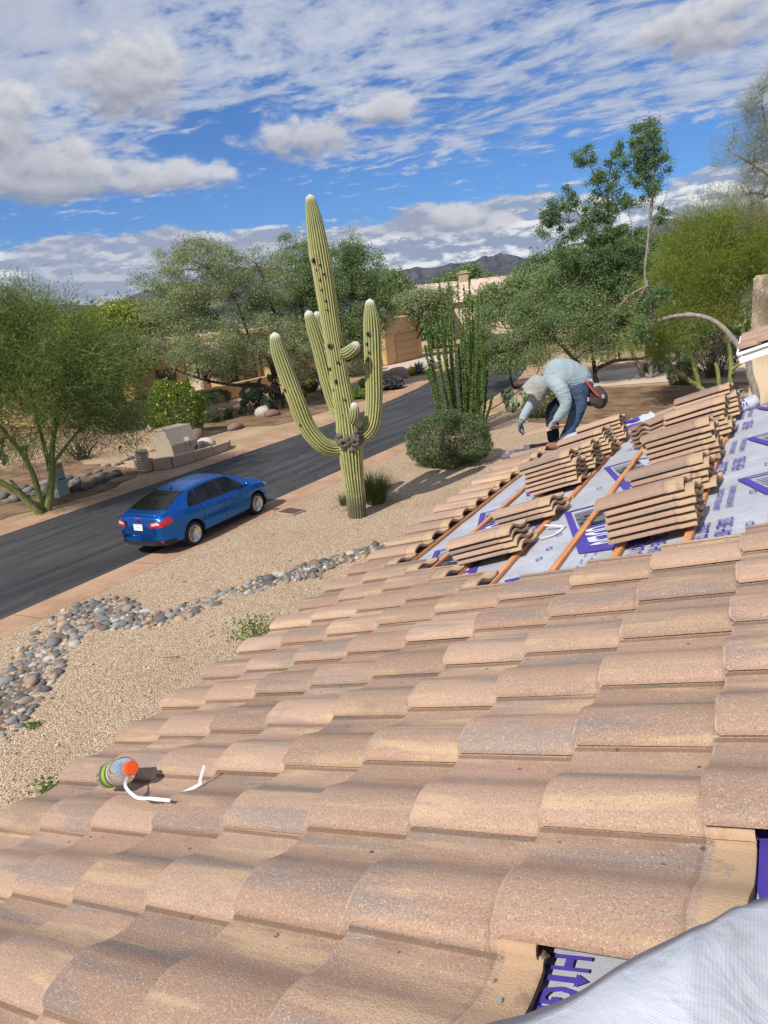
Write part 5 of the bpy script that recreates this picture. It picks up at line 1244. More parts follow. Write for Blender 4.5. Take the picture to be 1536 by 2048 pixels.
# ---------------------------------------------------------------- river rocks
def creek():
    root = struct('dry_creek_bed', None)
    rg = np.random.default_rng(4); path = []
    main = [(-60, 1500, .66), (-5, 1435, .64), (45, 1375, .62), (85, 1315, .62), (115, 1275, .66), (155, 1242, .80), (190, 1230, .85), (240, 1240, 0.64), (300, 1245, 0.50), (360, 1230, 0.48), (430, 1205, 0.46), (500, 1183, 0.44), (560, 1160, 0.46), (600, 1152, 0.55), (660, 1128, 0.42), (720, 1112, 0.42), (770, 1098, 0.40), (830, 1080, .4)]
    pts = [(gp(x, y), w*(.80 if w > .6 else .70)) for x, y, w in main]; C = spline([(p.x, p.y, w) for p, w in pts], 10)
    cols = [((0.155, 0.155, 0.15), 'grey'), ((0.25, 0.245, 0.23), 'light grey'), ((0.085, 0.09, 0.09), 'dark grey'), ((0.46, 0.42, 0.36), 'pale'), ((0.31, 0.215, 0.175), 'pink'), ((0.19, 0.11, 0.085), 'reddish'), ((0.41, 0.29, 0.17), 'tan'), ((0.13, 0.15, 0.135), 'greenish')]
    wts = np.array([.21, .14, .17, .13, .12, .07, .09, .07]); ms = []
    for (c, nme) in cols:
        def f(k, c=c):
            o = k.tc('Object'); r = k.oi('Random'); n = k.noise(k.v('ADD', o, k.xyz(k.m('MULTIPLY', r, 50), 0.0, 0.0)), 14, 5, .65)
            cc = k.mix(k.ss(n, .3, .7), tuple(v*.72 for v in c), tuple(min(1, v*1.28) for v in c)); setb(k, col=k.mix(k.m('MULTIPLY', r, .3), cc, (0.33, 0.28, 0.22)), rough=.8, spec=.25, normal=k.bump(n, .3, .01))
        ms.append(mat('river_rock_'+nme.replace(' ', '_'), f))
    # rock shapes
    def rock(seed):
        import bmesh
        bm = bmesh.new(); bmesh.ops.create_icosphere(bm, subdivisions=2, radius=1.0)
        for v in bm.verts:
            d = 1+0.28*mnoise.noise((v.co.x*1.1+seed*3.1, v.co.y*1.1, v.co.z*1.1))+0.10*mnoise.noise((v.co.x*2.5+seed, v.co.y*2.5, v.co.z*2.5)); v.co *= d
        co = [tuple(v.co) for v in bm.verts]; fc = [tuple(v.index for v in f.verts) for f in bm.faces]; bm.free(); return co, fc
    shapes = [rock(i) for i in range(7)]; meshes = {}
    dens = []
    for i in range(len(C)-1):
        a, b = C[i], C[i+1]; L = math.hypot(*(b-a)[:2]); n = int(L*a[2]*2*420)
        for _ in range(n):
            t = rg.random(); p = a+(b-a)*t; T = (b-a)[:2]/max(L, 1e-6); s_ = np.array([-T[1], T[0]]); q = p[:2]+s_*p[2]*np.clip(rg.normal(0, .55), -1.0, 1.0); dens.append(q)
    dens = np.array(dens); rg.shuffle(dens)
    # sizes by spacing: grid rejection so stones touch but rarely bury one another
    placed = []; cell = {}
    for q in dens:
        r = float(np.clip(rg.lognormal(math.log(0.052), .42), .024, .14)); kx, ky = int(q[0]//.3), int(q[1]//.3); ok = True
        for dx in (-1, 0, 1):
            for dy in (-1, 0, 1):
                for (x, y, rr) in cell.get((kx+dx, ky+dy), ()):
                    if (x-q[0])**2+(y-q[1])**2 < (.58*(r+rr))**2: ok = False; break
        if ok: cell.setdefault((kx, ky), []).append((q[0], q[1], r)); placed.append((q[0], q[1], r))
    def px_size(p): return p[2]/math.sqrt(p[0]**2+p[1]**2+EYE**2)
    placed.sort(key=px_size, reverse=True)
    rest = {}
    for i, (x, y, r) in enumerate(placed):
        si = int(rg.integers(len(shapes))); ci = int(rg.choice(len(cols), p=wts)); sc = (r*rg.uniform(.95, 1.3), r*rg.uniform(.75, 1.0), r*rg.uniform(.55, .8)); z = .03+sc[2]*.45
        Rm = Matrix.Translation((x, y, z)) @ Matrix.Rotation(rg.uniform(0, 6.28), 4, 'Z') @ Matrix.Rotation(rg.normal()*.2, 4, 'X') @ Matrix.Diagonal((*sc, 1))
        if i < 300:
            key = (si, ci)
            if key not in meshes: meshes[key] = mesh_from('stone', shapes[si][0], shapes[si][1], ms[ci], True)
            o = bpy.data.objects.new('stone', meshes[key]); COL.objects.link(o); o.matrix_world = Rm; o.parent = root
        else:
            mb = rest.setdefault('all', MB()); mb.add([Rm @ Vector(v) for v in shapes[si][0]], shapes[si][1], ci)
    if rest:
        o = bpy.data.objects.new('small_stones', rest['all'].mesh('small_stones', ms, True)); COL.objects.link(o); o.parent = root; o['kind'] = 'stuff'
    bed = MB(); n = len(C); V = []
    for i in range(n):
        a = C[max(i-1, 0)]; b = C[min(i+1, n-1)]; T = (b-a)[:2]; T = T/np.linalg.norm(T); s_ = np.array([-T[1], T[0]]); w = C[i][2]*.95*(1+.25*mnoise.noise((i*.4, 0, 1)))
        for q in (-1, -.4, .4, 1): V.append((C[i][0]+s_[0]*w*q, C[i][1]+s_[1]*w*q, .058 if abs(q) < 1 else .03))
    bed.add(V, [(i*4+q, i*4+q+1, i*4+q+5, i*4+q+4) for i in range(n-1) for q in range(3)])
    o = bpy.data.objects.new('bed_soil', bed.mesh('bed_soil', plain('creek_bed_soil', (0.15, 0.115, 0.085), .95, var=.3, scale=20), True)); COL.objects.link(o); o.parent = root
    return placed, shapes, ms
PLACED, ROCKS, ROCKM = creek()
def rock_thing(label, base, s, mi, seed, name='boulder', cat='rock', group=None):
    co, fc = ROCKS[seed % len(ROCKS)]; me = mesh_from(name, [(v[0]*s[0], v[1]*s[1], v[2]*s[2]) for v in co], fc, ROCKM[mi], True)
    o = ob(name, me, loc=(base[0], base[1], base[2]+s[2]*.55)); o.rotation_euler.z = seed; tag(o, label, cat, group)
# angular grey rocks under the left palo verde and along the far kerb
rr = random.Random(5)
NTH = ['first', 'second', 'third', 'fourth', 'fifth', 'sixth', 'seventh', 'eighth', 'ninth', 'tenth', 'eleventh', 'twelfth', 'thirteenth', 'fourteenth', 'fifteenth', 'sixteenth', 'seventeenth', 'eighteenth', 'nineteenth', 'twentieth', 'twenty first', 'twenty second', 'twenty third', 'twenty fourth', 'twenty fifth', 'twenty sixth']
for i in range(26):
    x = 2+i*9.2+rr.uniform(-4, 4); y = 1010-i*2.1-(rr.random()**2)*22 if i < 17 else 985-(i-17)*3.5-rr.random()*6; p = gp(x, y)
    rock_thing('angular grey rock, %s from the left in the row along the far kerb' % NTH[i], p, (rr.uniform(.14, .3), rr.uniform(.14, .25), rr.uniform(.10, .19)), rr.choice([0, 2, 2, 0]), i, 'kerb_rock', 'rock', 'grey rocks along the far kerb')
for i in range(16):
    p = gp(130+i*12.5+rr.uniform(-5, 5), 965-i*4.4+rr.uniform(-3, 3))
    rock_thing('small dark rock, %s from the left between the green pedestal and the cabinet' % NTH[i], p, (rr.uniform(.08, .16),)*2+(rr.uniform(.05, .09),), rr.choice([2, 5, 0]), i+40, 'creek_rock', 'rock', 'rocks between the utility boxes')
rock_thing('brown boulder below the yellow flowering bush', gp(395, 878), (.42, .36, .34), 5, 2)
rock_thing('pale boulder beside the low wall across the street', gp(412, 893), (.55, .35, .28), 3, 3)
rock_thing('tan boulder left of the yellow flowering bush', gp(306, 862), (.38, .3, .26), 6, 4)
rock_thing('flat brown boulder right of the clipped hedge', gp(470, 858), (.55, .4, .2), 5, 5)
rock_thing('pale orange boulder below the mesquite trunk', gp(526, 832), (.5, .4, .36), 3, 6)
rock_thing('brown boulder right of the pale orange one', gp(545, 832), (.45, .35, .25), 5, 1)
rock_thing('large pink boulder beside the garage driveway', gp(795, 757), (1.0, .8, .55), 4, 2)
rock_thing('low tan boulder at the garage driveway edge', gp(770, 757), (.8, .7, .4), 6, 3)
rock_thing('round tan boulder beyond the pale driveway', gp(1215, 722), (.6, .5, .45), 6, 4)
rock_thing('pale boulder pair by the garage, right one', gp(860, 738), (.9, .7, .5), 3, 5)
rock_thing('tan boulder across the cross street', gp(845, 703), (1.3, 1.0, .7), 6, 6)
for i, (x, y) in enumerate(((1466, 792), (1476, 797), (1482, 786), (1492, 795), (1520, 792), (1530, 786))):
    rock_thing('flat grey rock, %s from the left in the edging at the grey trunk' % NTH[i], gp(x, y), (.3, .22, .12), 1, i, 'edging_rock', 'rock', 'stacked edging rocks right of the tile stacks')

# ---------------------------------------------------------------- utility things across the street
M_tanbox = plain('tan_cabinet_paint', (0.35, 0.29, 0.215), .6, var=.08, scale=3, bump=.1)
def utility_box():
    a = gp(303, 929); b_ = gp(390, 900)
    root = thing('utility_cabinet', 'tan sloped transformer cabinet behind the low wall across the street', 'utility box', (-23.2, 20.75, 0), rz=R_(-3))
    mb = MB()   # local: x towards the street
    w, d, h = 1.40, 1.15, 1.25
    prof = [(-d/2, .08), (d/2, .08), (d/2-.05, .62), (d/2-.32, h), (-d/2, h*1.0)]
    V = [(x, -w/2, z) for x, z in prof]+[(x, w/2, z) for x, z in prof]; n = 5
    mb.add(V, [tuple(range(n)), tuple(range(2*n-1, n-1, -1))]+[(i, n+i, n+(i+1) % n, (i+1) % n) for i in range(n)])
    kid('cabinet_body', mb.mesh('cabinet_body', M_tanbox), root)
    mb = MB(); mb.box((0, 0, .04), (d+.2, w+.2, .09), bev=.01); kid('concrete_pad', mb.mesh('concrete_pad', M_kerb), root)
    mb = MB(); mb.box((-.17, 0, h+.012), (d*.72, w+.06, .03), bev=.008); kid('lid', mb.mesh('lid', M_tanbox), root)
    def sl(y0, y1, u0, u1, off=.004):
        p0 = Vector((d/2-.05, 0, .62)); p1 = Vector((d/2-.32, 0, h)); q = lambda u, y: p0+(p1-p0)*u+Vector((off, y, off*.4)); return [q(u0, y0), q(u0, y1), q(u1, y1), q(u1, y0)]
    kid('warning_label', mesh_from('warning_label', sl(.05, .3, .05, .3), [(0, 1, 2, 3)], plain('label_white', (.7, .72, .75), .5)), root)
    kid('sticker', mesh_from('sticker', sl(-.72, -.64, .55, .68), [(0, 1, 2, 3)], plain('label_blue', (.06, .22, .55), .5)), root)
    mb = MB(); mb.box((d/2+.01, .25, .5), (.05, .05, .14), bev=.01); kid('latch', mb.mesh('latch', plain('dark_metal', (.05, .05, .05), .5)), root)
    mb = MB(); mb.box((d/2-.02, 0, .36), (.012, .02, .5)); kid('door_seam', mb.mesh('door_seam', plain('seam_dark', (.10, .08, .06), .8)), root)
utility_box()
def low_wall():
    root = thing('low_retaining_wall', 'low buff concrete wall wrapping the utility cabinets at the far kerb', 'wall', (-21.9, 19.6, 0))
    M_w = plain('buff_wall', (0.40, 0.30, 0.21), .9, var=.12, scale=4, bump=.3)
    P = [(-23.0, 18.3), (-22.1, 18.4), (-21.6, 18.9), (-21.55, 20.0), (-21.55, 21.1), (-21.65, 22.1), (-22.1, 22.7)]
    for i in range(len(P)-1):
        a, b_ = Vector((*P[i], 0)), Vector((*P[i+1], 0)); L = (b_-a).length; d = (b_-a).normalized(); M = Matrix(((d.x, -d.y, 0, (a.x+b_.x)/2), (d.y, d.x, 0, (a.y+b_.y)/2), (0, 0, 1, 0), (0, 0, 0, 1)))
        h = .48-.03*i
        mb = MB(); mb.box((0, 0, h/2), (L-.012, .2, h), M, bev=.015); ob('wall_segment', mb.mesh('wall_segment', M_w), root)
low_wall()
def tan_pedestal():
    base = gp(290, 944); root = thing('vent_pedestal', 'small ribbed tan pedestal left of the sloped transformer cabinet', 'utility box', base); m_ = plain('tan_pedestal_paint', (0.50, 0.40, 0.26), .6, var=.08, scale=6)
    mb = MB(); mb.box((0, 0, .4), (.30, .36, .80), bev=.02); kid('pedestal_body', mb.mesh('pedestal_body', m_), root)
    for i in range(7):
        mb = MB(); mb.box((.02, -.02, .10+i*.105), (.36, .42, .05), bev=.012); kid('rib', mb.mesh('rib', m_), root)
    mb = MB(); mb.lathe([(.25, .80), (.25, .86), (.18, .90), (.0001, .91)], 16); kid('pedestal_cap', mb.mesh('pedestal_cap', m_), root)
tan_pedestal()
def green_box():
    base = gp(122, 992); root = thing('utility_pedestal', 'pale green utility pedestal behind the palo verde trunk', 'utility box', base, rz=R_(8)); m_ = plain('pale_green_paint', (0.36, 0.45, 0.40), .55, var=.12, scale=5)
    mb = MB(); mb.box((0, 0, .30), (.40, .50, .60), bev=.015); kid('pedestal_base', mb.mesh('pedestal_base', m_), root)
    mb = MB(); mb.box((0, 0, .90), (.37, .47, .58), bev=.03); kid('pedestal_hood', mb.mesh('pedestal_hood', m_), root)
    mb = MB(); mb.box((.19, .05, 1.08), (.006, .18, .14)); kid('warning_label', mb.mesh('warning_label', plain('label_orange', (.65, .22, .03), .5)), root)
    mb = MB(); mb.box((0, 0, .605), (.405, .505, .014)); kid('joint', mb.mesh('joint', plain('seam_dark', (.1, .08, .06), .8)), root)
green_box()
def spot(label, base):
    root = thing('garden_spotlight', label, 'light', base); m_ = plain('black_lamp', (.02, .02, .02), .5)
    mb = MB(); mb.tube([(0, 0, 0), (0, 0, .22)], .018, 8); kid('stake', mb.mesh('stake', m_), root)
    mb = MB(); mb.lathe([(.03, 0), (.05, .02), (.065, .16), (.06, .16), (.045, .04), (.0001, .03)], 14, Matrix.Translation((0, 0, .2)) @ Matrix.Rotation(R_(50), 4, 'Y')); kid('lamp_head', mb.mesh('lamp_head', m_, True), root)
spot('small black garden spotlight on the low wall right of the cabinet', gp(393, 908, .0)+Vector((0, 0, .05)))
spot('small black garden spotlight left of the cabinet under the trees', gp(240, 906))
def meter_cover():
    p = gp(583, 1027); root = thing('meter_cover', 'flat brown utility cover plate in the gravel beside the blue car', 'cover plate', (p.x, p.y, .05), rz=R_(-8))
    mb = MB(); mb.box((0, 0, .018), (.62, .44, .03), bev=.006); kid('plate', mb.mesh('plate', plain('rusty_brown', (.11, .058, .042), .75, var=.25, scale=8)), root)
    for s_, sz, c in (((.69, .03, .03), 0, (0, .235, .014)), ((.69, .03, .03), 0, (0, -.235, .014)), ((.03, .44, .03), 0, (.325, 0, .014)), ((.03, .44, .03), 0, (-.325, 0, .014))):
        mb = MB(); mb.box(c, s_, bev=.004); kid('rim', mb.mesh('rim', plain('concrete_rim', (.38, .33, .27), .9)), root)
meter_cover()
# a loose twig litter in the gravel
for i, (x, y) in enumerate(((665, 1018), (690, 1022), (640, 1150), (352, 1318))):
    p = gp(x, y, .05); mb = MB(); P = [p+Vector((rr.uniform(-.1, .1)*j, rr.uniform(-.1, .1)*j, .01+.015*j)) for j in range(4)]; mb.tube(P, .006, 5); o = ob('twig', mb.mesh('twig', B_dark)); tag(o, 'thin dark twig on the gravel, %s' % ('left of the saguaro base', 'touching the saguaro base', 'below the river rocks bend', 'between the rock bed and the roof')[i], 'twig')

# ---------------------------------------------------------------- saguaro
def m_sag(k):
    rib = k.attr('rib'); h = k.attr('ht'); tip = k.attr('tip'); p = k.tc('Object'); n = k.noise(p, 5, 5, .65)
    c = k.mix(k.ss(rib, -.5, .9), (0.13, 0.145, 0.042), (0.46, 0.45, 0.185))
    c = k.mix(k.m('MULTIPLY', k.ss(n, .45, .7), .45), c, (0.42, 0.37, 0.13))
    # spine clusters along the ribs
    sp = k.m('MULTIPLY', k.ss(rib, .55, .95), k.ss(k.m('SINE', k.m('MULTIPLY', h, 190.0)), .2, .8)); c = k.mix(k.m('MULTIPLY', sp, .6), c, (0.50, 0.47, 0.36))
    # greener towards growing tips, white woolly caps
    c = k.mix(k.m('MULTIPLY', k.ss(tip, 1.6, .35), .55), c, k.mix(k.ss(rib, -.3, .7), (0.10, 0.135, 0.055), (0.29, 0.33, 0.155)))
    c = k.mix(k.ss(k.m('ADD', tip, k.m('MULTIPLY', n, .10)), .26, .08), c, (0.56, 0.53, 0.46))
    # corky scars and the old grey base
    sc = k.noise(k.v('MULTIPLY', p, (1, 1, .55)), 22, 4, .7); dark = k.ss(k.m('ADD', sc, k.lin(h, .2, 5.5, .075, -.085)), .645, .69)
    c = k.mix(k.m('MULTIPLY', dark, .75), c, (0.055, 0.045, 0.035))
    base = k.m('MULTIPLY', k.ss(k.m('ADD', h, k.m('MULTIPLY', n, .55)), 1.30, .55), k.attr('istrunk')); c = k.mix(k.m('MULTIPLY', base, .9), c, k.mix(sc, (0.05, 0.042, 0.036), (0.20, 0.165, 0.13)))
    setb(k, col=c, rough=.75, spec=.25, normal=k.bump(k.noise(p, 90, 3, .6), .35, .01))
M_sag = mat('saguaro_skin', m_sag)
M_hole = plain('dark_hole', (0.018, 0.013, 0.010), .95)
M_cork = plain('grey_cork', (0.13, 0.105, 0.085), .95, var=.4, scale=14, bump=.8)
def saguaro():
    base = gp(715, 1036); D = math.hypot(base.x, base.y)
    root = thing('saguaro', 'tall many armed saguaro cactus standing in the gravel yard', 'cactus', base)
    def column(name, path, rads, nr, dist_off=0.0, trunk=False, top=None):
        P = spline([tuple(at(x, y, D+dd)-base) for (x, y, dd) in path], 10); Rr = spline([(r, 0, 0) for r in rads], 10)[:, 0]
        s_ = np.concatenate([[0], np.cumsum(np.linalg.norm(np.diff(P, axis=0), axis=1))]); Lt = s_[-1]
        m_ = max(30, int(Lt/.055)); ss_ = np.linspace(0, Lt, m_); P = np.column_stack([np.interp(ss_, s_, P[:, i]) for i in range(3)]); Rr = np.interp(ss_, s_, Rr)
        # rounded tip
        tl = Rr[-1]*1.2
        for i in range(m_):
            e = Lt-ss_[i]
            if e < tl: Rr[i] *= math.sqrt(max(0.0004, 1-((tl-e)/tl)**2))
        n = nr*6; V = []; rib = []; ht = []; tip = []
        for i, (p, t, x, y) in enumerate(frames([tuple(q) for q in P])):
            for j in range(n):
                a = 2*math.pi*j/n; cr = math.cos(nr*a); w = (abs(cr)**.7)*(1 if cr > 0 else -1)
                rr_ = Rr[i]*(1+(.085+.03*mnoise.noise((a*3, p.z*1.3, 7)))*w+.045*mnoise.noise((p.x*3+math.cos(a), p.y*3+math.sin(a), p.z*2.6))+.02*mnoise.noise((a*7, p.z*9, 1)))
                V.append(p+x*(rr_*math.cos(a))+y*(rr_*math.sin(a))); rib.append(cr); ht.append(p.z); tip.append(Lt-ss_[i])
        Fc = [(i*n+j, i*n+(j+1) % n, (i+1)*n+(j+1) % n, (i+1)*n+j) for i in range(m_-1) for j in range(n)]
        Fc.append(tuple(range((m_-1)*n, m_*n)))
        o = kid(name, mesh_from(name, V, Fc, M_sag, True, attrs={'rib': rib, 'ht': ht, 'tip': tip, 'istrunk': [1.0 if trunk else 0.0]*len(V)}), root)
        return o, P, Rr
    px = D*1.17/1408
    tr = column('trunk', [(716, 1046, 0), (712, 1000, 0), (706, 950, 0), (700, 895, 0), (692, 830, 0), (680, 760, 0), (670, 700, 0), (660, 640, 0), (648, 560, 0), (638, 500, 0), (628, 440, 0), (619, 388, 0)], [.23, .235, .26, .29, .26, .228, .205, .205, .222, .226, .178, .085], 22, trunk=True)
    arms = [('arm', [(690, 893, 0), (668, 897, 0), (640, 886, -.1), (612, 850, -.15), (592, 800, -.2), (570, 740, -.2), (556, 700, -.2), (548, 664, -.2)], [.16, .18, .20, .205, .20, .192, .17, .10], 17),
            ('arm', [(705, 880, 0), (722, 874, .1), (742, 850, .15), (748, 800, .2), (747, 740, .2), (745, 680, .2), (743, 640, .2), (739, 597, .2)], [.15, .175, .195, .20, .205, .205, .19, .085], 17),
            ('arm', [(690, 850, .1), (672, 815, .3), (655, 760, .35), (640, 700, .35), (626, 655, .35), (615, 620, .35)], [.13, .175, .185, .18, .16, .09], 16),
            ('arm', [(668, 715, .15), (655, 690, .35), (642, 655, .4), (632, 622, .4)], [.11, .145, .14, .085], 15),
            ('arm', [(684, 708, -.1), (697, 705, -.25), (708, 696, -.3), (717, 684, -.3)], [.11, .145, .13, .07], 13),
            ('arm', [(698, 850, -.05), (706, 838, -.2), (709, 822, -.25), (708, 804, -.25)], [.10, .125, .12, .07], 12)]
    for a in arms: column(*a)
    # corky collar with two hollows where the low arms join
    mb = MB(); rg = random.Random(2)
    cpt = at(699, 880, D)-base; view = Vector((-base.x, -base.y, 0)).normalized(); side = Vector((0, 0, 1)).cross(view)
    for i in range(90):
        a = rg.uniform(0, 6.28); z = rg.gauss(0.02, .10); r = .285; p = cpt+Vector((r*math.cos(a), r*math.sin(a), z)); s_ = rg.uniform(.045, .10)
        co, fc = ROCKS[i % 7]; mb.add([p+Vector(v)*s_ for v in co], fc)
    kid('corky_collar', mb.mesh('corky_collar', M_cork, True), root)
    for sx in (-.16, .13):
        c = cpt+view*.345+side*sx+Vector((0, 0, -.01)); mb = MB()
        M = Matrix(((side.x, 0, view.x, c.x), (side.y, 0, view.y, c.y), (0, 1, 0, c.z), (0, 0, 0, 1)))
        
        for q in range(11):
            a = 2*math.pi*q/11+rg.uniform(-.2, .2); co, fc = ROCKS[q % 7]; s3 = rg.uniform(.028, .055); pp = M @ Vector((.082*math.cos(a), .075*math.sin(a), -.025)); mb.add([pp+Vector(v)*s3 for v in co], fc)
        kid('burl', mb.mesh('burl', M_cork, True), root)
        mb = MB(); mb.lathe([(.055, -.012), (.03, -.004), (.0001, -.002)], 14, M); kid('hollow', mb.mesh('hollow', M_hole, True), root)
    from mathutils.bvhtree import BVHTree
    BV = {ch.name: BVHTree.FromPolygons([v.co for v in ch.data.vertices], [tuple(p.vertices) for p in ch.data.polygons]) for ch in root.children if ch.name.startswith(('trunk', 'arm'))}
    # woodpecker holes: dark dished openings set on the skin
    for i, (x, y, r) in enumerate([(628, 521, .05), (634, 540, .03), (641, 560, .03), (645, 580, .035), (660, 692, .055), (681, 695, .05), (673, 763, .05), (660, 738, .035), (737, 668, .05), (735, 688, .04), (738, 705, .03), (570, 780, .035), (652, 602, .03), (655, 620, .025), (676, 725, .03), (590, 848, .025), (598, 870, .025), (640, 530, .022), (648, 548, .022), (668, 780, .028), (690, 800, .025), (686, 830, .03), (736, 720, .03), (600, 850, .02)]):
        # march along the view ray to the skin
        o_ = Vector((0, 0, EYE)); best = None
        dd = Vector(ray(x, y)); hitd = None
        for ch in root.children:
            if ch.name.startswith(('trunk', 'arm')):
                loc, nrm, _, _ = BV[ch.name].ray_cast(o_-base, dd)
                if loc is not None and (hitd is None or (loc-(o_-base)).length < hitd): hitd = (loc-(o_-base)).length; best = (loc.copy(), nrm.copy())
        if not best: continue
        p, nn = best; nn = (-dd).normalized()*.55+nn*.45; nn.normalize(); t = nn.orthogonal().normalized(); s_ = nn.cross(t); M = Matrix(((t.x, s_.x, nn.x, p.x), (t.y, s_.y, nn.y, p.y), (t.z, s_.z, nn.z, p.z), (0, 0, 0, 1)))
        mb = MB(); mb.lathe([(r*1.35, -.02), (r*1.25, .018), (r, .022)], 12, M, 0); mb.lathe([(r, .022), (r*.85, .012), (r*.5, .008), (.0001, .006)], 12, M, 1)
        kid('bird_hole', mb.mesh('bird_hole', [M_cork, M_hole], True), root)
saguaro()
# ---------------------------------------------------------------- the blue sedan
def m_paint(k):
    o = k.tc('Object'); n = k.noise(o, 900, 2, .5)
    setb(k, col=k.mix(n, (0.003, 0.105, 0.43), (0.005, 0.16, 0.60)), metal=.85, rough=.30, coat=.45, coatr=.04, spec=.5)
M_paint = mat('metallic_blue_paint', m_paint)
M_glass = mat('dark_tinted_glass', lambda k: setb(k, col=(0.006, 0.006, 0.007), rough=.04, spec=.35))
M_blacktrim = plain('black_trim', (0.022, 0.022, 0.024), .55, var=.1, scale=20)
M_tyre = plain('tyre_rubber', (0.022, 0.021, 0.020), .85, var=.2, scale=30)
M_alloy = plain('alloy', (0.62, 0.63, 0.65), .28, .9, var=.05, scale=10)
M_red = mat('red_lens', lambda k: setb(k, col=(0.42, 0.008, 0.010), rough=.12, coat=.8, spec=.6))
M_clear = mat('clear_lens', lambda k: setb(k, col=(0.72, 0.70, 0.70), rough=.15, coat=.6, metal=.3))
M_chrome = mat('chrome', lambda k: setb(k, col=(0.75, 0.76, 0.78), rough=.12, metal=1.0))
def pw(x, pts):
    """smooth piecewise profile"""
    X = [p[0] for p in pts]; Y = [p[1] for p in pts]; i = int(np.searchsorted(X, x)); i = min(max(i, 1), len(X)-1); t = (x-X[i-1])/(X[i]-X[i-1]); t = min(max(t, 0), 1)
    def sl(j):
        if j <= 0: return (Y[1]-Y[0])/(X[1]-X[0])
        if j >= len(X)-1: return (Y[-1]-Y[-2])/(X[-1]-X[-2])
        a = (Y[j]-Y[j-1])/(X[j]-X[j-1]); b = (Y[j+1]-Y[j])/(X[j+1]-X[j]); return 0 if a*b <= 0 else 2*a*b/(a+b)
    h = X[i]-X[i-1]; m0, m1 = sl(i-1)*h, sl(i)*h
    return (2*t**3-3*t*t+1)*Y[i-1]+(t**3-2*t*t+t)*m0+(-2*t**3+3*t*t)*Y[i]+(t**3-t*t)*m1
XR, XF = -2.265, 2.265; AXR, AXF = -1.28, 1.368; WR = 0.318
top_p = [(-2.265, .74), (-2.245, .92), (-2.20, 1.045), (-2.10, 1.088), (-1.98, 1.105), (-1.74, 1.185), (-1.40, 1.312), (-1.05, 1.402), (-.70, 1.450), (-.2, 1.478), (.2, 1.475), (.55, 1.435), (.85, 1.33), (1.15, 1.18), (1.38, 1.075), (1.60, 1.025), (1.9, .945), (2.08, .865), (2.2, .76), (2.265, .60)]
wid_p = [(-2.265, .60), (-2.22, .72), (-2.1, .80), (-1.85, .86), (-1.5, .895), (-1.0, .905), (0, .90), (.9, .905), (1.37, .90), (1.75, .865), (2.0, .80), (2.15, .70), (2.265, .50)]
belt_p = [(-2.265, .70), (-2.2, .93), (-2.0, 1.0), (-1.6, 1.03), (-1.0, 1.015), (0, .975), (.8, .945), (1.3, .93), (1.7, .87), (2.05, .78), (2.265, .58)]
bot_p = [(-2.265, .40), (-2.2, .30), (-2.0, .24), (-1.6, .22), (0, .19), (1.6, .21), (2.0, .23), (2.2, .28), (2.265, .40)]
rail_p = [(-2.265, .50), (-2.0, .66), (-1.72, .66), (-1.4, .60), (-1.0, .565), (-.3, .575), (.3, .585), (.8, .60), (1.1, .64), (1.38, .70), (1.7, .68), (2.1, .58), (2.265, .40)]
def section(x):
    T, w, bz, zb, yr = pw(x, top_p), pw(x, wid_p), pw(x, belt_p), pw(x, bot_p), pw(x, rail_p)
    bz = min(bz, T-.03); H_ = bz-zb; G = T-bz
    cab = min(1, max(0, (G-.06)/.25))
    yb = w-.045                     # at the belt line
    # cabin side leans in from belt to rail
    return [(0, zb), (w*.70, zb), (w-.075, zb+.05), (w-.02, zb+H_*.16), (w+.004, zb+H_*.38), (w-.014, zb+H_*.60), (w+.006, zb+H_*.80), (w-.016, zb+H_*.90), (yb, bz), (yb+(yr-yb)*.40, bz+G*.34), (yb+(yr-yb)*.78, bz+G*.68), (yr, bz+G*(.875 if cab > .3 else .80)), (yr*.84, bz+G*.95), (yr*.55, bz+G*.985), (yr*.25, bz+G*.998), (0, T)]
NV = 15
def surf(x, v, side=1):
    s_ = section(x); v = min(max(v, 0), NV); i = min(int(v), NV-1); t = v-i
    p0, p1, p2, p3 = s_[max(i-1, 0)], s_[i], s_[i+1], s_[min(i+2, NV)]
    f = lambda a, b, c, d: .5*(2*b+(c-a)*t+(2*a-5*b+4*c-d)*t*t+(3*b-a-3*c+d)*t**3)
    return Vector((x, side*f(p0[0], p1[0], p2[0], p3[0]), f(p0[1], p1[1], p2[1], p3[1])))
def snorm(x, v, side=1):
    e = .01; a = surf(x+e, v, side)-surf(x-e, v, side); b = surf(x, min(v+.05, NV), side)-surf(x, max(v-.05, 0), side); n = a.cross(b)*(1 if side < 0 else -1)
    n.normalize(); return n if n.dot(Vector((0, surf(x, v, side).y, surf(x, v, side).z-.7))) > 0 else -n
def patch(fn, nu, nv, off=.004):
    """sheet that follows the body: fn(u,v)->(x, vv, side)"""
    V = []
    for j in range(nv+1):
        for i in range(nu+1):
            x, vv, sd = fn(i/nu, j/nv); V.append(surf(x, vv, sd)+snorm(x, vv, sd)*off)
    return V, [(j*(nu+1)+i, j*(nu+1)+i+1, (j+1)*(nu+1)+i+1, (j+1)*(nu+1)+i) for j in range(nv) for i in range(nu)]
def v_at_z(x, z, lo=2, hi=8):
    a, b = lo, hi
    for _ in range(24):
        m_ = (a+b)/2
        if surf(x, m_).z < z: a = m_
        else: b = m_
    return (a+b)/2
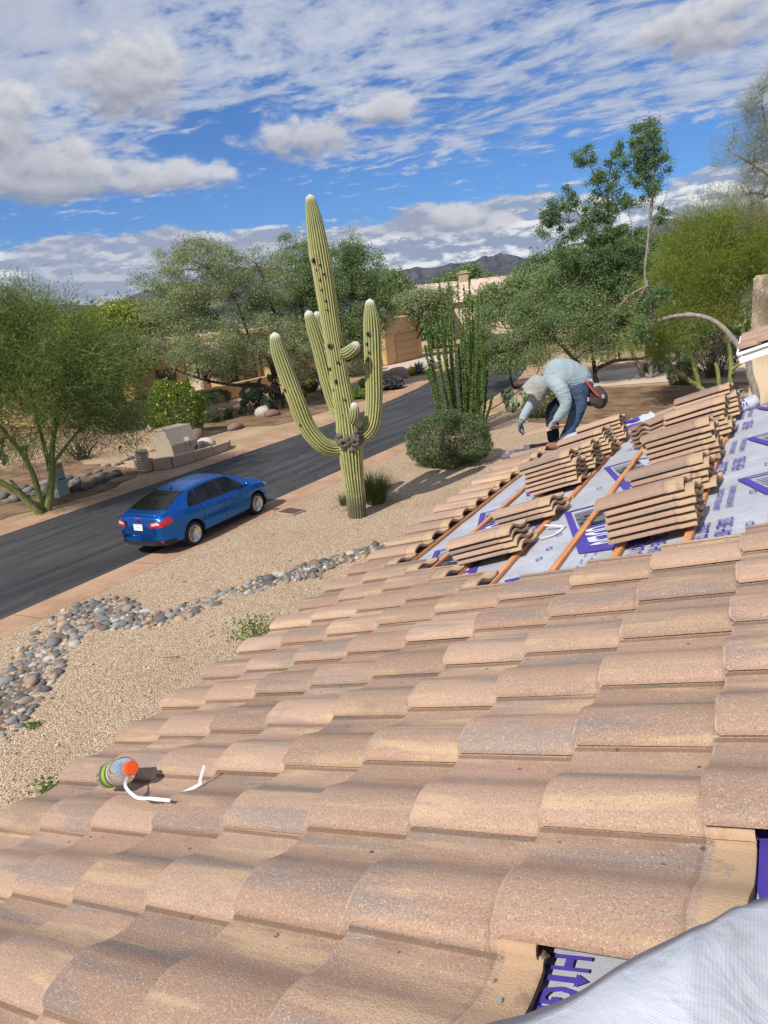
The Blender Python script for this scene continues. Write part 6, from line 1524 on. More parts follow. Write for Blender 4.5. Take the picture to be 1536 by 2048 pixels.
def sedan():
    pr, pf = gp(392, 1090, .03), gp(516, 1028, .03); d = (pf-pr); ang = math.atan2(d.y, d.x)
    # right-hand wheels stand at the two contact points; the car's middle is to the left of them
    mid = (pr+pf)/2; left = Vector((-math.sin(ang), math.cos(ang), 0)); c = mid+left*.78-Vector((math.cos(ang), math.sin(ang), 0))*((AXR+AXF)/2)
    root = thing('blue_car', 'blue four door sedan parked at the near kerb, seen from behind', 'car', (c.x, c.y, .032), rz=ang); root.scale = (.985, .95, .965)
    nx, sub = 170, 4; xs = [XR+(XF-XR)*.5*(1-math.cos(math.pi*i/nx))*.35+(XF-XR)*(i/nx)*.65 for i in range(nx+1)]
    vs = [i/sub for i in range(NV*sub+1)]; nvv = len(vs); RA = .375
    V = []; idx = {}
    for side in (1, -1):
        for i, x in enumerate(xs):
            for j, v in enumerate(vs):
                p = surf(x, v, side)
                if abs(p.y) > .55:
                    for ax_ in (AXR, AXF):
                        dx, dz = p.x-ax_, p.z-.335; r = math.hypot(dx, dz)
                        if RA-.028 < r < RA+.028 and p.z < .9: p = Vector((ax_+dx/r*RA, p.y, .335+dz/r*RA))
                idx[(side, i, j)] = len(V); V.append(p)
    Fc = []
    for side in (1, -1):
        for i in range(nx):
            for j in range(nvv-1):
                q = [idx[(side, i, j)], idx[(side, i+1, j)], idx[(side, i+1, j+1)], idx[(side, i, j+1)]]; cpt = sum((V[a] for a in q), Vector())/4
                if abs(cpt.y) > .5 and any(math.hypot(cpt.x-ax_, cpt.z-.335) < RA-.002 for ax_ in (AXR, AXF)): continue
                Fc.append(tuple(q) if side < 0 else tuple(q[::-1]))
        for i in (0, nx):
            ring = [idx[(side, i, j)] for j in range(nvv)]; Fc.append(tuple(ring))
    kid('car_body', mesh_from('car_body', V, Fc, M_paint, True), root)
    # wheel wells and lips
    for ax_ in (AXR, AXF):
        for sd in (1, -1):
            N = 30; Vw = []; Fw = []
            for k in range(N+1):
                a = R_(-25)+R_(230)*k/N; 
                for (yy, rr_) in ((.55, RA), (.885, RA-.001)): Vw.append((ax_+rr_*math.cos(a), sd*yy, .335+rr_*math.sin(a)))
            Fw = [(2*k, 2*k+1, 2*k+3, 2*k+2) for k in range(N)]; Fw.append(tuple(2*k for k in range(N+1)))
            kid('wheel_well', mesh_from('wheel_well', Vw, Fw, M_blacktrim), root)
    # wheels
    def wheel(x, sd):
        Mx = Matrix.Translation((x, sd*.775, WR)) @ Matrix.Rotation(R_(-90*sd), 4, 'X')       # lathe axis -> outwards
        mb = MB(); w = .105
        mb.lathe([(.215, -w), (.285, -w), (.308, -w*.85), (WR, -w*.55), (WR, w*.55), (.308, w*.85), (.285, w*.98), (.225, w*.92), (.215, w*.7)], 40, Mx); t = kid('tyre', mb.mesh('tyre', M_tyre, True), root)
        mb = MB(); mb.lathe([(.210, w*.78), (.205, w*.1), (.205, -.06), (.0001, -.06)], 36, Mx, 1); mb.lathe([(.226, w*.90), (.226, w*.99), (.208, w*.99), (.204, w*.8)], 36, Mx); rim = kid('rim', mb.mesh('rim', [M_alloy, M_blacktrim], True), root)
        for k in range(5):
            for s2 in (-1, 1):
                a = 2*math.pi*k/5+s2*R_(9.5); mb = MB(); r0, r1 = .045, .21
                P = [(r0, -.015, .065), (r0, .015, .065), (r1, .012, .088), (r1, -.012, .088), (r0, -.016, .03), (r0, .016, .03), (r1, .014, .05), (r1, -.014, .05)]
                M2 = Mx @ Matrix.Rotation(a, 4, 'Z') @ Matrix.Rotation(-s2*R_(4), 4, 'Z'); mb.add([M2 @ Vector(p) for p in P], [(0, 1, 2, 3), (7, 6, 5, 4), (0, 4, 5, 1), (1, 5, 6, 2), (2, 6, 7, 3), (3, 7, 4, 0)]); o = kid('spoke', mb.mesh('spoke', M_alloy), rim)
        mb = MB(); mb.lathe([(.062, .055), (.060, .078), (.05, .085), (.0001, .086)], 20, Mx); kid('hub_cap', mb.mesh('hub_cap', M_alloy, True), rim)
        mb = MB(); mb.lathe([(.20, -.058), (.15, -.05), (.0001, -.05)], 24, Mx); kid('brake_disc', mb.mesh('brake_disc', plain('brake_dark', (.03, .03, .03), .6)), rim)
    for x in (AXR, AXF):
        for sd in (1, -1): wheel(x, sd)
    # glass: side windows follow the leaning cabin side between belt and rail
    def sidewin(name, x0, x1, sd, front=0.0, rear=0.0, v0=8.25, v1=10.85):
        def fn(u, v):
            a = x0+rear*v**1.2; b = x1-front*v; return (a+(b-a)*u, v0+(v1-v0)*v, sd)
        Vp, Fp = patch(fn, 14, 8, .005); return kid(name, mesh_from(name, Vp, Fp if sd < 0 else [f[::-1] for f in Fp], M_glass, True), root)
    for sd in (1, -1):
        sidewin('front_side_window', .045, 1.02, sd, front=.56)
        sidewin('rear_side_window', -.83, -.035, sd, rear=.06)
        sidewin('quarter_window', -1.30, -.86, sd, rear=.34, v1=10.7)
        # black pillars and chrome line under the glass
        for nm, x0, x1, m_ in (('pillar', -.04, .05, M_blacktrim), ('pillar', -.87, -.82, M_blacktrim)):
            Vp, Fp = patch(lambda u, v: (x0+(x1-x0)*u, 8.2+2.7*v, sd), 2, 6, .007); kid(nm, mesh_from(nm, Vp, Fp, m_, True), root)
        Vp, Fp = patch(lambda u, v: (-1.32+2.4*u, 8.06+.16*v, sd), 30, 1, .007); kid('window_trim', mesh_from('window_trim', Vp, Fp, M_blacktrim, True), root)
        # door shut lines
        for x0, lean in ((.96, -.02), (-.04, 0.0), (-.95, .10)):
            Vp, Fp = patch(lambda u, v: (x0+.013*u+lean*math.sin(v*3.1), 2.6+5.6*v, sd), 1, 18, .0022); kid('door_seam', mesh_from('door_seam', Vp, Fp, M_blacktrim, True), root)
        Vp, Fp = patch(lambda u, v: (-.92+1.86*u, 2.45+.10*v, sd), 26, 1, .0022); kid('door_seam', mesh_from('door_seam', Vp, Fp, M_blacktrim, True), root)
        # rocker trim
        Vp, Fp = patch(lambda u, v: (-.88+1.84*u, 1.2+1.15*v, sd), 26, 4, .006); kid('rocker_trim', mesh_from('rocker_trim', Vp, Fp, M_blacktrim, True), root)
        for x0 in (.10, -.80):
            mb = MB(); p = surf(x0+.07, 7.1, sd); mb.tube([p+Vector((-.09, sd*.004, -.004)), p+Vector((-.06, sd*.035, 0)), p+Vector((.06, sd*.035, 0)), p+Vector((.09, sd*.004, 0))], [(.011, .017)]*4, 8); kid('door_handle', mb.mesh('door_handle', M_paint, True), root)
        # mirror
        p = surf(.86, 8.4, sd); mb = MB(); mb.tube([p+Vector((.02, sd*.02, .03)), p+Vector((.02, sd*.10, .05))], .022, 8); mb.tube([p+Vector((.06, sd*.08, .06)), p+Vector((.04, sd*.12, .062)), p+Vector((.03, sd*.20, .062)), p+Vector((.04, sd*.245, .055))], [(.03, .03), (.07, .065), (.075, .07), (.03, .035)], 12); kid('side_mirror', mb.mesh('side_mirror', M_paint, True), root)
    # rear window and windscreen
    def topglass(name, x0, x1, bow, v0a, v0b):
        V_, F_ = [], []
        nu, nv = 20, 12
        for j in range(nv+1):
            v = j/nv
            for i in range(nu+1):
                u = 2*i/nu-1; sd = 1 if u >= 0 else -1; vl = v0a+(v0b-v0a)*v; x = x0+(x1-x0)*v+bow*(u*u)
                vv = NV-(NV-vl)*abs(u); V_.append(surf(x, vv, sd)+snorm(x, min(vv, 14.7), sd)*.006)
        F_ = [(j*(nu+1)+i, j*(nu+1)+i+1, (j+1)*(nu+1)+i+1, (j+1)*(nu+1)+i) for j in range(nv) for i in range(nu)]
        return kid(name, mesh_from(name, V_, F_, M_glass, True), root)
    topglass('rear_window', -1.93, -1.10, .08, 11.35, 11.6)
    topglass('windscreen', 1.34, .58, -.10, 11.2, 11.5)
    # roof drip channels
    for sd in (1, -1):
        Vp, Fp = patch(lambda u, v: (-1.05+1.6*u, 12.05+.10*v, sd), 24, 1, .003); kid('roof_seam', mesh_from('roof_seam', Vp, Fp, M_blacktrim, True), root)
    # antenna
    mb = MB(); p = surf(-.98, NV); mb.tube([p+Vector((.05, 0, -.004)), p+Vector((0, 0, .02)), p+Vector((-.045, 0, .0))], [(.02, .03), (.022, .028), (.012, .012)], 10); mb.tube([p+Vector((.0, 0, .02)), p+Vector((.12, 0, .10))], [.007, .004], 6); kid('roof_antenna', mb.mesh('roof_antenna', M_blacktrim, True), root)
    # rear lamps: red wedge round the corner with a clear centre
    def lamp(name, a, b, m_, off):
        for sd in (1, -1):
            # corners in side coordinates (x, z) for outer, wrap towards the boot
            nu, nv = 14, 5; Vp = []
            for j in range(nv+1):
                t = j/nv
                for i in range(nu+1):
                    u = a+(b-a)*i/nu      # 0 = boot side, 1 = along the flank
                    zc = .835+.085*u; hh = .062+.055*u-.09*max(0, u-.65)
                    if m_ is M_clear: zc += .010; hh *= .42
                    z = zc+hh*(2*t-1)
                    x = -2.243+.035*u if u < .55 else -2.224+.30*((u-.55)/.45)**1.3
                    v = v_at_z(x, z)
                    p = surf(x, v, sd)
                    if u < .55:
                        f = u/.55; y = .40+(abs(p.y)-.40)*f; p = Vector((p.x-.035*(1-f)**.8-.008, sd*y, z))
                    Vp.append(p+Vector((-off, sd*off, 0)))
            Fp = [(j*(nu+1)+i, j*(nu+1)+i+1, (j+1)*(nu+1)+i+1, (j+1)*(nu+1)+i) for j in range(nv) for i in range(nu)]
            kid(name, mesh_from(name, Vp, Fp, m_, True), root)
    lamp('tail_lamp', 0.0, 1.0, M_red, .012)
    lamp('reversing_lamp', .14, .56, M_clear, .017)
    # boot lid lip, number plate, emblem, lettering, bumper trim, reflectors
    mb = MB(); mb.tube([Vector((-2.20, y, 1.068-.04*(y/.62)**2+.006)) for y in np.linspace(-.62, .62, 15)], [(.016, .032)]*15, 8); kid('boot_lip', mb.mesh('boot_lip', M_paint, True), root)
    # boot panel: recessed plate area
    def rear_x(z): return pw(z, [(.3, -2.20), (.45, -2.262), (.62, -2.272), (.74, -2.268), (.92, -2.25), (1.05, -2.21)])
    def rq(name, y0, y1, z0, z1, m_, off, n=6):
        Vq = []
        for j in range(3):
            z = z0+(z1-z0)*j/2
            for i in range(n+1):
                y = y0+(y1-y0)*i/n; Vq.append((rear_x(z)-off, y, z))
        kid(name, mesh_from(name, Vq, [(j*(n+1)+i, j*(n+1)+i+1, (j+1)*(n+1)+i+1, (j+1)*(n+1)+i) for j in range(2) for i in range(n)], m_), root)
    rq('boot_panel', -.52, .52, .60, .98, M_paint, .010)
    rq('boot_seam', -.53, .53, .587, .598, M_blacktrim, .013)
    rq('number_plate', -.15, .15, .70, .86, plain('plate_white', (.78, .78, .78), .5, var=.05), .020, 1)
    for tx, sz, zz in (('ARIZONA', .035, .838), ('71042', .062, .775)):
        me = text_mesh(tx, plain('plate_ink', (.28, .28, .34), .6), sz)
        for v in me.vertices: v.co = Vector((rear_x(zz)-.024, -v.co.x, zz+v.co.y))
        kid('plate_lettering', me, root)
    def oval(name, ry, rz_, m_, off, zc=.925):
        P = [(rear_x(zc)-off, ry*math.cos(a), zc+rz_*math.sin(a)) for a in np.linspace(0, 2*math.pi, 25)[:-1]]; kid(name, mesh_from(name, P, [tuple(range(24))], m_), root)
    oval('emblem_rim', .075, .030, M_chrome, .018); oval('emblem', .068, .025, plain('emblem_blue', (.01, .03, .16), .3), .021)
    def rtext(tx, sz, y, z, m_, name):
        me = text_mesh(tx, m_, sz)
        for v in me.vertices: v.co = Vector((rear_x(z)-.0235, y-v.co.x, z+v.co.y))
        kid(name, me, root)
    rtext('Ford', .034, 0, .925, M_chrome, 'emblem_lettering'); rtext('Focus', .055, .40, .655, M_chrome, 'badge_lettering'); rtext('SE', .045, -.40, .655, M_chrome, 'badge_lettering')
    rq('brake_light', -.10, .10, .992, 1.010, M_red, .018)
    # lower bumper
    for (nm, z0, z1, m_, off) in (('bumper_trim', .30, .42, M_blacktrim, .012),):
        Vq = []; nu = 28
        for j in range(4):
            z = z0+(z1-z0)*j/3
            for i in range(nu+1):
                u = 2*i/nu-1; sd = 1 if u >= 0 else -1; x = -2.262+.62*max(0, abs(u)-.5)**1.6*1.9; p = surf(max(x, XR+.001), v_at_z(max(x, XR+.001), z, 1.0, 8), sd); y = sd*abs(p.y) if abs(u) > .5 else u/.5*abs(surf(-2.262, v_at_z(-2.262, z, 1, 8)).y)
                Vq.append((p.x-off, y+sd*off*.7, z))
        kid(nm, mesh_from(nm, Vq, [(j*(nu+1)+i, j*(nu+1)+i+1, (j+1)*(nu+1)+i+1, (j+1)*(nu+1)+i) for j in range(3) for i in range(nu)], m_, True), root)
    for sd in (1, -1):
        x = -2.20; v = v_at_z(x, .40, 1, 8); p = surf(x, v, sd); mb = MB(); mb.box((p.x-.03, p.y-sd*.05, .41), (.02, .16, .035), bev=.006); kid('reflector', mb.mesh('reflector', M_red), root)
        # headlamps
        Vp, Fp = patch(lambda u, vv: (1.80+.34*u, 6.6+1.5*vv*(1-.3*u), sd), 8, 4, .008); kid('headlamp', mesh_from('headlamp', Vp, Fp, M_clear, True), root)
    # bonnet shut line, grille
    for sd in (1, -1):
        Vp, Fp = patch(lambda u, v: (1.40+.66*u, 9.4+.10*v, sd), 12, 1, .0025); kid('bonnet_seam', mesh_from('bonnet_seam', Vp, Fp, M_blacktrim, True), root)
    mb = MB(); mb.box((0, 0, .28), (3.9, 1.3, .12)); kid('underbody', mb.mesh('underbody', M_blacktrim), root)
    # fuel flap on the right rear wing
    Vp, Fp = patch(lambda u, v: (-1.62+.16*u, 6.2+1.0*v, -1), 3, 3, .0035); kid('fuel_flap', mesh_from('fuel_flap', Vp, Fp, M_paint, True), root)
sedan()

# ---------------------------------------------------------------- neighbouring houses
M_ochre = plain('ochre_stucco', (0.56, 0.36, 0.175), .95, var=.07, scale=1.2, bump=.25)
M_cream = plain('cream_stucco', (0.64, 0.50, 0.34), .95, var=.07, scale=1.2, bump=.25)
M_darkwin = mat('dark_window_glass', lambda k: setb(k, col=(0.03, 0.035, 0.04), rough=.08, spec=.7))
M_frame = plain('brown_frame', (.12, .08, .055), .6)
def adobe():
    root = thing('adobe_house', 'ochre flat roofed adobe house with a garage wing behind the mesquites', 'house', (-40, 44, 0))
    def blk(nm, x0, x1, y0, y1, h, m_=M_ochre, b_=.12):
        mb = MB(); mb.box(((x0+x1)/2, (y0+y1)/2, h/2), (x1-x0, y1-y0, h), bev=b_); return ob(nm, mb.mesh(nm, m_), root)
    blk('wall', -50, -38.0, 31.5, 53.0, 4.4); blk('wall', -48, -39.5, 27.0, 31.4, 3.6); blk('tower', -43.5, -39.6, 30.3, 33.2, 5.9, M_cream)
    blk('wall', -37.98, -36.6, 36.0, 38.6, 4.0, M_cream); blk('wall', -37.98, -36.2, 44.0, 49.0, 3.9)
    g = blk('garage_wing', -45, -34.2, 53.1, 62.5, 4.35)
    blk('garage_wing', -34.18, -33.2, 55.6, 62.7, 4.15)
    def opening(nm, x, y0, y1, z0, z1, mm, fr=.12):
        mb = MB(); mb.box((x+.01, (y0+y1)/2, (z0+z1)/2), (.06, y1-y0, z1-z0)); w = ob(nm, mb.mesh(nm, mm), root)
        mb = MB()
        for (c, s_) in (((x+.03, y0, (z0+z1)/2), (.1, fr, z1-z0+fr)), ((x+.03, y1, (z0+z1)/2), (.1, fr, z1-z0+fr)), ((x+.03, (y0+y1)/2, z1), (.1, y1-y0+fr, fr)), ((x+.03, (y0+y1)/2, z0), (.1, y1-y0+fr, fr)), ((x+.025, (y0+y1)/2, (z0+z1)/2), (.06, .05, z1-z0))): mb.box(c, s_)
        f_ = bpy.data.objects.new('window_frame', mb.mesh('window_frame', M_frame)); COL.objects.link(f_); f_.parent = w; f_.matrix_parent_inverse = w.matrix_basis.inverted()
        if root: f_.matrix_parent_inverse = Matrix.Identity(4)
        return w
    for (y0, y1, z0, z1) in ((33.4, 35.0, .7, 2.6), (39.6, 41.2, .6, 2.7), (42.0, 43.4, .6, 2.7), (50.0, 51.8, .8, 2.5)): opening('window', -37.98, y0, y1, z0, z1, M_darkwin)
    # garage door, panelled, set in a recess on the street side
    mb = MB(); mb.box((-33.19, 59.6, 1.3), (.1, 4.4, 2.6)); d_ = ob('garage_door', mb.mesh('garage_door', plain('door_ochre', (.46, .29, .14), .7, var=.05)), root)
    for i in range(4):
        mb = MB(); mb.box((-33.12, 59.6, .34+i*.64), (.05, 4.2, .58), bev=.012); o = ob('door_panel', mb.mesh('door_panel', plain('door_ochre', (.46, .29, .14), .7, var=.05)), root)
    mb = MB(); mb.box((-33.14, 62.2, 2.2), (.12, .16, .34), bev=.02); ob('wall_lamp', mb.mesh('wall_lamp', M_frame), root)
    # parapet caps
    for (x0, x1, y0, y1, h) in ((-50, -38.0, 31.5, 53.0, 4.4), (-45, -34.2, 53.1, 62.5, 4.35)):
        mb = MB(); mb.box(((x0+x1)/2, (y0+y1)/2, h+.03), (x1-x0-.25, y1-y0-.25, .12), bev=.05); ob('parapet', mb.mesh('parapet', M_ochre), root)
    # low garden walls in front
    blk('garden_wall', -35.6, -35.3, 33.0, 42.0, 1.1, M_ochre, .06); blk('garden_wall', -36.6, -35.6, 36.8, 37.1, 1.6, M_ochre, .06)
adobe()
def far_tile(k):
    p = k.pos(); x, y, z = k.sep(p); setb(k, col=k.mix(k.noise(p, 1.5, 4, .6), (0.52, 0.36, 0.27), (0.68, 0.52, 0.42)), rough=.9)
M_fartile = mat('pink_clay_tile', far_tile)
def tile_house():
    c = at(935, 575, 105); root = thing('tile_roof_house', 'distant house with a pink tile roof and tan chimney', 'house', (c.x, c.y, 0), rz=R_(28))
    hw = 12.5; hd = 6.5; ez = 4.6; rz_ = 7.3
    mb = MB(); mb.box((0, 0, ez/2), (hw*2, hd*2, ez)); kid('wall', mb.mesh('wall', M_cream), root)
    # hip roof with real barrel courses
    def slope(pts, n, nm):
        a, b_, c_, d_ = (Vector(p) for p in pts)       # eave a-b, ridge d-c
        V = []; m_ = n*6; rows = 14
        nrm = (b_-a).cross(d_-a).normalized()
        if nrm.z < 0: nrm = -nrm
        for j in range(rows+1):
            t = j/rows
            for i in range(m_+1):
                u = i/m_; p = (a+(b_-a)*u)*(1-t)+(d_+(c_-d_)*u)*t; V.append(p+nrm*(.07*max(0, math.cos(2*math.pi*u*n))+.03*((j % 2))))
        kid(nm, mesh_from(nm, V, [(j*(m_+1)+i, j*(m_+1)+i+1, (j+1)*(m_+1)+i+1, (j+1)*(m_+1)+i) for j in range(rows) for i in range(m_)], M_fartile), root)
    W2, D2_ = hw+.6, hd+.6; rl = hw-hd*.75
    slope([(-W2, -D2_, ez), (W2, -D2_, ez), (rl, 0, rz_), (-rl, 0, rz_)], 46, 'roof'); slope([(W2, D2_, ez), (-W2, D2_, ez), (-rl, 0, rz_), (rl, 0, rz_)], 46, 'roof'); slope([(W2, -D2_, ez), (W2, D2_, ez), (rl, .01, rz_), (rl, 0, rz_)], 34, 'roof'); slope([(-W2, D2_, ez), (-W2, -D2_, ez), (-rl, 0, rz_), (-rl, .01, rz_)], 34, 'roof')
    for i in range(10):
        mb = MB(); x = -rl+2*rl*(i+.5)/10; mb.tube([(x-rl/10*.96, 0, rz_+.02), (x+rl/10*.96, 0, rz_+.04)], .13, 8); kid('ridge_tile', mb.mesh('ridge_tile', M_fartile, True), root)
    ch = MB(); ch.box((-.4, .2, rz_+.35), (1.5, 1.2, 1.3), bev=.05); kid('chimney', ch.mesh('chimney', plain('tan_chimney', (.38, .29, .18), .9)), root)
    ch = MB(); ch.box((-.4, .2, rz_+1.08), (1.9, 1.5, .18), bev=.05); kid('chimney_cap', ch.mesh('chimney_cap', plain('tan_chimney', (.38, .29, .18), .9)), root)
    ch = MB(); ch.box((-.4, .2, rz_+1.28), (1.1, .9, .25), bev=.05); kid('chimney_pot', ch.mesh('chimney_pot', plain('tan_chimney', (.38, .29, .18), .9)), root)
    c2 = at(838, 640, 96); root2 = thing('grey_house', 'grey stucco house with dark window left of the ocotillo tops', 'house', (c2.x, c2.y, 0), rz=R_(25))
    mb = MB(); mb.box((0, 0, 2.2), (7.5, 7, 4.4), bev=.08); kid('wall', mb.mesh('wall', plain('grey_stucco', (.42, .35, .27), .95)), root2)
    mb = MB(); mb.box((0, 0, 4.5), (8.4, 7.8, .25), bev=.05); kid('roof_slab', mb.mesh('roof_slab', plain('brown_fascia', (.25, .17, .12), .9)), root2)
    mb = MB(); mb.box((1.4, -3.51, 2.2), (1.6, .08, 1.6)); kid('window', mb.mesh('window', M_darkwin), root2)
    mb = MB(); mb.box((-.6, -.2, 4.85), (2.2, 1.4, .5), Matrix.Rotation(R_(15), 4, 'X'), bev=.05); kid('roof_unit', mb.mesh('roof_unit', plain('roof_unit_grey', (.5, .52, .55), .4)), root2)
tile_house()
def right_wing():
    # stucco tower and the tiled eave corner of the next wing, right edge
    c = at(1575, 600, 31); root = thing('stucco_tower', 'cream stucco tower of the next house at the right edge', 'house', (c.x, c.y, 0), rz=R_(4))
    mb = MB(); mb.box((0, 0, 2.45), (2.3, 2.6, 4.9), bev=.10); kid('wall', mb.mesh('wall', M_cream), root)
    mb = MB(); mb.box((.25, 0, 5.1), (1.8, 2.1, .8), bev=.10); kid('parapet', mb.mesh('parapet', M_cream), root)
    mb = MB(); mb.box((.2, -1.3, 3.6), (.5, .1, .4)); kid('vent', mb.mesh('vent', M_darkwin), root)
    D = 15.5; e = at(1478, 706, D)
    root = thing('porch_roof', 'tiled porch eave corner with white fascia at the right edge', 'porch roof', (e.x+2.0, e.y+1.5, 0))
    ex = Vector((math.cos(R_(4)), math.sin(R_(4)), 0)); ey = Vector((-math.sin(R_(4)), math.cos(R_(4)), 0))
    M_fa = plain('white_fascia', (.78, .77, .74), .6, var=.04)
    slope = R_(18); up = (ex*math.cos(slope)+Vector((0, 0, 1))*math.sin(slope)); nn = up.cross(ey).normalized(); nn = nn if nn.z > 0 else -nn
    Mp = Matrix(((up.x, ey.x, nn.x, e.x), (up.y, ey.y, nn.y, e.y), (up.z, ey.z, nn.z, e.z+.04), (0, 0, 0, 1)))
    for r in range(0, 12):
        for c_ in range(0, 9):
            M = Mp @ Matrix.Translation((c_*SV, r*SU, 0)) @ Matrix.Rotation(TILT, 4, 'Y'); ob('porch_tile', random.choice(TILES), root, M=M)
    # rake tiles along the near edge: half round covers
    mt = M_tile
    for c_ in range(9):
        mb = MB(); V = []; N = 9
        for q, (xx, rr_) in enumerate(((0, .105), (.40, .085))):
            for t in (1.0, .86):
                for i in range(N): a = math.pi*i/(N-1); V.append((xx, math.cos(a)*rr_*t, math.sin(a)*rr_*t*1.0+.01))
        Fc = [(i, i+1, 2*N+i+1, 2*N+i) for i in range(N-1)]+[(N+i, 3*N+i, 3*N+i+1, N+i+1) for i in range(N-1)]+[(i, N+i, N+i+1, i+1) for i in range(N-1)]
        M = Mp @ Matrix.Translation((c_*.34, -.03, .028+.004*(c_ % 2))) @ Matrix.Rotation(R_(4.5), 4, 'Y'); me = mesh_from('rake_tile', V, Fc, mt, True, attrs={'bare': [0.0]*len(V)}); ob('rake_tile', me, root, M=M)
    for (c0, s_, nm) in (((1.5, 1.8, -.16), (3.1, 3.7, .06), 'soffit'), ((.02, 1.8, -.14), (.05, 3.8, .20), 'fascia'), ((1.5, -.06, -.14), (3.1, .05, .20), 'fascia'), ((1.5, -.10, -.05), (3.1, .06, .06), 'trim'), ((-.03, 1.8, -.05), (.06, 3.8, .06), 'trim')):
        mb = MB(); mb.box(c0, s_, Mp, bev=.008); ob(nm, mb.mesh(nm, M_fa), root)
    mb = MB(); mb.box((e.x+2.3, e.y+2.2, (e.z-.1)/2), (2.6, 3.0, e.z-.1)); ob('wall', mb.mesh('wall', M_cream), root)
right_wing()

# ---------------------------------------------------------------- the roofer
def cloth(name, col, dark, sc=7.0, bump=.5, extra=None, wrink=16.0):
    def f(k):
        o = k.pos(); n = k.noise(o, sc, 5, .65); w = k.noise(k.v('MULTIPLY', o, (1, 1, 2.2)), wrink, 3, .55, 0.6); c = k.mix(k.ss(n, .35, .68), dark, col)
        if extra: c = k.mix(k.m('MULTIPLY', k.ss(k.noise(o, 4.0, 4, .6), .52, .66), .6), c, extra)
        setb(k, col=c, rough=.92, spec=.12, normal=k.bump(w, bump, .03))
    return mat(name, f)
M_shirt = cloth('pale_blue_shirt', (0.315, 0.385, 0.395), (0.26, 0.325, 0.34), sc=3.0, bump=.55, wrink=14)
M_hat = cloth('pale_hat', (0.36, 0.385, 0.35), (0.29, 0.305, 0.28), extra=(0.27, 0.235, 0.175), bump=.5)
M_jean = cloth('worn_denim', (0.070, 0.110, 0.175), (0.030, 0.048, 0.082), extra=(0.165, 0.145, 0.125))
M_jean_shade = cloth('shaded_denim', (0.030, 0.040, 0.060), (0.014, 0.018, 0.028))  # shade on the far leg, painted in as a darker copy of the denim
M_glove = cloth('grey_glove', (0.38, 0.38, 0.42), (0.20, 0.22, 0.27), wrink=40)
M_glove_d = cloth('blue_grey_glove', (0.15, 0.19, 0.24), (0.07, 0.09, 0.12), wrink=40)
M_skin = plain('skin', (0.28, 0.15, 0.09), .6, var=.1)
M_boot = plain('tan_boot', (0.22, 0.115, 0.06), .8, var=.2, scale=20)
M_bag = cloth('brown_pouch', (0.11, 0.075, 0.07), (0.055, 0.04, 0.04), wrink=30)
M_bagred = plain('red_strap', (0.42, 0.07, 0.045), .8)
def limb(mb, pts, rads, n=14, sub=5, wr=0.0, seed=0):
    P = spline([tuple(p) for p in pts], sub); Rr = spline([(r if not hasattr(r, '__len__') else r[0], r if not hasattr(r, '__len__') else r[1], 0) for r in rads], sub)
    rad = []
    for i in range(len(P)):
        w = 1+wr*math.sin(i*2.1+seed)+wr*.6*math.sin(i*4.3+seed*2); rad.append((max(.004, Rr[i][0]*w), max(.004, Rr[i][1]*w)))
    # rounded ends
    a = Vector(P[0])-Vector(P[1]); b_ = Vector(P[-1])-Vector(P[-2]); a.normalize(); b_.normalize()
    P2 = [Vector(P[0])+a*rad[0][0]*.7, Vector(P[0])+a*rad[0][0]*.4]+[Vector(p) for p in P]+[Vector(P[-1])+b_*rad[-1][0]*.4, Vector(P[-1])+b_*rad[-1][0]*.7]
    R2 = [(rad[0][0]*.35, rad[0][1]*.35), (rad[0][0]*.8, rad[0][1]*.8)]+rad+[(rad[-1][0]*.8, rad[-1][1]*.8), (rad[-1][0]*.35, rad[-1][1]*.35)]
    mb.tube(P2, R2, n)
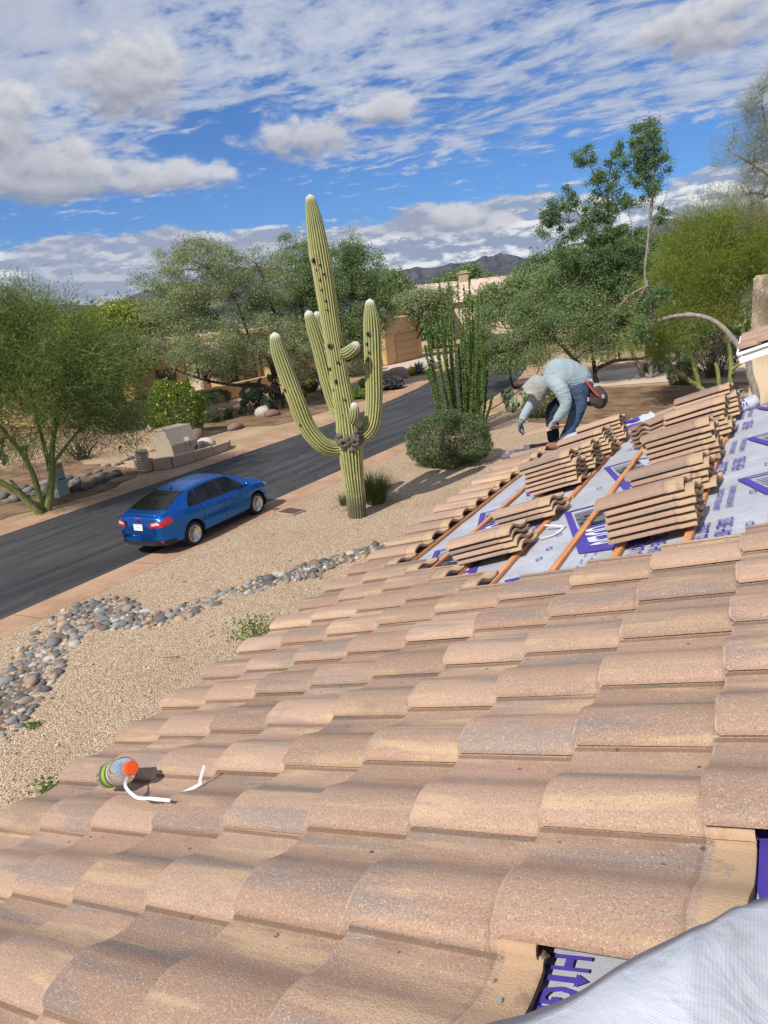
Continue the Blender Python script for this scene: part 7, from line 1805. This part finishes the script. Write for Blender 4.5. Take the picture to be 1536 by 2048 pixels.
def roofer():
    D = 8.30
    def q(x, y, d=0.0): return at(x, y, D+d)
    foot = rp(-16.55, 1.40, -.03)
    root = thing('person', 'roofer in pale long sleeved shirt, hat and jeans bending down to lay a tile', 'person', foot)
    pel = q(1158, 772, .05); waist = q(1143, 758, .02); chest = q(1117, 753, -.02); neck = q(1092, 763, -.05); head = q(1076, 778, -.06)
    shN = q(1120, 775, -.24); elN = q(1131, 812, -.30); wrN = q(1113, 838, -.28); haN = q(1105, 847, -.27)      # arm nearer to us
    shF = q(1088, 775, .12); elF = q(1060, 812, .12); wrF = q(1043, 843, .04); haF = q(1040, 853, .02)
    hipN = q(1158, 785, -.07); knN = q(1152, 828, -.12); anN = q(1133, 874, -.10)
    hipF = q(1142, 790, .13); knF = q(1106, 822, .10); anF = q(1108, 874, .05)
    # body: one continuous figure under the clothes
    mb = MB(); limb(mb, [pel, waist, chest, neck], [(.135, .15), (.13, .15), (.15, .17), (.07, .07)]); limb(mb, [neck, head], [.058, .085]); limb(mb, [q(1076, 777, -.06)+Vector((0, 0, .0)), q(1068, 783, -.06)], [.092, .085])
    for a in ((shN, elN, wrN, haN), (shF, elF, wrF, haF)): limb(mb, [a[0], a[1], a[2], a[3]], [.055, .045, .032, .034], 10)
    for a in ((hipN, knN, anN), (hipF, knF, anF)): limb(mb, list(a), [.085, .062, .042], 10)
    body = ob('body', remeshed('body', mb, .016, M_skin, 5), root)
    # shirt
    mb = MB(); limb(mb, [q(1161, 762, .04), q(1148, 756, .02), q(1132, 751, 0), q(1113, 754, -.03), q(1096, 764, -.05)], [(.150, .165), (.155, .18), (.165, .20), (.165, .205), (.09, .10)], 18, wr=.012)
    limb(mb, [q(1110, 765, -.12), shN, q(1130, 797, -.28), elN, q(1124, 824, -.30), wrN], [.095, .090, .076, .062, .056, .045], 14, 10, wr=.055, seed=1)
    limb(mb, [q(1098, 768, .05), shF, q(1072, 797, .13), elF, q(1050, 828, .08), wrF], [.095, .082, .068, .058, .052, .043], 14, 10, wr=.055, seed=2)
    ob('shirt', remeshed('shirt', mb, .011, M_shirt, 3), root)
    # jeans
    mb = MB(); limb(mb, [q(1166, 770, .04), q(1156, 778, .02)], [(.145, .165), (.14, .165)], 16); limb(mb, [q(1160, 782, -.05), hipN, q(1157, 808, -.10), knN, q(1143, 852, -.12), q(1131, 876, -.10)], [.115, .115, .098, .083, .072, .070], 14, 7, wr=.022, seed=3)
    ob('jeans', remeshed('jeans', mb, .014, M_jean, 3), root)
    mb = MB(); limb(mb, [q(1150, 783, .08), hipF, q(1122, 808, .13), knF, q(1105, 850, .08), q(1107, 878, .05)], [.11, .115, .10, .085, .076, .070], 14, 7, wr=.022, seed=4)
    ob('jeans', remeshed('jeans', mb, .014, M_jean_shade, 3), root)
    # white tee hem at the back of the waist
    mb = MB(); limb(mb, [q(1160, 767, .04), q(1162, 773, .03)], [(.146, .160), (.143, .158)], 18); ob('undershirt_hem', remeshed('undershirt_hem', mb, .014, plain('white_cotton', (.66, .67, .66), .9), 3), root)
    # boots
    for (an, t, hd, nm) in ((q(1131, 880, -.10), Vector((-.20, -.02, -.02)), .0, 'boot'), (q(1106, 882, .05), Vector((-.20, .02, -.03)), .0, 'boot')):
        mb = MB(); g = an; limb(mb, [g+Vector((.03, 0, .02)), g+Vector((.01, 0, -.05)), g+t*.45+Vector((0, 0, -.055)), g+t+Vector((0, 0, -.05))], [.058, .055, .050, .040], 12); ob(nm, remeshed(nm, mb, .011, M_boot, 3), root)
    # hat: soft crown with a neck drape
    hx = (q(1050, 770, -.06)-q(1092, 775, -.06)).normalized(); hz = Vector((0, 0, 1)); hc = q(1075, 774, -.07)
    mb = MB(); V = []; n = 26
    down = (hx*.55-hz*.85).normalized(); front = (hx*.85+hz*.5).normalized(); sidev = down.cross(front).normalized(); front = sidev.cross(down).normalized()
    prof = [(.02, -.128), (.065, -.120), (.100, -.095), (.120, -.055), (.128, -.01), (.131, .03), (.134, .06), (.140, .085), (.144, .10), (.138, .10), (.128, .08), (.116, .03), (.11, -.03), (.06, -.09)]
    for (r, z) in prof:
        for i in range(n):
            a = 2*math.pi*i/n; rr_ = r*(1+.03*math.sin(3*a+1)*(z > 0)+.025*math.sin(7*a)*(z > .04)); V.append(hc+front*(rr_*math.cos(a)*1.05)+sidev*(rr_*.92*math.sin(a))+down*(z+.018*math.sin(5*a)*(z > .08)))
    mb.add(V, [(j*n+i, j*n+(i+1) % n, (j+1)*n+(i+1) % n, (j+1)*n+i) for j in range(len(prof)-1) for i in range(n)]+[tuple(range(n-1, -1, -1))])
    hat = ob('hat', mb.mesh('hat', M_hat, True), root)
    # gloves, five bent fingers each
    def glove(w, h, fwd, palm_n, m_, hold):
        fwd = fwd.normalized(); pn = (palm_n-fwd*palm_n.dot(fwd)).normalized(); sd = fwd.cross(pn); mb = MB()
        limb(mb, [w-fwd*.02, w+fwd*.02], [(.030, .036), (.030, .040)], 12); limb(mb, [w+fwd*.01, w+fwd*.045, w+fwd*.085], [(.019, .036), (.021, .043), (.018, .042)], 12)
        # ensure the palm is wide across sd
        for i, (o_, L) in enumerate(((-.032, .070), (-.011, .080), (.011, .076), (.032, .060))):
            b0 = w+fwd*.085+sd*o_; p1 = b0+fwd*L*.42+pn*L*.10*hold; p2 = p1+fwd*L*.20+pn*L*.34*hold; p3 = p2-fwd*L*.05*hold+fwd*L*.15*(1-hold)+pn*L*.30; limb(mb, [b0-fwd*.02, b0, p1, p2, p3], [.0105, .0105, .010, .0095, .0085], 8, 3)
        t0 = w+fwd*.03-sd*.036; limb(mb, [t0, t0-sd*.022+fwd*.025+pn*.01, t0-sd*.026+fwd*.055+pn*.028, t0-sd*.018+fwd*.075+pn*.04], [.013, .0125, .011, .010], 8, 3)
        ob('glove', remeshed('glove', mb, .0052, m_, 3), root)
    tdir = (q(1040, 858, 0)-q(1100, 848, -.25))
    glove(wrN, haN, q(1100, 850, -.27)-wrN, Vector((-.3, .1, -1)), M_glove, .9)
    glove(wrF, haF, q(1039, 858, .0)-wrF, Vector((.9, -.2, -.4)), M_glove_d, .8)
    mb = MB(); mb.tube([wrF+(elF-wrF)*.02, wrF+(elF-wrF)*.06], [.049, .049], 14); ob('wrist_band', mb.mesh('wrist_band', M_blacktrim, True), root)
    # tool pouch on a red backed belt
    mb = MB(); limb(mb, [q(1196, 778, .0), q(1200, 795, .0), q(1199, 808, .0)], [(.050, .06), (.085, .10), (.075, .085)], 16); limb(mb, [q(1179, 790, -.04), q(1182, 806, -.04)], [.045, .05], 12)
    bag = ob('tool_pouch', remeshed('tool_pouch', mb, .009, M_bag, 3), root)
    mb = MB(); mb.tube([q(1168, 756, -.06), q(1176, 766, -.08), q(1184, 778, -.08), q(1193, 788, -.07), q(1204, 794, -.06)], [(.012, .045)]*5, 10); ob('pouch_strap', mb.mesh('pouch_strap', M_bagred, True), root)
    mb = MB(); mb.tube([q(1170, 760, -.05), q(1175, 785, -.06), q(1181, 800, -.06)], [(.010, .030)]*3, 10); ob('pouch_strap', mb.mesh('pouch_strap', M_bag, True), root)
    for (x, y) in ((1176, 799), (1206, 793)):
        mb = MB(); mb.box(tuple(q(x, y, -.13)), (.035, .02, .045), bev=.006); ob('buckle', mb.mesh('buckle', plain('buckle_grey', (.55, .55, .56), .35, .7)), root)
    mb = MB(); P = [waist+(pel-waist)*.6]; ctr = q(1166, 765, .04); axd = (waist-pel).normalized(); s1 = axd.orthogonal().normalized(); s2 = axd.cross(s1)
    # the tile he is laying
    a = q(1041, 866, .02); b_ = q(1103, 851, -.22); ux = (b_-a); L = ux.length; ux.normalize(); uy = (AY-ux*AY.dot(ux)).normalized(); uz = ux.cross(uy)
    M = Matrix(((ux.x, uy.x, uz.x, a.x), (ux.y, uy.y, uz.y, a.y), (ux.z, uy.z, uz.z, a.z), (0, 0, 0, 1))) @ Matrix.Translation((0, -.02, -.06))
    o = ob('held_tile', TILES[1], M=M); tag(o, 'concrete roof tile held in the gloved hands of the roofer', 'roof tile')
roofer()
# dark broken eave bits and flashing at the roofer's feet
for i, (r, c, rot) in enumerate(((-16.6, -.2, .1), (-17.0, .15, -.2))):
    mb = MB(); V = []
    for j in range(8):
        z = .02+.03*math.sin(j*1.6+i); V += [(j*.045, 0, z), (j*.045, .12, z+.012)]
    mb.add(V, [(2*j, 2*j+1, 2*j+3, 2*j+2) for j in range(7)]); o = ob('bird_stop', mb.mesh('bird_stop', plain('grey_foam', (.11, .12, .14), .9)), M=RM(r, c, -.03) @ Matrix.Rotation(rot+1.3, 4, 'Z')); sm = o.modifiers.new('thickness', 'SOLIDIFY'); sm.thickness = .02
    tag(o, ('wavy grey eave closure strip at the roofer feet, nearer the street', 'wavy grey eave closure strip under the roofer')[i], 'closure strip')
# ---------------------------------------------------------------- air: thin desert haze over the far hills
def haze():
    def mk(k):
        for n in list(k.n):
            if n.type == 'BSDF_PRINCIPLED': k.n.remove(n)
        v = k.n.new('ShaderNodeVolumePrincipled'); v.inputs['Color'].default_value = (0.62, 0.76, 1.0, 1); v.inputs['Density'].default_value = 3.2e-5; v.inputs['Anisotropy'].default_value = 0.2
        k.l.new(v.outputs[0], k.o.inputs['Volume'])
    mb = MB(); mb.box((-1500, 3200, 540), (14000, 9000, 1140)); o = ob('haze', mb.mesh('haze', mat('haze_air', mk))); o['kind'] = 'stuff'
haze()
